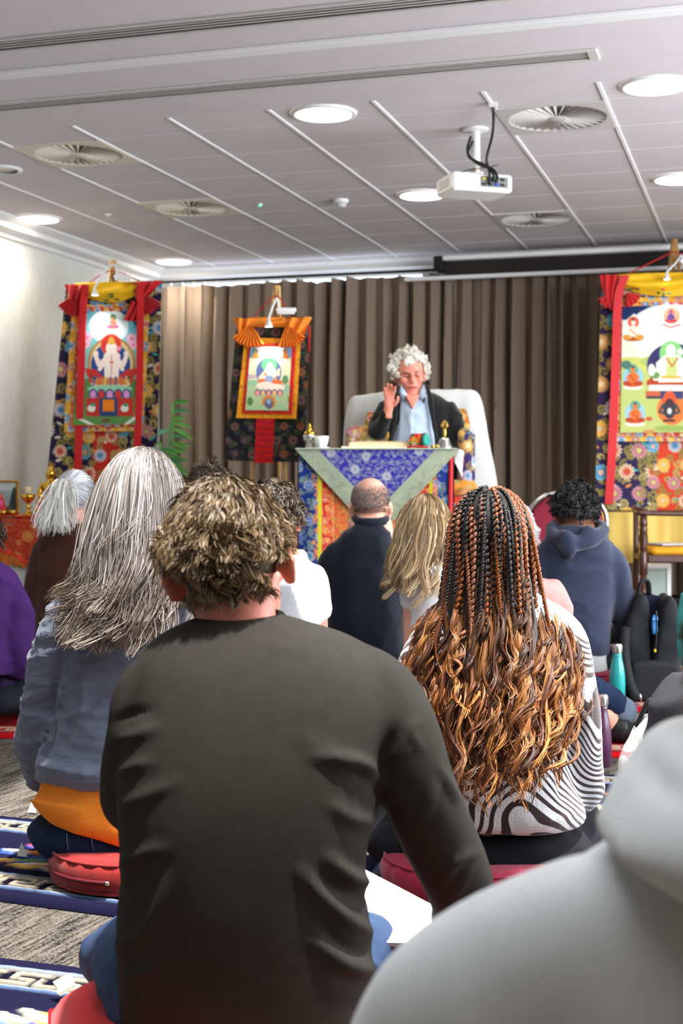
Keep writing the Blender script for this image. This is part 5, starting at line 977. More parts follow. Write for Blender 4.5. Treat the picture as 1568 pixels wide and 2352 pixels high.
def short_hair(c, r, N, L, n, cols, parent, seed, Rm=None, curlamp=.006, curlf=1.5, rad=.0016, whorl=(0, -.35, .9), top=None, ok=None, wild=.25, grav=.35, ncl=250, clw=.7, m='hair', tipcol=None):
    rg = np.random.default_rng(seed); r = np.asarray(r); ok = ok or (lambda u: (u[:, 2] > -.52) & ~((u[:, 1] > .35) & (u[:, 2] < .45)) & ~((u[:, 1] > .05) & (u[:, 2] < -.1)))
    U, root = scalp(N, (0, 0, 0), r, ok, rg); wh = np.array(whorl)/np.linalg.norm(whorl); t = U-wh*(U @ wh)[:, None]*1.0; t = t-U*(t*U).sum(1)[:, None]; t /= np.linalg.norm(t, axis=1)[:, None]+1e-6
    d = t+U*.45+rg.normal(size=U.shape)*wild; Ls = L*(.7+.5*rg.random(N))
    if top is not None: Ls = Ls*np.interp(U[:, 2], [-.5, 0, .6, 1], top)
    P = grow(root, d, Ls, n, grav, 1.0, [((0, 0, 0), r*1.015)], .08, rg); P, gi = clump(P, ncl, clw, .8, rg); ph = rg.uniform(0, 6.28, ncl)[gi]+rg.normal(size=N)*.3; P = curl(P, curlamp, curlf*(.8+.4*rg.random(ncl)[gi]), ph, .8)
    C = pal(cols, ncl, rg)[gi]*.7+pal(cols, N, rg)*.3; C = np.repeat(C[:, None], n, 1)
    if tipcol is not None: f = np.linspace(0, 1, n)[None, :, None]**1.5*.7; C = C*(1-f)+lin(tipcol)*f
    if Rm is not None: P = P @ Rm.T
    return strand_mesh('hair', P+np.asarray(c), taper(n, rad), C, M[m], parent)
def cushion(x, y, r, h, m, label, name='round_cushion', z0=.02, zip_=False, sq=1.0):
    c = (x, y, z0); t = thing(name, label, 'cushion', c, 'meditation cushions'); n = 72; a = np.arange(n)*2*math.pi/n; R = []
    for f, q in ((0, .55), (.04, .84), (.16, .97), (.35, 1.0), (.65, 1.0), (.84, .97), (.96, .84), (1.0, .5)):
        pl = 1+.012*np.cos(a*24)*(1 if .02 < f < .98 else 2.2); R.append(np.stack([x+r*q*pl*np.cos(a), y+r*sq*q*pl*np.sin(a), np.full(n, z0+h*f)], 1))
    mk('cushion_body', loft(R), m, t)
    for f in (.12, .88): mk('piping', tube(np.stack([x+r*.962*np.cos(np.append(a, a[:2])), y+r*sq*.962*np.sin(np.append(a, a[:2])), np.full(n+2, z0+h*f)], 1), .004, 6, caps=False), m, t)
    if zip_:
        b = np.linspace(math.radians(200), math.radians(262), 24); z = mk('zip', tube(np.stack([x+r*1.012*np.cos(b), y+r*1.012*np.sin(b), np.full(24, z0+h*.46)], 1), .005, 6), mat('dark red zip', (96, 20, 30), .6), t)
        mk('zip_pull', box((x+r*1.03*math.cos(b[-1]), y+r*1.03*math.sin(b[-1]), z0+h*.46), (.010, .006, .010), .002), M['chrome'], z, False)
    return t
# ------------------------------------------------------------------ man in the charcoal sweater, nearest centre
M['blacksw'] = mat('charcoal knit', (50, 47.5, 44.5), .9, .08, var=.06, vs=40, bump=.25, bs=700)
M['jean'] = mat('blue denim', (58, 76, 108), .85, .15, var=.12, vs=40, bump=.3, bs=600)
M['navyjean'] = mat('dark blue denim', (26, 40, 66), .85, .15, var=.12, vs=40, bump=.3, bs=600)
M['redcush'] = mat('brick red cushion cloth', (150, 38, 36), .8, .2, var=.05, bump=.15, bs=400, sheen=.2)
M['magcush'] = mat('magenta cushion cloth', (146, 22, 56), .8, .2, var=.05, bump=.15, bs=400, sheen=.2)
def man_charcoal():
    ps = PS(2.1, 556); t = person('person in charcoal sweater with short tousled brown hair, nearest the centre', ps, .2)
    L = [torso(ps, [(1412, 470, 652, .075, .055), (1432, 420, 715, .07, .078), (1466, 355, 815, .06, .10), (1516, 316, 880, .045, .118), (1600, 300, 900, .025, .128), (1720, 282, 884, .005, .132), (1850, 270, 862, -.005, .132), (1990, 280, 840, .0, .132), (2100, 268, 846, .01, .134), (2230, 272, 858, .025, .136), (2352, 280, 862, .04, .138), (2430, 300, 850, .05, .12)]),
         limb(ps, [(790, 1556, .045, .062), (868, 1598, .03, .066), (920, 1690, .01, .064), (955, 1800, .02, .060), (1000, 1910, .06, .060), (1052, 2020, .12, .056), (1062, 2080, .20, .052), (1040, 2110, .34, .042)]),
         limb(ps, [(400, 1560, .045, .062), (346, 1610, .03, .062), (326, 1700, .025, .058), (306, 1790, .09, .054), (310, 1850, .18, .050), (420, 1900, .34, .04)])]
    me = fuse(L, .0075, 9)
    folds(me, [([(862, 1800), (840, 1760), (790, 1745), (720, 1740)], 13, .011), ([(872, 1830), (850, 1790), (810, 1770)], 10, -.007), ([(905, 1680), (885, 1740), (880, 1800)], 14, -.012), ([(860, 1890), (810, 1880), (760, 1850)], 14, .008), ([(858, 2030), (810, 2015), (750, 1970)], 14, .013), ([(850, 2060), (800, 2055), (740, 2015)], 13, -.008), ([(868, 2150), (810, 2120), (740, 2060), (690, 2000)], 15, .012), ([(872, 2235), (800, 2215), (720, 2160)], 17, .011), ([(845, 2190), (790, 2175), (730, 2120)], 13, -.008),
               ([(262, 1700), (310, 1690), (360, 1672)], 13, .007), ([(258, 1660), (300, 1640), (345, 1632)], 11, -.006), ([(262, 1780), (310, 1760), (350, 1752)], 12, .006), ([(275, 1990), (330, 1960), (380, 1950)], 14, .008), ([(280, 2030), (330, 2010)], 12, -.006), ([(256, 2180), (320, 2150), (360, 2080), (380, 2020)], 17, .008), ([(290, 2250), (350, 2225)], 14, .006),
               ([(1010, 1760), (1030, 1800), (1050, 1840)], 9, .007), ([(1000, 1800), (985, 1850), (960, 1880)], 12, .006), ([(1090, 1960), (1040, 1985), (1010, 2040)], 12, .008), ([(960, 1650), (945, 1680), (965, 1720)], 10, .006), ([(540, 1500), (620, 1485), (700, 1490)], 24, .003), ([(1085, 1990), (1050, 2040), (1020, 2070)], 12, .006), ([(700, 1700), (780, 1740), (850, 1770)], 20, .004), ([(400, 1800), (330, 1830), (280, 1850)], 14, .006)])
    wrinkle(me, .0022, 9, 21, (1, 1, .7), False)
    sw = fmesh(me, 'sweater', M['blacksw'], t)
    collar(ps, 558, 1424, .060, .056, .0075, .075, M['blacksw'], t, 'neckband', .004, -.006)
    c = ps.P(531, 1296, .105); Rm = rotm(-.17, -.05, -.12); body = head_parts(c, 1.10, Rm, .135, .058)+[core(ps, 1450, 2300, None, .08, .085)]
    h = ps.P(1035, 2130, .42); body += [tube([ps.P(1060, 2070, .20), h], [.036, .028], 12), ellip(h+(-.05, .03, 0), (.05, .042, .022))]+[tube([h+(-.08, .01+.018*k, 0), h+(-.12-.01*(k in (1, 2)), .012+.02*k, -.008), h+(-.15-.012*(k in (1, 2)), .012+.02*k, -.03)], [.010, .0095, .008], 8, 8) for k in range(4)]+[tube([h+(-.03, -.01, .01), h+(-.06, -.035, .0), h+(-.085, -.04, -.012)], [.011, .011, .009], 8, 8)]
    fmesh(fuse(body, .006, 4), 'body', M['skinred'], t)
    hc = c+Rm @ np.array([0, -.012, .030])*1.1; hr = np.array([.0850, .106, .101])
    cap(hc, hr*1.0, (58, 46, 36), t, Rm=Rm, zmin=-.62)
    okf = lambda u: (u[:, 2] > -.80) & ~((u[:, 1] > .35) & (u[:, 2] < .45)) & ~((u[:, 1] > .0) & (u[:, 2] < -.02)) & ~((np.abs(u[:, 0]) > .60) & (u[:, 2] < -.28))
    short_hair(hc, hr, 8500, .050, 8, [(80, 64, 46), (58, 46, 34), (108, 88, 62), (70, 56, 42), (126, 106, 78), (46, 36, 28)], t, 5, Rm, .0045, 1.0, .00115, (.15, .1, 1), [.75, .95, 1.1, 1.15], okf, .34, .30, 620, .70, tipcol=(150, 124, 90))  # paler tips put a sunlit look into the hair colour
    lg = legs(ps, .15, 'jeans', M['jean'], t, .27, .15, [tube([ps.P(370, 2350, .04), ps.P(300, 2225, .10), ps.P(292, 2190, .34)], [.07, .062, .06], 16, 12), tube([ps.P(770, 2360, .06), ps.P(880, 2300, .25), ps.P(960, 2260, .4)], [.07, .07, .06], 16, 12)], .40)
    # booklet on the lap
    t2 = thing('paper_sheets', 'white sheet of paper resting on the lap of the charcoal sweater person', 'paper', ps.P(900, 2150, .2)); Q = np.array([WP(770, 1975, 2.66), WP(1030, 2112, 2.56), WP(955, 2175, 2.30), WP(690, 2172, 2.30)]); nn = np.cross(Q[1]-Q[0], Q[3]-Q[0]); nn /= np.linalg.norm(nn); nn *= np.sign(nn[2])
    wp = mat('bright white paper', (245, 245, 243), .7, .2)
    for k in range(4): mk('sheet', extr(Q+nn*(.0022*k)+np.array([.002*k, 0, 0]), nn*.0012), wp, t2, False)
    # red floor pillow below him
    c = np.array([-.155, 2.20, 0.0]); t3 = thing('floor_pillow', 'bright red square pillow poking out under the charcoal sweater person', 'pillow', (c[0], c[1], .02)); q = np.array([WP(98, 2340, 2.62)[0], 2.42])
    def pil(s, tt, sg):
        a, b = s*2-1, tt*2-1; th = np.sqrt(np.clip((1-a**4)*(1-b**4), 0, 1)); x = a*.29*(1-.08*b*b); y = b*.29*(1-.08*a*a); r_ = .35; return np.stack([c[0]+.0+x*math.cos(r_)-y*math.sin(r_), c[1]+.02+x*math.sin(r_)+y*math.cos(r_), .105+sg*.085*th+.01*a*b], -1)
    A, Fa = grid(lambda s, tt: pil(s, tt, 1), 30, 30); B, Fb = grid(lambda s, tt: pil(s, tt, -1), 30, 30); me_ = (np.concatenate([A, B]), np.concatenate([Fa, Fb[:, ::-1]+len(A)]))
    mk('pillow_body', me_, mat('bright red cotton', (206, 20, 30), .8, .2, var=.05, bump=.2, bs=300, sheen=.2), t3)
    e = np.array([pil(np.array(s), np.array(tt), 0) for s, tt in [(x, 0) for x in np.linspace(0, 1, 12)]+[(1, x) for x in np.linspace(0, 1, 12)]+[(1-x, 1) for x in np.linspace(0, 1, 12)]+[(0, 1-x) for x in np.linspace(0, 1, 12)]]); mk('seam', tube(e, .004, 6, caps=False), mat('red seam', (170, 16, 26), .8), t3)
    c = WP(150, 2295, 2.63); c[2] = max(c[2], .05); t4 = thing('paper_card', 'small cream card tucked beside the bright red pillow', 'card', c-(0, 0, .02)); mk('card_face', box(c, (.034, .002, .028), 0, rx=-.5, rz=.3, ry=-.4), M['pages'], t4, False); mk('card_fold', box(c+(-.003, .003, .0), (.034, .002, .028), 0, rx=-.8, rz=.3, ry=-.4), M['pages'], t4, False)
man_charcoal()
# ------------------------------------------------------------------ woman with long grey hair
M['gauze'] = mat('crinkled blue grey gauze', (108, 115, 134), .9, .1, var=.10, vs=30, bump=.7, bs=55, stretch=(.35, 1, 1.6), sheen=.2)
M['orange'] = mat('orange jersey', (240, 140, 46), .85, .15, var=.05, vs=50, bump=.15, bs=250, stretch=(.2, 1, 1))
def woman_grey():
    ps = PS(3.45, 300); t = person('person with long straight grey hair, blue grey gauze shirt over orange top', ps, .13)
    L = [torso(ps, [(1338, 255, 395, .0, .06), (1356, 215, 430, 0, .085), (1390, 160, 460, .0, .105), (1450, 145, 470, .01, .115), (1560, 135, 468, .01, .12), (1660, 115, 468, .01, .125), (1730, 90, 470, .01, .13), (1775, 82, 470, .01, .132), (1795, 92, 462, .01, .12)]),
         limb(ps, [(180, 1400, 0, .06), (135, 1460, .0, .062), (108, 1560, .01, .056), (88, 1660, .04, .054), (84, 1735, .10, .052), (110, 1790, .20, .045), (230, 1800, .34, .035)]), limb(ps, [(430, 1400, 0, .06), (470, 1470, .0, .06), (490, 1600, .03, .054), (490, 1720, .10, .05), (420, 1790, .3, .04)])]
    me = fuse(L, .0085, 6); wrinkle(me, .008, 13, 31, (.55, 1, 1.5)); wrinkle(me, .0055, 34, 33, (.35, 1, 1.6))
    folds(me, [([(80, 1752), (160, 1772), (260, 1788)], 9, .014), ([(90, 1772), (170, 1792), (260, 1800)], 7, .010), ([(140, 1500), (125, 1600), (118, 1700), (96, 1745)], 8, -.014), ([(100, 1700), (130, 1620), (150, 1560)], 9, .010), ([(160, 1730), (200, 1660), (240, 1620)], 10, .008)])
    fmesh(me, 'gauze_shirt', M['gauze'], t)
    me = fuse([torso(ps, [(1720, 110, 468, .02, .115), (1790, 96, 470, .02, .128), (1840, 80, 476, .02, .135), (1890, 72, 485, .02, .14), (1925, 100, 485, .02, .13)])], .009, 6); V = getv(me); N = getn(me); X, Y = proj(V)
    V[:, 2] += (.066-.060*np.clip((X-80)/190, -.3, 1.6))*sm((Y-1830)/80); setv(me, V); wrinkle(me, .003, 12, 41, (.6, 1, 1.4)); fmesh(me, 'orange_top', M['orange'], t)
    fmesh(fuse(head_parts(ps.P(328, 1160, .02), 1.0)+[core(ps, 1345, 1900)], .007, 4), 'body', M['skin'], t)
    lg = legs(ps, .125, 'jeans', M['navyjean'], t, .22, .14, [torso(ps, [(1870, 80, 485, .03, .11), (1905, 62, 490, .03, .132), (1940, 76, 490, .03, .132), (1965, 120, 480, .03, .12)], 30, 2.6, 10)], .22)
    for px in (153, 210): mk('stitching', tube([ps.P(px, 1915, -.105), ps.P(px+1, 1932, -.107), ps.P(px+4, 1952, -.103)], .0011, 5, 8), mat('pale denim thread', (84, 108, 140), .8), lg)
    cushion(ps.x+.005, 3.46, .205, .088, M['redcush'], 'brick red round cushion with zip under the grey haired person', zip_=True)
    # hair
    rg = np.random.default_rng(11); c = ps.P(326, 1128, .0); r = np.array([.094, .108, .108]); ok = lambda u: (u[:, 2] > .22) & ~((u[:, 1] > .55) & (u[:, 2] < .6))
    cap(c, r*.985, (120, 112, 108), t, zmin=-.85); N, n = 6000, 18
    fmesh(fuse([torso(ps, [(1100, 285, 370, -.005, .06), (1140, 250, 402, 0, .092), (1220, 232, 415, -.01, .09), (1300, 230, 420, -.03, .085), (1370, 215, 420, -.06, .07), (1420, 200, 360, -.085, .05)], 30, 2.2, 14)], .008, 5), 'hair_mass', mat('grey brown hair mass', (104, 97, 92), .6, var=.2, vs=90, stretch=(1, 1, .08)), t)
    U, root = scalp(N, c, r, ok, rg); part = np.stack([U[:, 0]*.8, U[:, 1]*.2-.75, -.3+0*U[:, 0]], 1); d = part-U*(part*U).sum(1)[:, None]
    sh = ps.P(305, 1440, .0); coll = [(c, r*1.02), ((sh[0], sh[1], sh[2]-.06), (.20, .13, .15)), ((c[0]-.005, c[1]+.01, c[2]-.14), (.095, .09, .13))]
    Lh = .27+.07*np.clip(U[:, 2], 0, 1)+.04*np.clip(-U[:, 0], 0, 1)-.07*np.clip(U[:, 0]-.1, 0, 1)+.02*rg.random(N); pull = lambda p, k: np.stack([(-.05*sm((k-.66)/.3))*(p[:, 0] < c[0]+.07), -.05+0*p[:, 0], .10*sm((k-.7)/.3)+0*p[:, 0]], 1)
    gr = rg.choice(N, 60, replace=False); Lh = Lh+(.15*rg.random(60))[((root[:, None]-root[gr][None])**2).sum(-1).argmin(1)]
    P = grow(root, d, Lh, n, .42, 1.0, coll, .03, rg, pull=pull); P, gi = clump(P, 170, .62, 2.6, rg)
    k = np.linspace(0, 1, n)[None]; ph = rg.uniform(0, 6.28, 170)[gi]+rg.normal(size=N)*.25; am = (.012+.030*rg.random(170))[gi]; P = curl(P, am, .9+.9*rg.random(170)[gi], ph, 3.2); P += rg.normal(size=(N, 1, 3))*.003*k[..., None]
    fan = ((gi % 2 == 0) & (U[:, 0] < .05) & (P[:, -1, 2] < ps.Z(1375)))[:, None]; P[..., 0] -= .045*sm((k-.72)/.28)**1.3*fan; P[..., 2] += .025*sm((k-.82)/.18)**1.5*fan
    C0 = pal([(158, 150, 147), (118, 110, 107), (180, 173, 170), (88, 81, 78), (138, 129, 123)], N, rg, .10); C1 = pal([(140, 122, 104), (110, 94, 80), (170, 152, 130), (96, 84, 74)], N, rg, .12); f = sm((k-.55)/.55)[..., None]; C = C0[:, None]*(1-f)+C1[:, None]*f
    strand_mesh('hair', P, taper(n, .0013, .4), C, M['hair'], t)
woman_grey()
# ------------------------------------------------------------------ woman with braids in zebra sweater
def zebra_mat():
    m = bpy.data.materials.new('zebra stripe knit'); m.use_nodes = True; nt = m.node_tree; b = nt.nodes['Principled BSDF']; L = nt.links.new; N = nt.nodes.new
    tc = N('ShaderNodeTexCoord'); sx = N('ShaderNodeSeparateXYZ'); L(tc.outputs['Object'], sx.inputs[0])
    def noi(sc, det, w):
        n = N('ShaderNodeTexNoise'); n.noise_dimensions = '4D'; n.inputs['Scale'].default_value = sc; n.inputs['Detail'].default_value = det; n.inputs['W'].default_value = w; L(tc.outputs['Object'], n.inputs['Vector']); return n.outputs['Fac']
    def mth(op, a, c, d=None):
        q = N('ShaderNodeMath'); q.operation = op
        for i, v in enumerate((a, c, d)):
            if v is None: continue
            if isinstance(v, (int, float)): q.inputs[i].default_value = v
            else: L(v, q.inputs[i])
        return q.outputs[0]
    n1 = mth('MULTIPLY', mth('SUBTRACT', noi(3.6, .7, 1.7), .5), .54); n2 = mth('MULTIPLY', mth('SUBTRACT', noi(9.0, 0, 4.1), .5), .06)
    h = mth('ADD', mth('ADD', sx.outputs['Z'], n1), n2); h = mth('ADD', h, mth('MULTIPLY', sx.outputs['X'], .10))
    st = mth('SINE', mth('MULTIPLY', h, 2*math.pi/.021), 0); thin = mth('SUBTRACT', mth('MULTIPLY', mth('SUBTRACT', noi(2.2, 0, 8.0), .5), 1.6), .12)
    k = N('ShaderNodeMapRange'); k.inputs['From Min'].default_value = -.14; k.inputs['From Max'].default_value = .14; L(mth('ADD', st, thin), k.inputs['Value'])
    sunwhite = N('ShaderNodeMapRange'); sunwhite.inputs['From Min'].default_value = .51; sunwhite.inputs['From Max'].default_value = .54; L(mth('ADD', mth('ADD', sx.outputs['Z'], mth('MULTIPLY', n1, .25)), mth('MULTIPLY', sx.outputs['X'], .10)), sunwhite.inputs['Value'])  # shoulder tops painted white over the stripes, as if burnt out by sunlight
    f = mth('MAXIMUM', k.outputs[0], sunwhite.outputs[0]); mx = N('ShaderNodeMix'); mx.data_type = 'RGBA'; L(f, mx.inputs['Factor']); mx.inputs['A'].default_value = (*lin((58, 42, 44)), 1); mx.inputs['B'].default_value = (*lin((226, 226, 230)), 1); L(mx.outputs['Result'], b.inputs['Base Color'])
    b.inputs['Roughness'].default_value = .95; b.inputs['Specular IOR Level'].default_value = .1; b.inputs['Sheen Weight'].default_value = .4
    w = N('ShaderNodeTexNoise'); w.inputs['Scale'].default_value = 260; L(tc.outputs['Object'], w.inputs['Vector']); bp = N('ShaderNodeBump'); bp.inputs['Strength'].default_value = .5; bp.inputs['Distance'].default_value = .004; L(w.outputs['Fac'], bp.inputs['Height']); L(bp.outputs[0], b.inputs['Normal'])
    return m
def woman_zebra():
    ps = PS(3.35, 1140); t = person('person with long copper braids in a brown and white zebra knit sweater', ps, .13)
    L = [torso(ps, [(1352, 1075, 1210, .0, .06), (1370, 1030, 1245, 0, .085), (1410, 990, 1290, .0, .105), (1480, 962, 1310, .01, .118), (1580, 950, 1312, .01, .122), (1700, 958, 1300, .01, .125), (1790, 962, 1310, .01, .13), (1845, 955, 1335, .01, .138), (1878, 965, 1345, .01, .138), (1892, 985, 1325, .01, .12)]),
         limb(ps, [(1240, 1420, 0, .055), (1290, 1470, .0, .062), (1312, 1560, .01, .060), (1325, 1660, .02, .058), (1335, 1760, .05, .054), (1338, 1815, .12, .05), (1300, 1840, .26, .042)]), limb(ps, [(1020, 1440, 0, .05), (975, 1500, .0, .056), (950, 1590, .01, .056), (935, 1700, .04, .052), (950, 1800, .14, .048), (1040, 1840, .28, .04)])]
    me = fuse(L, .009, 7); folds(me, [([(1250, 1560), (1275, 1660), (1290, 1760), (1290, 1830)], 11, -.022), ([(1300, 1640), (1320, 1700), (1310, 1760)], 10, -.012), ([(1330, 1850), (1280, 1880), (1200, 1890)], 14, .010), ([(1240, 1700), (1260, 1760)], 12, .01), ([(1340, 1600), (1350, 1680)], 10, .008)]); wrinkle(me, .005, 9, 51, (1, 1, 1), False)
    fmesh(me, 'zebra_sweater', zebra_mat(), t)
    fmesh(fuse(head_parts(ps.P(1126, 1232, .03), 1.0)+[core(ps, 1360, 1940)], .007, 4), 'body', M['skinbrown'], t)
    bk = mat('black trousers', (24, 24, 28), .85, .15, var=.1, bump=.2); legs(ps, .085, 'trousers', bk, t, .25, .15, [torso(ps, [(1900, 950, 1335, .02, .11), (1940, 930, 1365, .02, .135), (1975, 950, 1350, .02, .14), (2005, 1000, 1300, .02, .12)], 30, 2.6, 10), tube([ps.P(960, 1960, .03), ps.P(890, 1940, .1), ps.P(880, 1925, .25)], [.06, .055, .05], 14, 12), tube([ps.P(1290, 1960, .05), ps.P(1350, 1930, .18), ps.P(1385, 1905, .34)], [.06, .062, .055], 14, 12)], .24)
    cushion((1108-784)/F*3.36, 3.36, .245, .09, M['magcush'], 'magenta round cushion under the person in zebra sweater', sq=.85)
    # braided hair: plaits on the scalp, loose copper curls below
    rg = np.random.default_rng(17); c = ps.P(1126, 1222, .0); r = np.array([.092, .106, .104]); cap(c, r*1.0, (26, 22, 22), t, zmin=-.75, yface=.5)
    sh = ps.P(1135, 1480, .0); coll = [(c, r*1.045), ((sh[0], sh[1], sh[2]-.05), (.20, .145, .19)), ((c[0], c[1], c[2]-.16), (.09, .105, .14))]
    ok = lambda u: (u[:, 2] > -.15) & ~((u[:, 1] > .5) & (u[:, 2] < .7)); Nb, n = 86, 30
    U, root = scalp(Nb*30, c, r*1.02, ok, rg); sel = [0]
    dm = ((U-U[0])**2).sum(1)
    while len(sel) < Nb: j = int(dm.argmax()); sel.append(j); dm = np.minimum(dm, ((U-U[j])**2).sum(1))
    U, root = U[sel], root[sel]; tgt = np.stack([U[:, 0]*.5, -.55+U[:, 1]*.3, -.5+0*U[:, 0]], 1); d = tgt-U*(tgt*U).sum(1)[:, None]
    pull = lambda p, k: np.stack([(p[:, 0]-c[0])*np.where(p[:, 0] < c[0], 1.5, .35)*sm((k-.4)/.5), -.05+0*p[:, 0], 0*p[:, 0]], 1)
    P = grow(root, d, .36+.06*rg.random(Nb), n, .55, 1.0, coll, .03, rg, pull=pull)
    Pf = np.array([crom(p, 90) for p in P]); k = np.linspace(0, 1, 90); C = np.zeros((Nb, 90, 3)); blk, cop, gol = lin((30, 24, 22)), lin((150, 88, 52)), lin((196, 134, 74))
    ins = rg.random(Nb) < .42; f = np.where(ins[:, None], sm((k[None]-.55)/.3), np.clip(.8+.0*k[None], 0, 1)); C = blk*(1-f[..., None])+(cop+rg.normal(size=(Nb, 1, 1))*.02)*f[..., None]
    PA, CA = [], []
    for h_ in (0, 1):
        a = k[None]*2*math.pi*26+h_*math.pi+rg.uniform(0, 6, (Nb, 1)); T = np.gradient(Pf, axis=1); T /= np.linalg.norm(T, axis=2)[..., None]+1e-9; e1 = np.cross(T, np.array([.1, 1, .05])); e1 /= np.linalg.norm(e1, axis=2)[..., None]+1e-9; e2 = np.cross(T, e1)
        PA.append(Pf+.0032*(e1*np.cos(a)[..., None]+e2*np.sin(a)[..., None])); CA.append(C*(1.0 if h_ else .8))
    br = strand_mesh('braids', np.concatenate(PA), np.full(90, .0034), np.concatenate(CA), M['hair'], t, 4)
    fmesh(fuse([torso(ps, [(1190, 1050, 1205, .0, .09), (1260, 1030, 1215, -.0, .095), (1340, 1020, 1215, -.02, .085), (1430, 1020, 1205, -.05, .07), (1530, 1010, 1210, -.075, .05), (1620, 1020, 1200, -.085, .04), (1680, 1050, 1170, -.09, .03)], 30, 2.2, 16)], .009, 5), 'hair_mass', mat('dark hair mass', (40, 26, 18), .6, var=.3, vs=60, stretch=(1, 1, .1)), t)
    Nc, n2 = 420, 40; i = rg.integers(Nb, size=Nc); st = rg.uniform(.60, 1.0, Nc); q = (st*89).astype(int); root2 = Pf[i, q]+rg.normal(size=(Nc, 3))*.004; T = np.gradient(Pf, axis=1)[i, q]
    pull2 = lambda p, kk: np.stack([(p[:, 0]-c[0]+.02)*np.clip(.8-kk*2.6, -1.3, 1)*np.where(p[:, 0] > c[0], 1.0, 1)-.05*(p[:, 0] > c[0]+.06), -.10+0*p[:, 0], 0*p[:, 0]], 1)
    L2 = np.clip(.60-st*.36, .10, .5)*(.55+.5*rg.random(Nc))
    P2 = grow(root2, T, L2, n2, .5, 1.0, coll, .07, rg, pull=pull2); P2 = curl(P2, .009+.016*rg.random(Nc), 1.5+1.4*rg.random(Nc), rg.uniform(0, 6.28, Nc), .9)
    P2[..., 1] -= .03*rg.random((Nc, 1))*np.linspace(0, 1, n2)[None]
    cols = pal([(122, 70, 36), (164, 102, 50), (98, 54, 28), (188, 126, 64), (66, 38, 24)], Nc, rg, .15); C2 = np.repeat(cols[:, None], n2, 1); tf = np.linspace(0, 1, n2)[None, :, None]; C2 = C2*(.60+.45*tf)
    zz = sm((P2[:, :1, 2:3]-ps.Z(1420))/.10); C2 = C2*(1-.88*zz)+blk*.88*zz
    tt = np.linspace(0, 1, n2); strand_mesh('curls', P2, (.0058*np.minimum(1, .5+tt*6)*(1-.75*tt**2.2))[None]*(.7+.6*rg.random((Nc, 1))), C2, M['hair'], t, 4, .6)
    # finer strands riding on the curls
    j = np.repeat(np.arange(Nc), 5); P2s, C2s = P2[:, ::2], C2[:, ::2]; P3 = P2s[j]+rg.normal(size=(len(j), 1, 3))*.0045+curl(P2s[j], .004, 3+rg.random(len(j)), rg.uniform(0, 6.28, len(j)), .8)-P2s[j]; strand_mesh('curl_strands', P3, taper(n2//2, .0011, .3), C2s[j]*(.8+.7*rg.random((len(j), 1, 1))), M['hair'], t)
woman_zebra()
# ------------------------------------------------------------------ the other listeners
def sitter(label, ps, rows, arms, hc, hs, shirt, skin, garment='shirt', Rm=None, bare=(), wr=(.005, 12), vox=.011, zs=.03, trousers=None, hide_legs=False, nl='trousers', colfn=None, neck=.16):
    t = person(label, ps, 0); me = fuse([torso(ps, rows)]+[limb(ps, a) for a in arms], vox, 6); wrinkle(me, wr[0], wr[1], int(ps.px) % 97, (.8, 1, 1.2))
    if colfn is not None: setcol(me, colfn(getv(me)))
    g = fmesh(me, garment, shirt, t); c = ps.P(*hc); fmesh(fuse(head_parts(c, hs, Rm, neck)+[core(ps, rows[0][0]+4, rows[-1][0], (rows[0][1]+rows[0][2])/2)]+[limb(ps, b, 12) for b in bare], .0095, 3), 'body', skin, t)
    legs(ps, zs, nl, trousers or M['darkcloth'], t, .21, .10); return t, c
M['darkcloth'] = mat('dark trousers', (30, 32, 40), .85, .15, var=.1)
M['navywool'] = mat('navy zip jacket', (22, 27, 38), .85, .15, var=.08, vs=30, bump=.2, bs=400, sheen=.2)
M['whitetee'] = mat('white cotton', (232, 234, 236), .8, .2, var=.03, bump=.1, bs=300)
M['teecol'] = mat('white and grey cotton', (255, 255, 255), .8, .2, attr=True, bump=.15, bs=300)
M['navyhood'] = mat('navy sweatshirt', (46, 52, 72), .9, .1, var=.07, vs=40, bump=.2, bs=500, sheen=.3)
M['brownsh'] = mat('brown wool', (70, 40, 28), .9, .1, var=.1, vs=30, bump=.2, bs=400, sheen=.2)
M['purple'] = mat('purple cotton', (70, 38, 98), .85, .15, var=.08, bump=.15, bs=300)
M['pinksh'] = mat('pale pink cotton', (214, 138, 132), .85, .15, var=.04)
M['tealsh'] = mat('teal cotton', (64, 150, 146), .85, .15, var=.06)
M['greysh'] = mat('dark grey fleece', (64, 64, 68), .9, .1, var=.08, bump=.25, bs=300)
M['burg'] = mat('burgundy cushion cloth', (122, 20, 46), .8, .2, var=.05, sheen=.2)
# bald man
ps = PS(5.8, 842); t, c = sitter('balding person with grey stubble and navy high collar jacket before the throne table', ps, [(1196, 815, 885, 0, .058), (1212, 800, 892, 0, .075), (1240, 770, 905, 0, .10), (1285, 745, 915, .01, .115), (1350, 742, 920, .01, .12), (1450, 748, 930, .01, .125), (1560, 745, 938, .01, .13), (1615, 765, 925, .01, .11)],
   [[(780, 1262, 0, .055), (752, 1310, 0, .056), (748, 1400, .03, .05), (765, 1480, .14, .045), (820, 1500, .3, .035)], [(895, 1262, 0, .055), (915, 1320, 0, .056), (922, 1410, .03, .05), (910, 1490, .14, .045), (860, 1505, .3, .035)]], (850, 1163, .03), 1.0, M['navywool'], M['skin'], 'jacket')
collar(ps, 850, 1195, .064, .06, .022, .01, M['navywool'], t, 'stand_collar', 0, -.01)
okb = lambda u: (u[:, 2] > -.62) & ~((u[:, 1] > .3) & (u[:, 2] < .5)) & ~((u[:, 2] > .30+.38*np.random.default_rng(len(u)).random(len(u)))) & ~((np.abs(u[:, 0]) > .8) & (u[:, 2] < -.35))
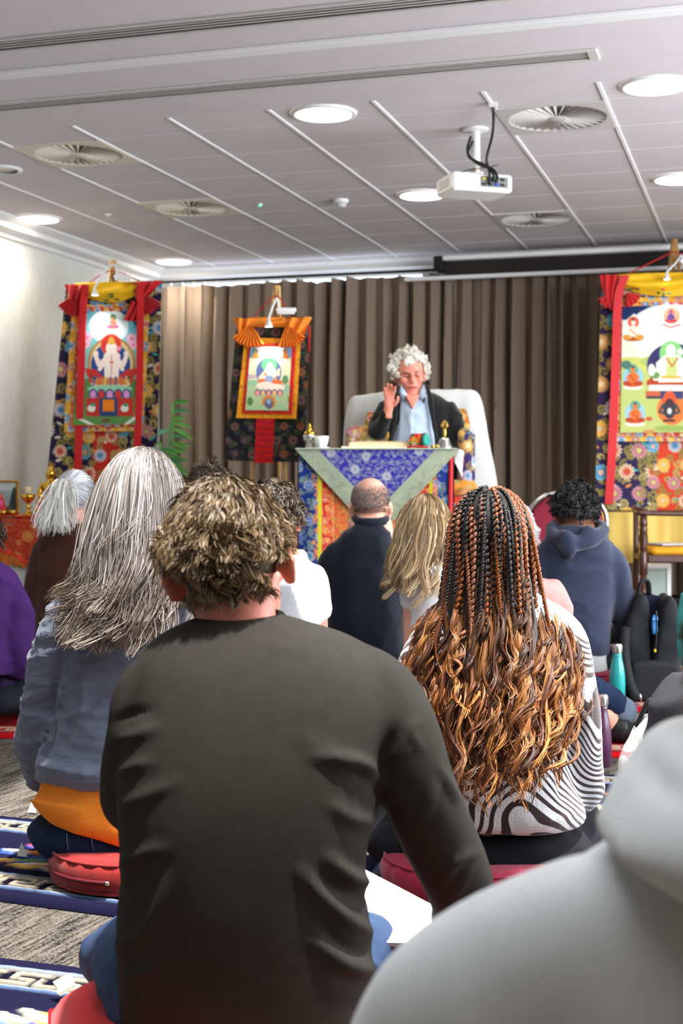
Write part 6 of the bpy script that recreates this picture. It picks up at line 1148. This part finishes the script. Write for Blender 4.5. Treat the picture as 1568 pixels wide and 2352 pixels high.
short_hair(c+np.array([0, -.012, .032]), (.0785, .0975, .0895), 4200, .006, 4, [(130, 120, 116), (104, 98, 96), (150, 138, 132)], t, 61, None, 0, 1, .0009, ok=okb, m='hairm', ncl=900, clw=.2)
# blonde woman
ps = PS(5.4, 990); t, c = sitter('person with shoulder length blonde hair and white t-shirt beyond the copper braids', ps, [(1266, 952, 1018, 0, .055), (1280, 935, 1045, 0, .08), (1310, 925, 1062, 0, .105), (1380, 935, 1062, .01, .11), (1480, 938, 1065, .01, .115), (1600, 935, 1070, .01, .12)],
   [[(962, 1300, 0, .05), (950, 1345, 0, .056), (952, 1392, .01, .058)], [(1040, 1300, 0, .05), (1062, 1345, 0, .056), (1070, 1392, .01, .058)]], (978, 1210, .02), .97, M['whitetee'], M['skin'], 'tshirt', bare=[[(952, 1340, .0, .04), (952, 1420, .03, .036), (965, 1490, .12, .032), (1000, 1500, .3, .028)]])
rg = np.random.default_rng(71); hc = c+np.array([0, -.01, .03]); r = np.array([.086, .104, .097]); cap(hc, r*.98, (128, 102, 72), t, zmin=-.8)
U, root = scalp(1700, hc, r, lambda u: (u[:, 2] > .15) & ~((u[:, 1] > .5) & (u[:, 2] < .6)), rg); d = np.stack([U[:, 0]*.7, -.4+0*U[:, 0], -.3+0*U[:, 0]], 1); d = d-U*(d*U).sum(1)[:, None]
P = grow(root, d, .29+.07*rg.random(1700), 20, .4, 1, [(hc, r*1.03), (ps.P(990, 1385), (.17, .12, .16)), (hc-(0, 0, .12), (.085, .085, .12))], .05, rg); P, gi = clump(P, 60, .8, .9, rg); P = curl(P, .020, 1.5, rg.uniform(0, 6.28, 90)[gi], 1.4); P[..., 0] -= .03*np.linspace(0, 1, 20)**2
strand_mesh('hair', P, taper(20, .0019, .35), np.repeat(pal([(196, 164, 120), (150, 120, 84), (222, 198, 158), (124, 98, 70)], 1700, rg, .2)[:, None], 20, 1), M['hair'], t)
fmesh(fuse([torso(ps, [(1160, 945, 1010, 0, .08), (1210, 932, 1022, 0, .085), (1260, 930, 1022, -.02, .07), (1300, 925, 1010, -.04, .05)], 24, 2.2, 10)], .01, 4), 'hair_mass', mat('dark blonde hair mass', (132, 106, 74), .6, var=.25, vs=80, stretch=(1, 1, .1)), t)
# pink shirt, white hair
ps = PS(4.6, 1160); t, c = sitter('white haired person in pale pink shirt and rolled jeans, mostly hidden by the braids', ps, [(1312, 1122, 1205, 0, .058), (1326, 1085, 1242, 0, .085), (1350, 1052, 1278, 0, .105), (1400, 1040, 1290, .01, .115), (1500, 1042, 1285, .01, .12), (1640, 1045, 1280, .01, .125), (1700, 1060, 1270, .01, .11)],
   [[(1250, 1352, 0, .058), (1275, 1390, .0, .058), (1288, 1470, .03, .05), (1270, 1560, .14, .045), (1200, 1580, .3, .035)], [(1070, 1355, 0, .055), (1045, 1400, 0, .056), (1040, 1480, .04, .05), (1080, 1570, .2, .04)]], (1166, 1234, .03), 1.0, M['pinksh'], M['skinred'], 'pink_shirt', bare=[])
short_hair(c+np.array([0, -.012, .032]), (.080, .099, .092), 2600, .04, 7, [(214, 212, 210), (190, 188, 188), (232, 230, 228)], t, 73, None, .004, 1, .0015, ncl=160)
cap(c+np.array([0, -.012, .032]), np.array([.079, .098, .091]), (190, 188, 186), t)
jl = fuse([tube([WP(1250, 1600, 4.85), WP(1340, 1582, 5.1), WP(1395, 1606, 5.22), WP(1428, 1636, 5.28)], [.06, .056, .054, .053], 16, 16)], .009, 4); wrinkle(jl, .006, 18, 5); fmesh(jl, 'jeans_leg', M['navyjean'], t)
q = [WP(1392, 1608, 5.20), WP(1432, 1640, 5.27)]; mk('jeans_cuff', tube([q[0]*.35+q[1]*.65, q[1]], [.058, .060], 18), mat('turned denim cuff', (96, 108, 124), .9, var=.1), t)
fmesh(fuse([tube([WP(1370, 1628, 5.2), WP(1400, 1660, 5.25), WP(1430, 1680, 5.3)], [.052, .048, .04], 14, 10)], .007, 4), 'bare_shin', M['skin'], t)
fmesh(fuse([tube([WP(1412, 1668, 5.22), WP(1440, 1684, 5.26), WP(1490, 1700, 5.32)], [.054, .052, .045], 14, 10), tube([WP(1480, 1695, 5.32), WP(1510, 1712, 5.2)], [.045, .035], 12, 8)], .007, 4), 'black_sock', M['black'], t)
# navy hoodie
ps = PS(6.3, 1325); rows = [(1204, 1288, 1358, 0, .06), (1218, 1265, 1380, 0, .08), (1245, 1245, 1402, 0, .105), (1295, 1240, 1412, .01, .118), (1390, 1243, 1405, .01, .122), (1470, 1246, 1402, .01, .125), (1505, 1255, 1395, .01, .115)]
t, c = sitter('person in navy hooded sweatshirt with short curly black hair', ps, rows, [[(1385, 1258, 0, .055), (1418, 1310, 0, .058), (1430, 1390, .02, .054), (1424, 1450, .12, .046), (1360, 1470, .3, .035)], [(1262, 1258, 0, .055), (1240, 1310, 0, .056), (1236, 1390, .02, .05), (1250, 1460, .14, .044)]], (1320, 1177, .03), 1.0, M['navyhood'], M['skinbrown'], 'sweatshirt', zs=.14)
hd = fuse([tube([ps.P(1262, 1222, -.02), ps.P(1285, 1240, -.085), ps.P(1325, 1250, -.11), ps.P(1362, 1236, -.09), ps.P(1385, 1218, -.03), ps.P(1360, 1202, .05), ps.P(1290, 1202, .05), ps.P(1264, 1216, -.01)], [.03, .036, .04, .036, .03, .028, .028, .03], 12, 40), tube([ps.P(1290, 1228, -.10), ps.P(1305, 1262, -.125), ps.P(1308, 1282, -.12)], [.05, .045, .02], 14, 12, .6), tube([ps.P(1360, 1222, -.08), ps.P(1330, 1254, -.12)], [.045, .04], 14, 10, .6)], .009, 5); wrinkle(hd, .006, 14, 9); fmesh(hd, 'hood', M['navyhood'], t)
fmesh(fuse([torso(ps, [(1480, 1258, 1392, .01, .11), (1520, 1258, 1395, .01, .12), (1550, 1265, 1392, .01, .12)], 30, 2.4, 8)], .011, 3), 'grey_undershirt', mat('pale grey jersey', (176, 178, 178), .85), t)
short_hair(c+np.array([0, -.005, .035]), (.088, .102, .094), 2600, .055, 10, [(24, 22, 22), (38, 34, 32), (14, 13, 14), (60, 56, 54)], t, 77, None, .011, 2.2, .0019, ncl=210, clw=.85, wild=.6, grav=.15)
cap(c+np.array([0, -.005, .035]), np.array([.088, .102, .094]), (20, 18, 18), t, zmin=-.5)
cushion((1352-784)/F*6.35, 6.36, .2, .135, M['burg'], 'dark red round cushion under the navy hooded person, beside the turquoise bottle')
# white tee man behind charcoal man
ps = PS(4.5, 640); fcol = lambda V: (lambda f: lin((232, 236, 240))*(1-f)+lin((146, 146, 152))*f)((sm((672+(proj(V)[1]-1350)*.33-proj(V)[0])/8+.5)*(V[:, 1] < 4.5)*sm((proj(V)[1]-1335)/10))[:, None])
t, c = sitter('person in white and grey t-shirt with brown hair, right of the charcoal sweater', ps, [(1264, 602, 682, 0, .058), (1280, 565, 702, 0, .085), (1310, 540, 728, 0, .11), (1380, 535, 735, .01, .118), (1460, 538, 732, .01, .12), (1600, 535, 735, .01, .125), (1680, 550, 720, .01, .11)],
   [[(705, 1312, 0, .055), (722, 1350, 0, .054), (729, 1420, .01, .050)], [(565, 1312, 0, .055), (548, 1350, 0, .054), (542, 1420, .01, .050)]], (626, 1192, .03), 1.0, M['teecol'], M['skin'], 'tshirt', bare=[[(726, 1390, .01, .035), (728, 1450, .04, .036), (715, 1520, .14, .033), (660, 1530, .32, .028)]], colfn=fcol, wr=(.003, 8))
short_hair(c+np.array([0, -.008, .034]), (.082, .1, .094), 2200, .06, 8, [(56, 46, 36), (80, 66, 48), (110, 92, 70), (44, 36, 30)], t, 79, None, .009, 1.6, .0016, ncl=200); cap(c+np.array([0, -.008, .034]), np.array([.082, .1, .094]), (46, 38, 30), t, zmin=-.6)
# dark curly head
ps = PS(5.7, 490); t, c = sitter('person with dark curly hair peeping out above the charcoal sweater head', ps, [(1212, 460, 525, 0, .058), (1226, 430, 555, 0, .08), (1250, 400, 585, 0, .105), (1340, 392, 592, .01, .115), (1480, 395, 590, .01, .12), (1600, 395, 590, .01, .12)], [[(415, 1262, 0, .055), (398, 1340, 0, .054), (410, 1440, .12, .045)], [(570, 1262, 0, .055), (588, 1340, 0, .054), (575, 1440, .12, .045)]], (486, 1148, .03), 1.0, M['greysh'], M['skin'], 'jumper')
short_hair(c+np.array([0, -.008, .035]), (.086, .102, .096), 1800, .06, 10, [(60, 46, 38), (40, 30, 26), (96, 78, 62), (130, 110, 90)], t, 81, None, .012, 2.4, .0017, ncl=180, clw=.85, wild=.6, grav=.12); cap(c+np.array([0, -.008, .035]), np.array([.085, .101, .095]), (44, 34, 28), t)
# ponytail woman
ps = PS(6.0, 172); t, c = sitter('person with white ponytail and brown top beside the orange altar cloth', ps, [(1198, 138, 205, 0, .056), (1212, 112, 232, 0, .08), (1240, 88, 256, 0, .105), (1300, 84, 264, .01, .115), (1400, 84, 264, .01, .12), (1500, 84, 264, .01, .12), (1600, 90, 260, .01, .12)], [[(102, 1258, 0, .052), (86, 1310, 0, .054), (84, 1400, .03, .05), (100, 1480, .16, .04)], [(244, 1258, 0, .052), (260, 1310, 0, .054), (262, 1400, .03, .05), (240, 1480, .16, .04)]], (172, 1147, .02), .97, M['brownsh'], M['skin'], 'brown_top', Rm=rotm(0, 0, -.35))
rg = np.random.default_rng(83); hc = c+np.array([0, -.008, .03]); r = np.array([.083, .101, .095]); cap(hc, r*.98, (206, 208, 210), t, zmin=-.75); tie = ps.P(150, 1112, -.10)
U, root = scalp(1100, hc, r, lambda u: (u[:, 2] > -.6) & ~((u[:, 1] > .5) & (u[:, 2] < .6)), rg); n = 14; k = np.linspace(0, 1, n)[None, :, None]; P = root[:, None]*(1-k)+tie*k; q = (P-hc)/(r*1.02); l = np.linalg.norm(q, axis=2)[..., None]; P = np.where(l < 1, hc+q/l*(r*1.02), P); P += rg.normal(size=(1100, 1, 3))*.002
cols = [(226, 228, 232), (200, 202, 206), (238, 238, 240), (176, 176, 178)]; strand_mesh('hair', P, np.full(n, .0017), np.repeat(pal(cols, 1100, rg, .06)[:, None], n, 1), M['hair'], t)
Nt = 700; d = np.stack([-.35+rg.normal(size=Nt)*.35, -.5+rg.normal(size=Nt)*.15, .2+rg.normal(size=Nt)*.2], 1); P = grow(np.repeat(tie[None], Nt, 0)+rg.normal(size=(Nt, 3))*.008, d, .17+.08*rg.random(Nt), 20, .45, 1, [(hc, r*1.08), (ps.P(172, 1330, 0), (.2, .13, .2))], .08, rg); P, gi = clump(P, 30, .6, 1.2, rg); P[..., 0] -= (.05*(gi % 2)[:, None]*np.linspace(0, 1, 20)[None])
strand_mesh('ponytail', P, taper(20, .0019, .4), np.repeat(pal([(222, 220, 212), (196, 192, 180), (234, 234, 232)], Nt, rg, .06)[:, None], 20, 1), M['hair'], t); mk('hair_tie', tube([tie+(-.012, 0, .012), tie+(.012, -.004, -.010)], .014, 10), mat('pink hair tie', (206, 150, 170), .8), t)
# purple shirt at left edge
ps = PS(5.6, -52); t, c = sitter('person in purple shirt with black trousers cut off by the left edge', ps, [(1288, -88, -14, 0, .058), (1304, -125, 20, 0, .085), (1335, -150, 42, 0, .105), (1400, -150, 40, .01, .115), (1480, -150, 34, .01, .12), (1550, -150, 30, .01, .12)], [[(20, 1352, 0, .055), (44, 1395, 0, .058), (46, 1460, .0, .058), (44, 1525, .04, .056), (10, 1560, .2, .045)], [(-125, 1350, 0, .055), (-148, 1400, 0, .056), (-150, 1500, .05, .05), (-120, 1560, .2, .04)]], (-52, 1232, .03), 1.0, M['purple'], M['skin'], 'purple_shirt', wr=(.009, 13), zs=.06)
short_hair(c+np.array([0, -.008, .035]), (.084, .1, .094), 900, .08, 10, [(90, 70, 54), (60, 48, 40)], t, 85, None, .006, 1, .0025, ncl=100); cap(c+np.array([0, -.008, .035]), np.array([.083, .1, .093]), (70, 56, 46), t)
me = fuse([tube([ps.P(-20, 1560, .05), ps.P(40, 1585, .22), ps.P(48, 1640, .3)], [.08, .07, .05], 14, 12)], .012, 4); wrinkle(me, .006, 14, 3); fmesh(me, 'purple_wrap', mat('dark purple wrap', (58, 36, 78), .9), t)
# teal shirt at right edge
ps = PS(5.2, 1672); t, c = sitter('person in teal shirt cut off by the right edge', ps, [(1312, 1634, 1712, 0, .058), (1328, 1602, 1745, 0, .085), (1355, 1582, 1765, 0, .105), (1450, 1578, 1770, .01, .115), (1560, 1578, 1770, .01, .12), (1640, 1585, 1760, .01, .12)], [[(1595, 1368, 0, .055), (1584, 1420, 0, .05), (1586, 1510, .02, .046), (1610, 1570, .15, .04)], [(1750, 1368, 0, .055), (1766, 1440, 0, .054), (1750, 1560, .15, .04)]], (1672, 1238, .03), 1.0, M['tealsh'], M['skin'], 'teal_shirt')
short_hair(c+np.array([0, -.008, .035]), (.084, .1, .094), 900, .07, 10, [(80, 60, 46), (50, 40, 34)], t, 87, None, .006, 1, .0025, ncl=100); cap(c+np.array([0, -.008, .035]), np.array([.083, .1, .093]), (60, 48, 40), t)
# dark grey fleece person
ps = PS(2.7, 1745); t, c = sitter('person in dark grey fleece at right edge behind the pale grey hood', ps, [(1496, 1690, 1800, 0, .06), (1515, 1640, 1850, 0, .085), (1550, 1585, 1905, 0, .11), (1650, 1575, 1915, .01, .12), (1800, 1575, 1915, .01, .125), (2000, 1580, 1910, .01, .13), (2120, 1600, 1890, .01, .12)], [[(1600, 1590, 0, .062), (1562, 1640, -.02, .064), (1545, 1720, -.01, .058), (1545, 1850, .05, .052), (1640, 1930, .25, .04)], [(1890, 1580, 0, .06), (1925, 1680, 0, .058), (1920, 1850, .08, .05)]], (1745, 1345, .03), 1.0, M['greysh'], M['skin'], 'fleece')
short_hair(c+np.array([0, -.008, .035]), (.084, .1, .094), 1200, .07, 10, [(60, 50, 42), (40, 34, 30)], t, 89, None, .006, 1, .0025, ncl=100); cap(c+np.array([0, -.008, .035]), np.array([.083, .1, .093]), (50, 40, 34), t)
# floral bag
def floral_bag():
    D = 4.1; x = (1460-784)/F*D; t = thing('floral_bag', 'white cloth bag with green leaf print beside the plum bottle', 'bag', (x, D, 0)); me = fuse([ellip((x+.02, D, .13), (.075, .06, .13)), ellip((x+.04, D, .21), (.06, .05, .11)), ellip((x+.02, D, .06), (.085, .07, .07))], .007, 4); wrinkle(me, .004, 16, 4, ridge=False); V = getv(me)
    R = Ras(0, 0, 60, 60, 3, (232, 232, 226)); r = np.random.default_rng(6)
    for k in range(46):
        a, b = r.uniform(0, 60, 2); q = r.uniform(0, 3.1); R.ell(a, b, 4.6, 1.7, [(70, 140, 100), (150, 170, 80), (110, 130, 70), (200, 180, 90)][k % 4], q); R.line([(a-7*math.cos(q), b-7*math.sin(q)), (a+7*math.cos(q), b+7*math.sin(q))], .8, (120, 120, 90))
    for k in range(8): R.flower(*r.uniform(0, 60, 2), 3.4, (206, 170, 180), (190, 140, 150), (230, 210, 120), 5)
    setcol(me, R.at((V[:, 0]*230+V[:, 1]*120) % 59, (V[:, 2]*230) % 59)); fmesh(me, 'bag_body', M['print'], t); mk('bag_strap', tube([(x-.0, D-.01, .28), (x+.04, D-.02, .36), (x+.09, D, .28)], .008, 8, 18), M['black'], t)
floral_bag()
# foreground pale grey hoodie
M['palehood'] = mat('pale grey sweatshirt', (194, 195, 193), .92, .1, var=.04, vs=20, bump=.2, bs=500, sheen=.3)
def man_hood():
    ps = PS(1.05, 1800); t = person('person in pale grey hooded sweatshirt in the blurred right foreground', ps, 0)
    L = [torso(ps, [(1800, 1610, 1990, 0, .06), (1860, 1540, 2060, 0, .085), (1950, 1420, 2180, .0, .105), (2040, 1290, 2310, .01, .12), (2200, 1230, 2370, .01, .13), (2450, 1210, 2390, .01, .135), (2900, 1200, 2400, .01, .14), (3300, 1220, 2380, .01, .13)]),
         limb(ps, [(1420, 2130, 0, .062), (1300, 2190, .0, .066), (1150, 2260, .0, .066), (1020, 2370, .0, .066), (950, 2560, .03, .062), (960, 2800, .1, .056), (1250, 2950, .28, .045)]), limb(ps, [(2180, 2120, 0, .064), (2330, 2250, .0, .066), (2480, 2560, .04, .06), (2450, 2850, .14, .052), (2250, 2950, .3, .04)])]
    me = fuse(L, .009, 8); wrinkle(me, .004, 6, 91, ridge=False); fmesh(me, 'sweatshirt', M['palehood'], t)
    me = fuse([torso(ps, [(1662, 1590, 2050, .01, .07), (1690, 1510, 2120, -.0, .095), (1750, 1456, 2160, -.015, .115), (1840, 1404, 2200, -.035, .12), (1915, 1362, 2230, -.045, .12), (1955, 1375, 2215, -.05, .115), (2000, 1440, 2150, -.06, .10), (2060, 1560, 2030, -.07, .075), (2090, 1660, 1940, -.075, .05)])], .009, 6); wrinkle(me, .006, 6, 93, ridge=False); folds(me, [([(1440, 1700), (1500, 1780), (1568, 1830)], 40, -.008)]); fmesh(me, 'hood', M['palehood'], t)
    c = ps.P(1846, 1570, .03); fmesh(fuse(head_parts(c, 1.02)+[core(ps, 1800, 3200)], .007, 4), 'body', M['skinred'], t)
    h = c+np.array([0, -.012, .032]); cap(h, np.array([.081, .1, .092]), (70, 52, 40), t, zmin=-.4); short_hair(h, (.0815, .1, .092), 2400, .024, 6, [(92, 70, 52), (66, 50, 38), (120, 96, 72)], t, 95, None, .005, 1.2, .0013, ncl=250)
    legs(ps, .05, 'trousers', M['darkcloth'], t, .30, .10)
man_hood()
# ------------------------------------------------------------------ the teacher on the throne
M['blackjk'] = mat('black knit jacket', (18, 19, 20), .85, .15, var=.1, vs=50, bump=.25, bs=300, sheen=.2)
M['paleblue'] = mat('pale blue shirt', (172, 190, 212), .8, .2, var=.04, vs=20, bump=.1, bs=300)
def teacher():
    ps = PS(8.6, 955); t = person('person with white curly hair, black jacket, pale blue shirt and one raised hand', ps, 1.0)
    L = [torso(ps, [(900, 915, 985, .02, .055), (910, 892, 1012, .02, .075), (930, 874, 1034, .02, .10), (965, 872, 1042, .02, .115), (1000, 876, 1048, .02, .12), (1040, 876, 1052, .02, .125), (1090, 872, 1056, .02, .13), (1120, 880, 1050, .02, .12)]),
         limb(ps, [(888, 930, .02, .055), (876, 955, -.01, .06), (866, 985, -.05, .062), (868, 990, -.10, .058), (880, 968, -.17, .048), (889, 946, -.215, .042)]), limb(ps, [(1024, 932, .02, .055), (1042, 965, 0, .062), (1050, 1005, -.04, .058), (1046, 1045, -.10, .052), (1015, 1052, -.24, .045)])]
    me = fuse(L, .009, 5); wrinkle(me, .005, 14, 97); fmesh(me, 'jacket', M['blackjk'], t)
    me = fuse([torso(ps, [(894, 924, 972, -.01, .05), (910, 916, 982, -.02, .075), (940, 913, 988, -.025, .10), (975, 908, 996, -.03, .115), (1010, 898, 1002, -.04, .125), (1060, 890, 1008, -.045, .13), (1110, 900, 1000, -.04, .12)], e=2.2)], .008, 5); wrinkle(me, .005, 13, 98); folds(me, [([(946, 940), (943, 990), (945, 1030)], 2.2, .006)]); sh = fmesh(me, 'shirt', M['paleblue'], t)
    for k in range(4): mk('button', ellip(ps.P(946, 945+k*22, -.128-.012*k), (.006, .004, .006), 10, 6), M['white'], sh)
    for sg, pts in ((-1, [(922, 884), (913, 896), (926, 918), (938, 912)]), (1, [(972, 882), (982, 894), (972, 920), (960, 912)])): mk('collar_flap', extr(np.array([ps.P(a, b, -.085-.03*(b-880)/40) for a, b in pts]), (0, .012, 0)), M['paleblue'], sh)
    for pts in ([(916, 888), (908, 920), (908, 960), (898, 1000), (888, 1045)], [(980, 886), (990, 920), (994, 960), (1000, 1000), (1004, 1045)]): mk('lapel', tube([ps.P(a, b, (-.09, -.115, -.135, -.155, -.165)[i]) for i, (a, b) in enumerate(pts)], [.016, .02, .018, .016, .014], 8, 24, flat=.6), M['blackjk'], t)
    c = ps.P(941, 860, -.03); Rm = rotm(.06, -.22, math.pi+.10); s = 1.10; hb = head_parts(c, s, Rm, .13, .062)+[core(ps, 905, 1100), ellip(ps.P(946, 912, -.05), (.06, .05, .075)), extr(np.array([ps.P(a, b, -.135) for a, b in ((930, 909), (964, 907), (947, 941))]), (0, .06, 0))]
    # raised right hand: palm, four fingers, thumb
    w = ps.P(890, 948, -.22); pm = ps.P(894, 928, -.235); hb += [tube([w+(0, 0, -.03), w, pm], [.03, .028, .03], 12, 8), ellip(pm+(0, 0, .012), (.034, .022, .046))]
    for k, (bx, tx, ty, ln) in enumerate(((-.024, -.032, 898, 0), (-.010, -.014, 888, 0), (.006, .010, 890, 0), (.020, .034, 896, 0))):
        tip = np.array([pm[0]+tx, pm[1]-.035-.01*k, ps.Z(ty)]); b = pm+(bx, -.004, .045); hb.append(tube([b, (b+tip)/2+(0, .012, .004), tip], [.0105, .0100, .0085], 8, 10))
    hb.append(tube([pm+(.026, -.012, -.01), pm+(.046, -.03, .015), pm+(.050, -.04, .045)], [.012, .0115, .0095], 8, 10))
    h2 = ps.P(1000, 1052, -.30); hb += [tube([ps.P(1020, 1052, -.22), h2], [.03, .026], 10), ellip(h2+(-.03, -.02, 0), (.045, .035, .02))]+[tube([h2+(-.06, -.035+.018*k, 0), h2+(-.10, -.045+.02*k, -.01), h2+(-.12, -.045+.02*k, -.022)], [.0095, .009, .008], 8, 8) for k in range(4)]
    fmesh(fuse(hb, .0055, 3), 'body', M['skinred'], t)
    def F_(x, y, z): return c+Rm @ (np.array([x, y, z])*s)
    dk, lid = mat('dark eye', (50, 40, 36), .3), mat('eyelid skin', (196, 128, 108), .6)
    for sg in (-1, 1):
        e = mk('eye', ellip(F_(sg*.031, .077, .004), (.011, .010, .0065), 14, 8), mat('eye white', (220, 210, 200), .3), t); mk('iris', ellip(F_(sg*.031, .0865, .001), (.005, .003, .0045), 10, 6), dk, e)
        mk('eyelid', tube([F_(sg*.018, .083, .006), F_(sg*.031, .089, .010), F_(sg*.045, .080, .006)], .0042, 8, 10), lid, t)
        mk('eyebrow', tube([F_(sg*.014, .094, .024), F_(sg*.032, .096, .031), F_(sg*.052, .080, .026)], [.004, .0045, .003], 8, 10), mat('grey eyebrow', (150, 130, 112), .9), t)
    mk('mouth', tube([F_(-.024, .096, -.058), F_(0, .103, -.056), F_(.024, .096, -.058)], .005, 8, 12, flat=.6), mat('lips', (150, 74, 70), .5), t)
    hc = c+Rm @ np.array([0, -.012, .035])*s; okf = lambda u: (u[:, 2] > -.55) & ~((u[:, 1] > .38) & (u[:, 2] < .62)) & ~((u[:, 1] > .15) & (u[:, 2] < -.05)); r = np.array([.087, .106, .102])
    cap(hc, r*.99, (210, 206, 190), t, Rm=Rm, zmin=-.6, yface=.42); short_hair(hc, r, 2800, .064, 10, [(250, 248, 238), (232, 228, 214), (250, 250, 244), (214, 210, 196)], t, 99, Rm, .013, 2.0, .0022, (0, .1, 1), [.85, 1.0, .9, .8], okf, .75, .06, 230, .8, m='hairm')
    mk('microphone', tube([ps.P(974, 915, -.14), ps.P(972, 925, -.15)], .007, 8), M['black'], t)
teacher()
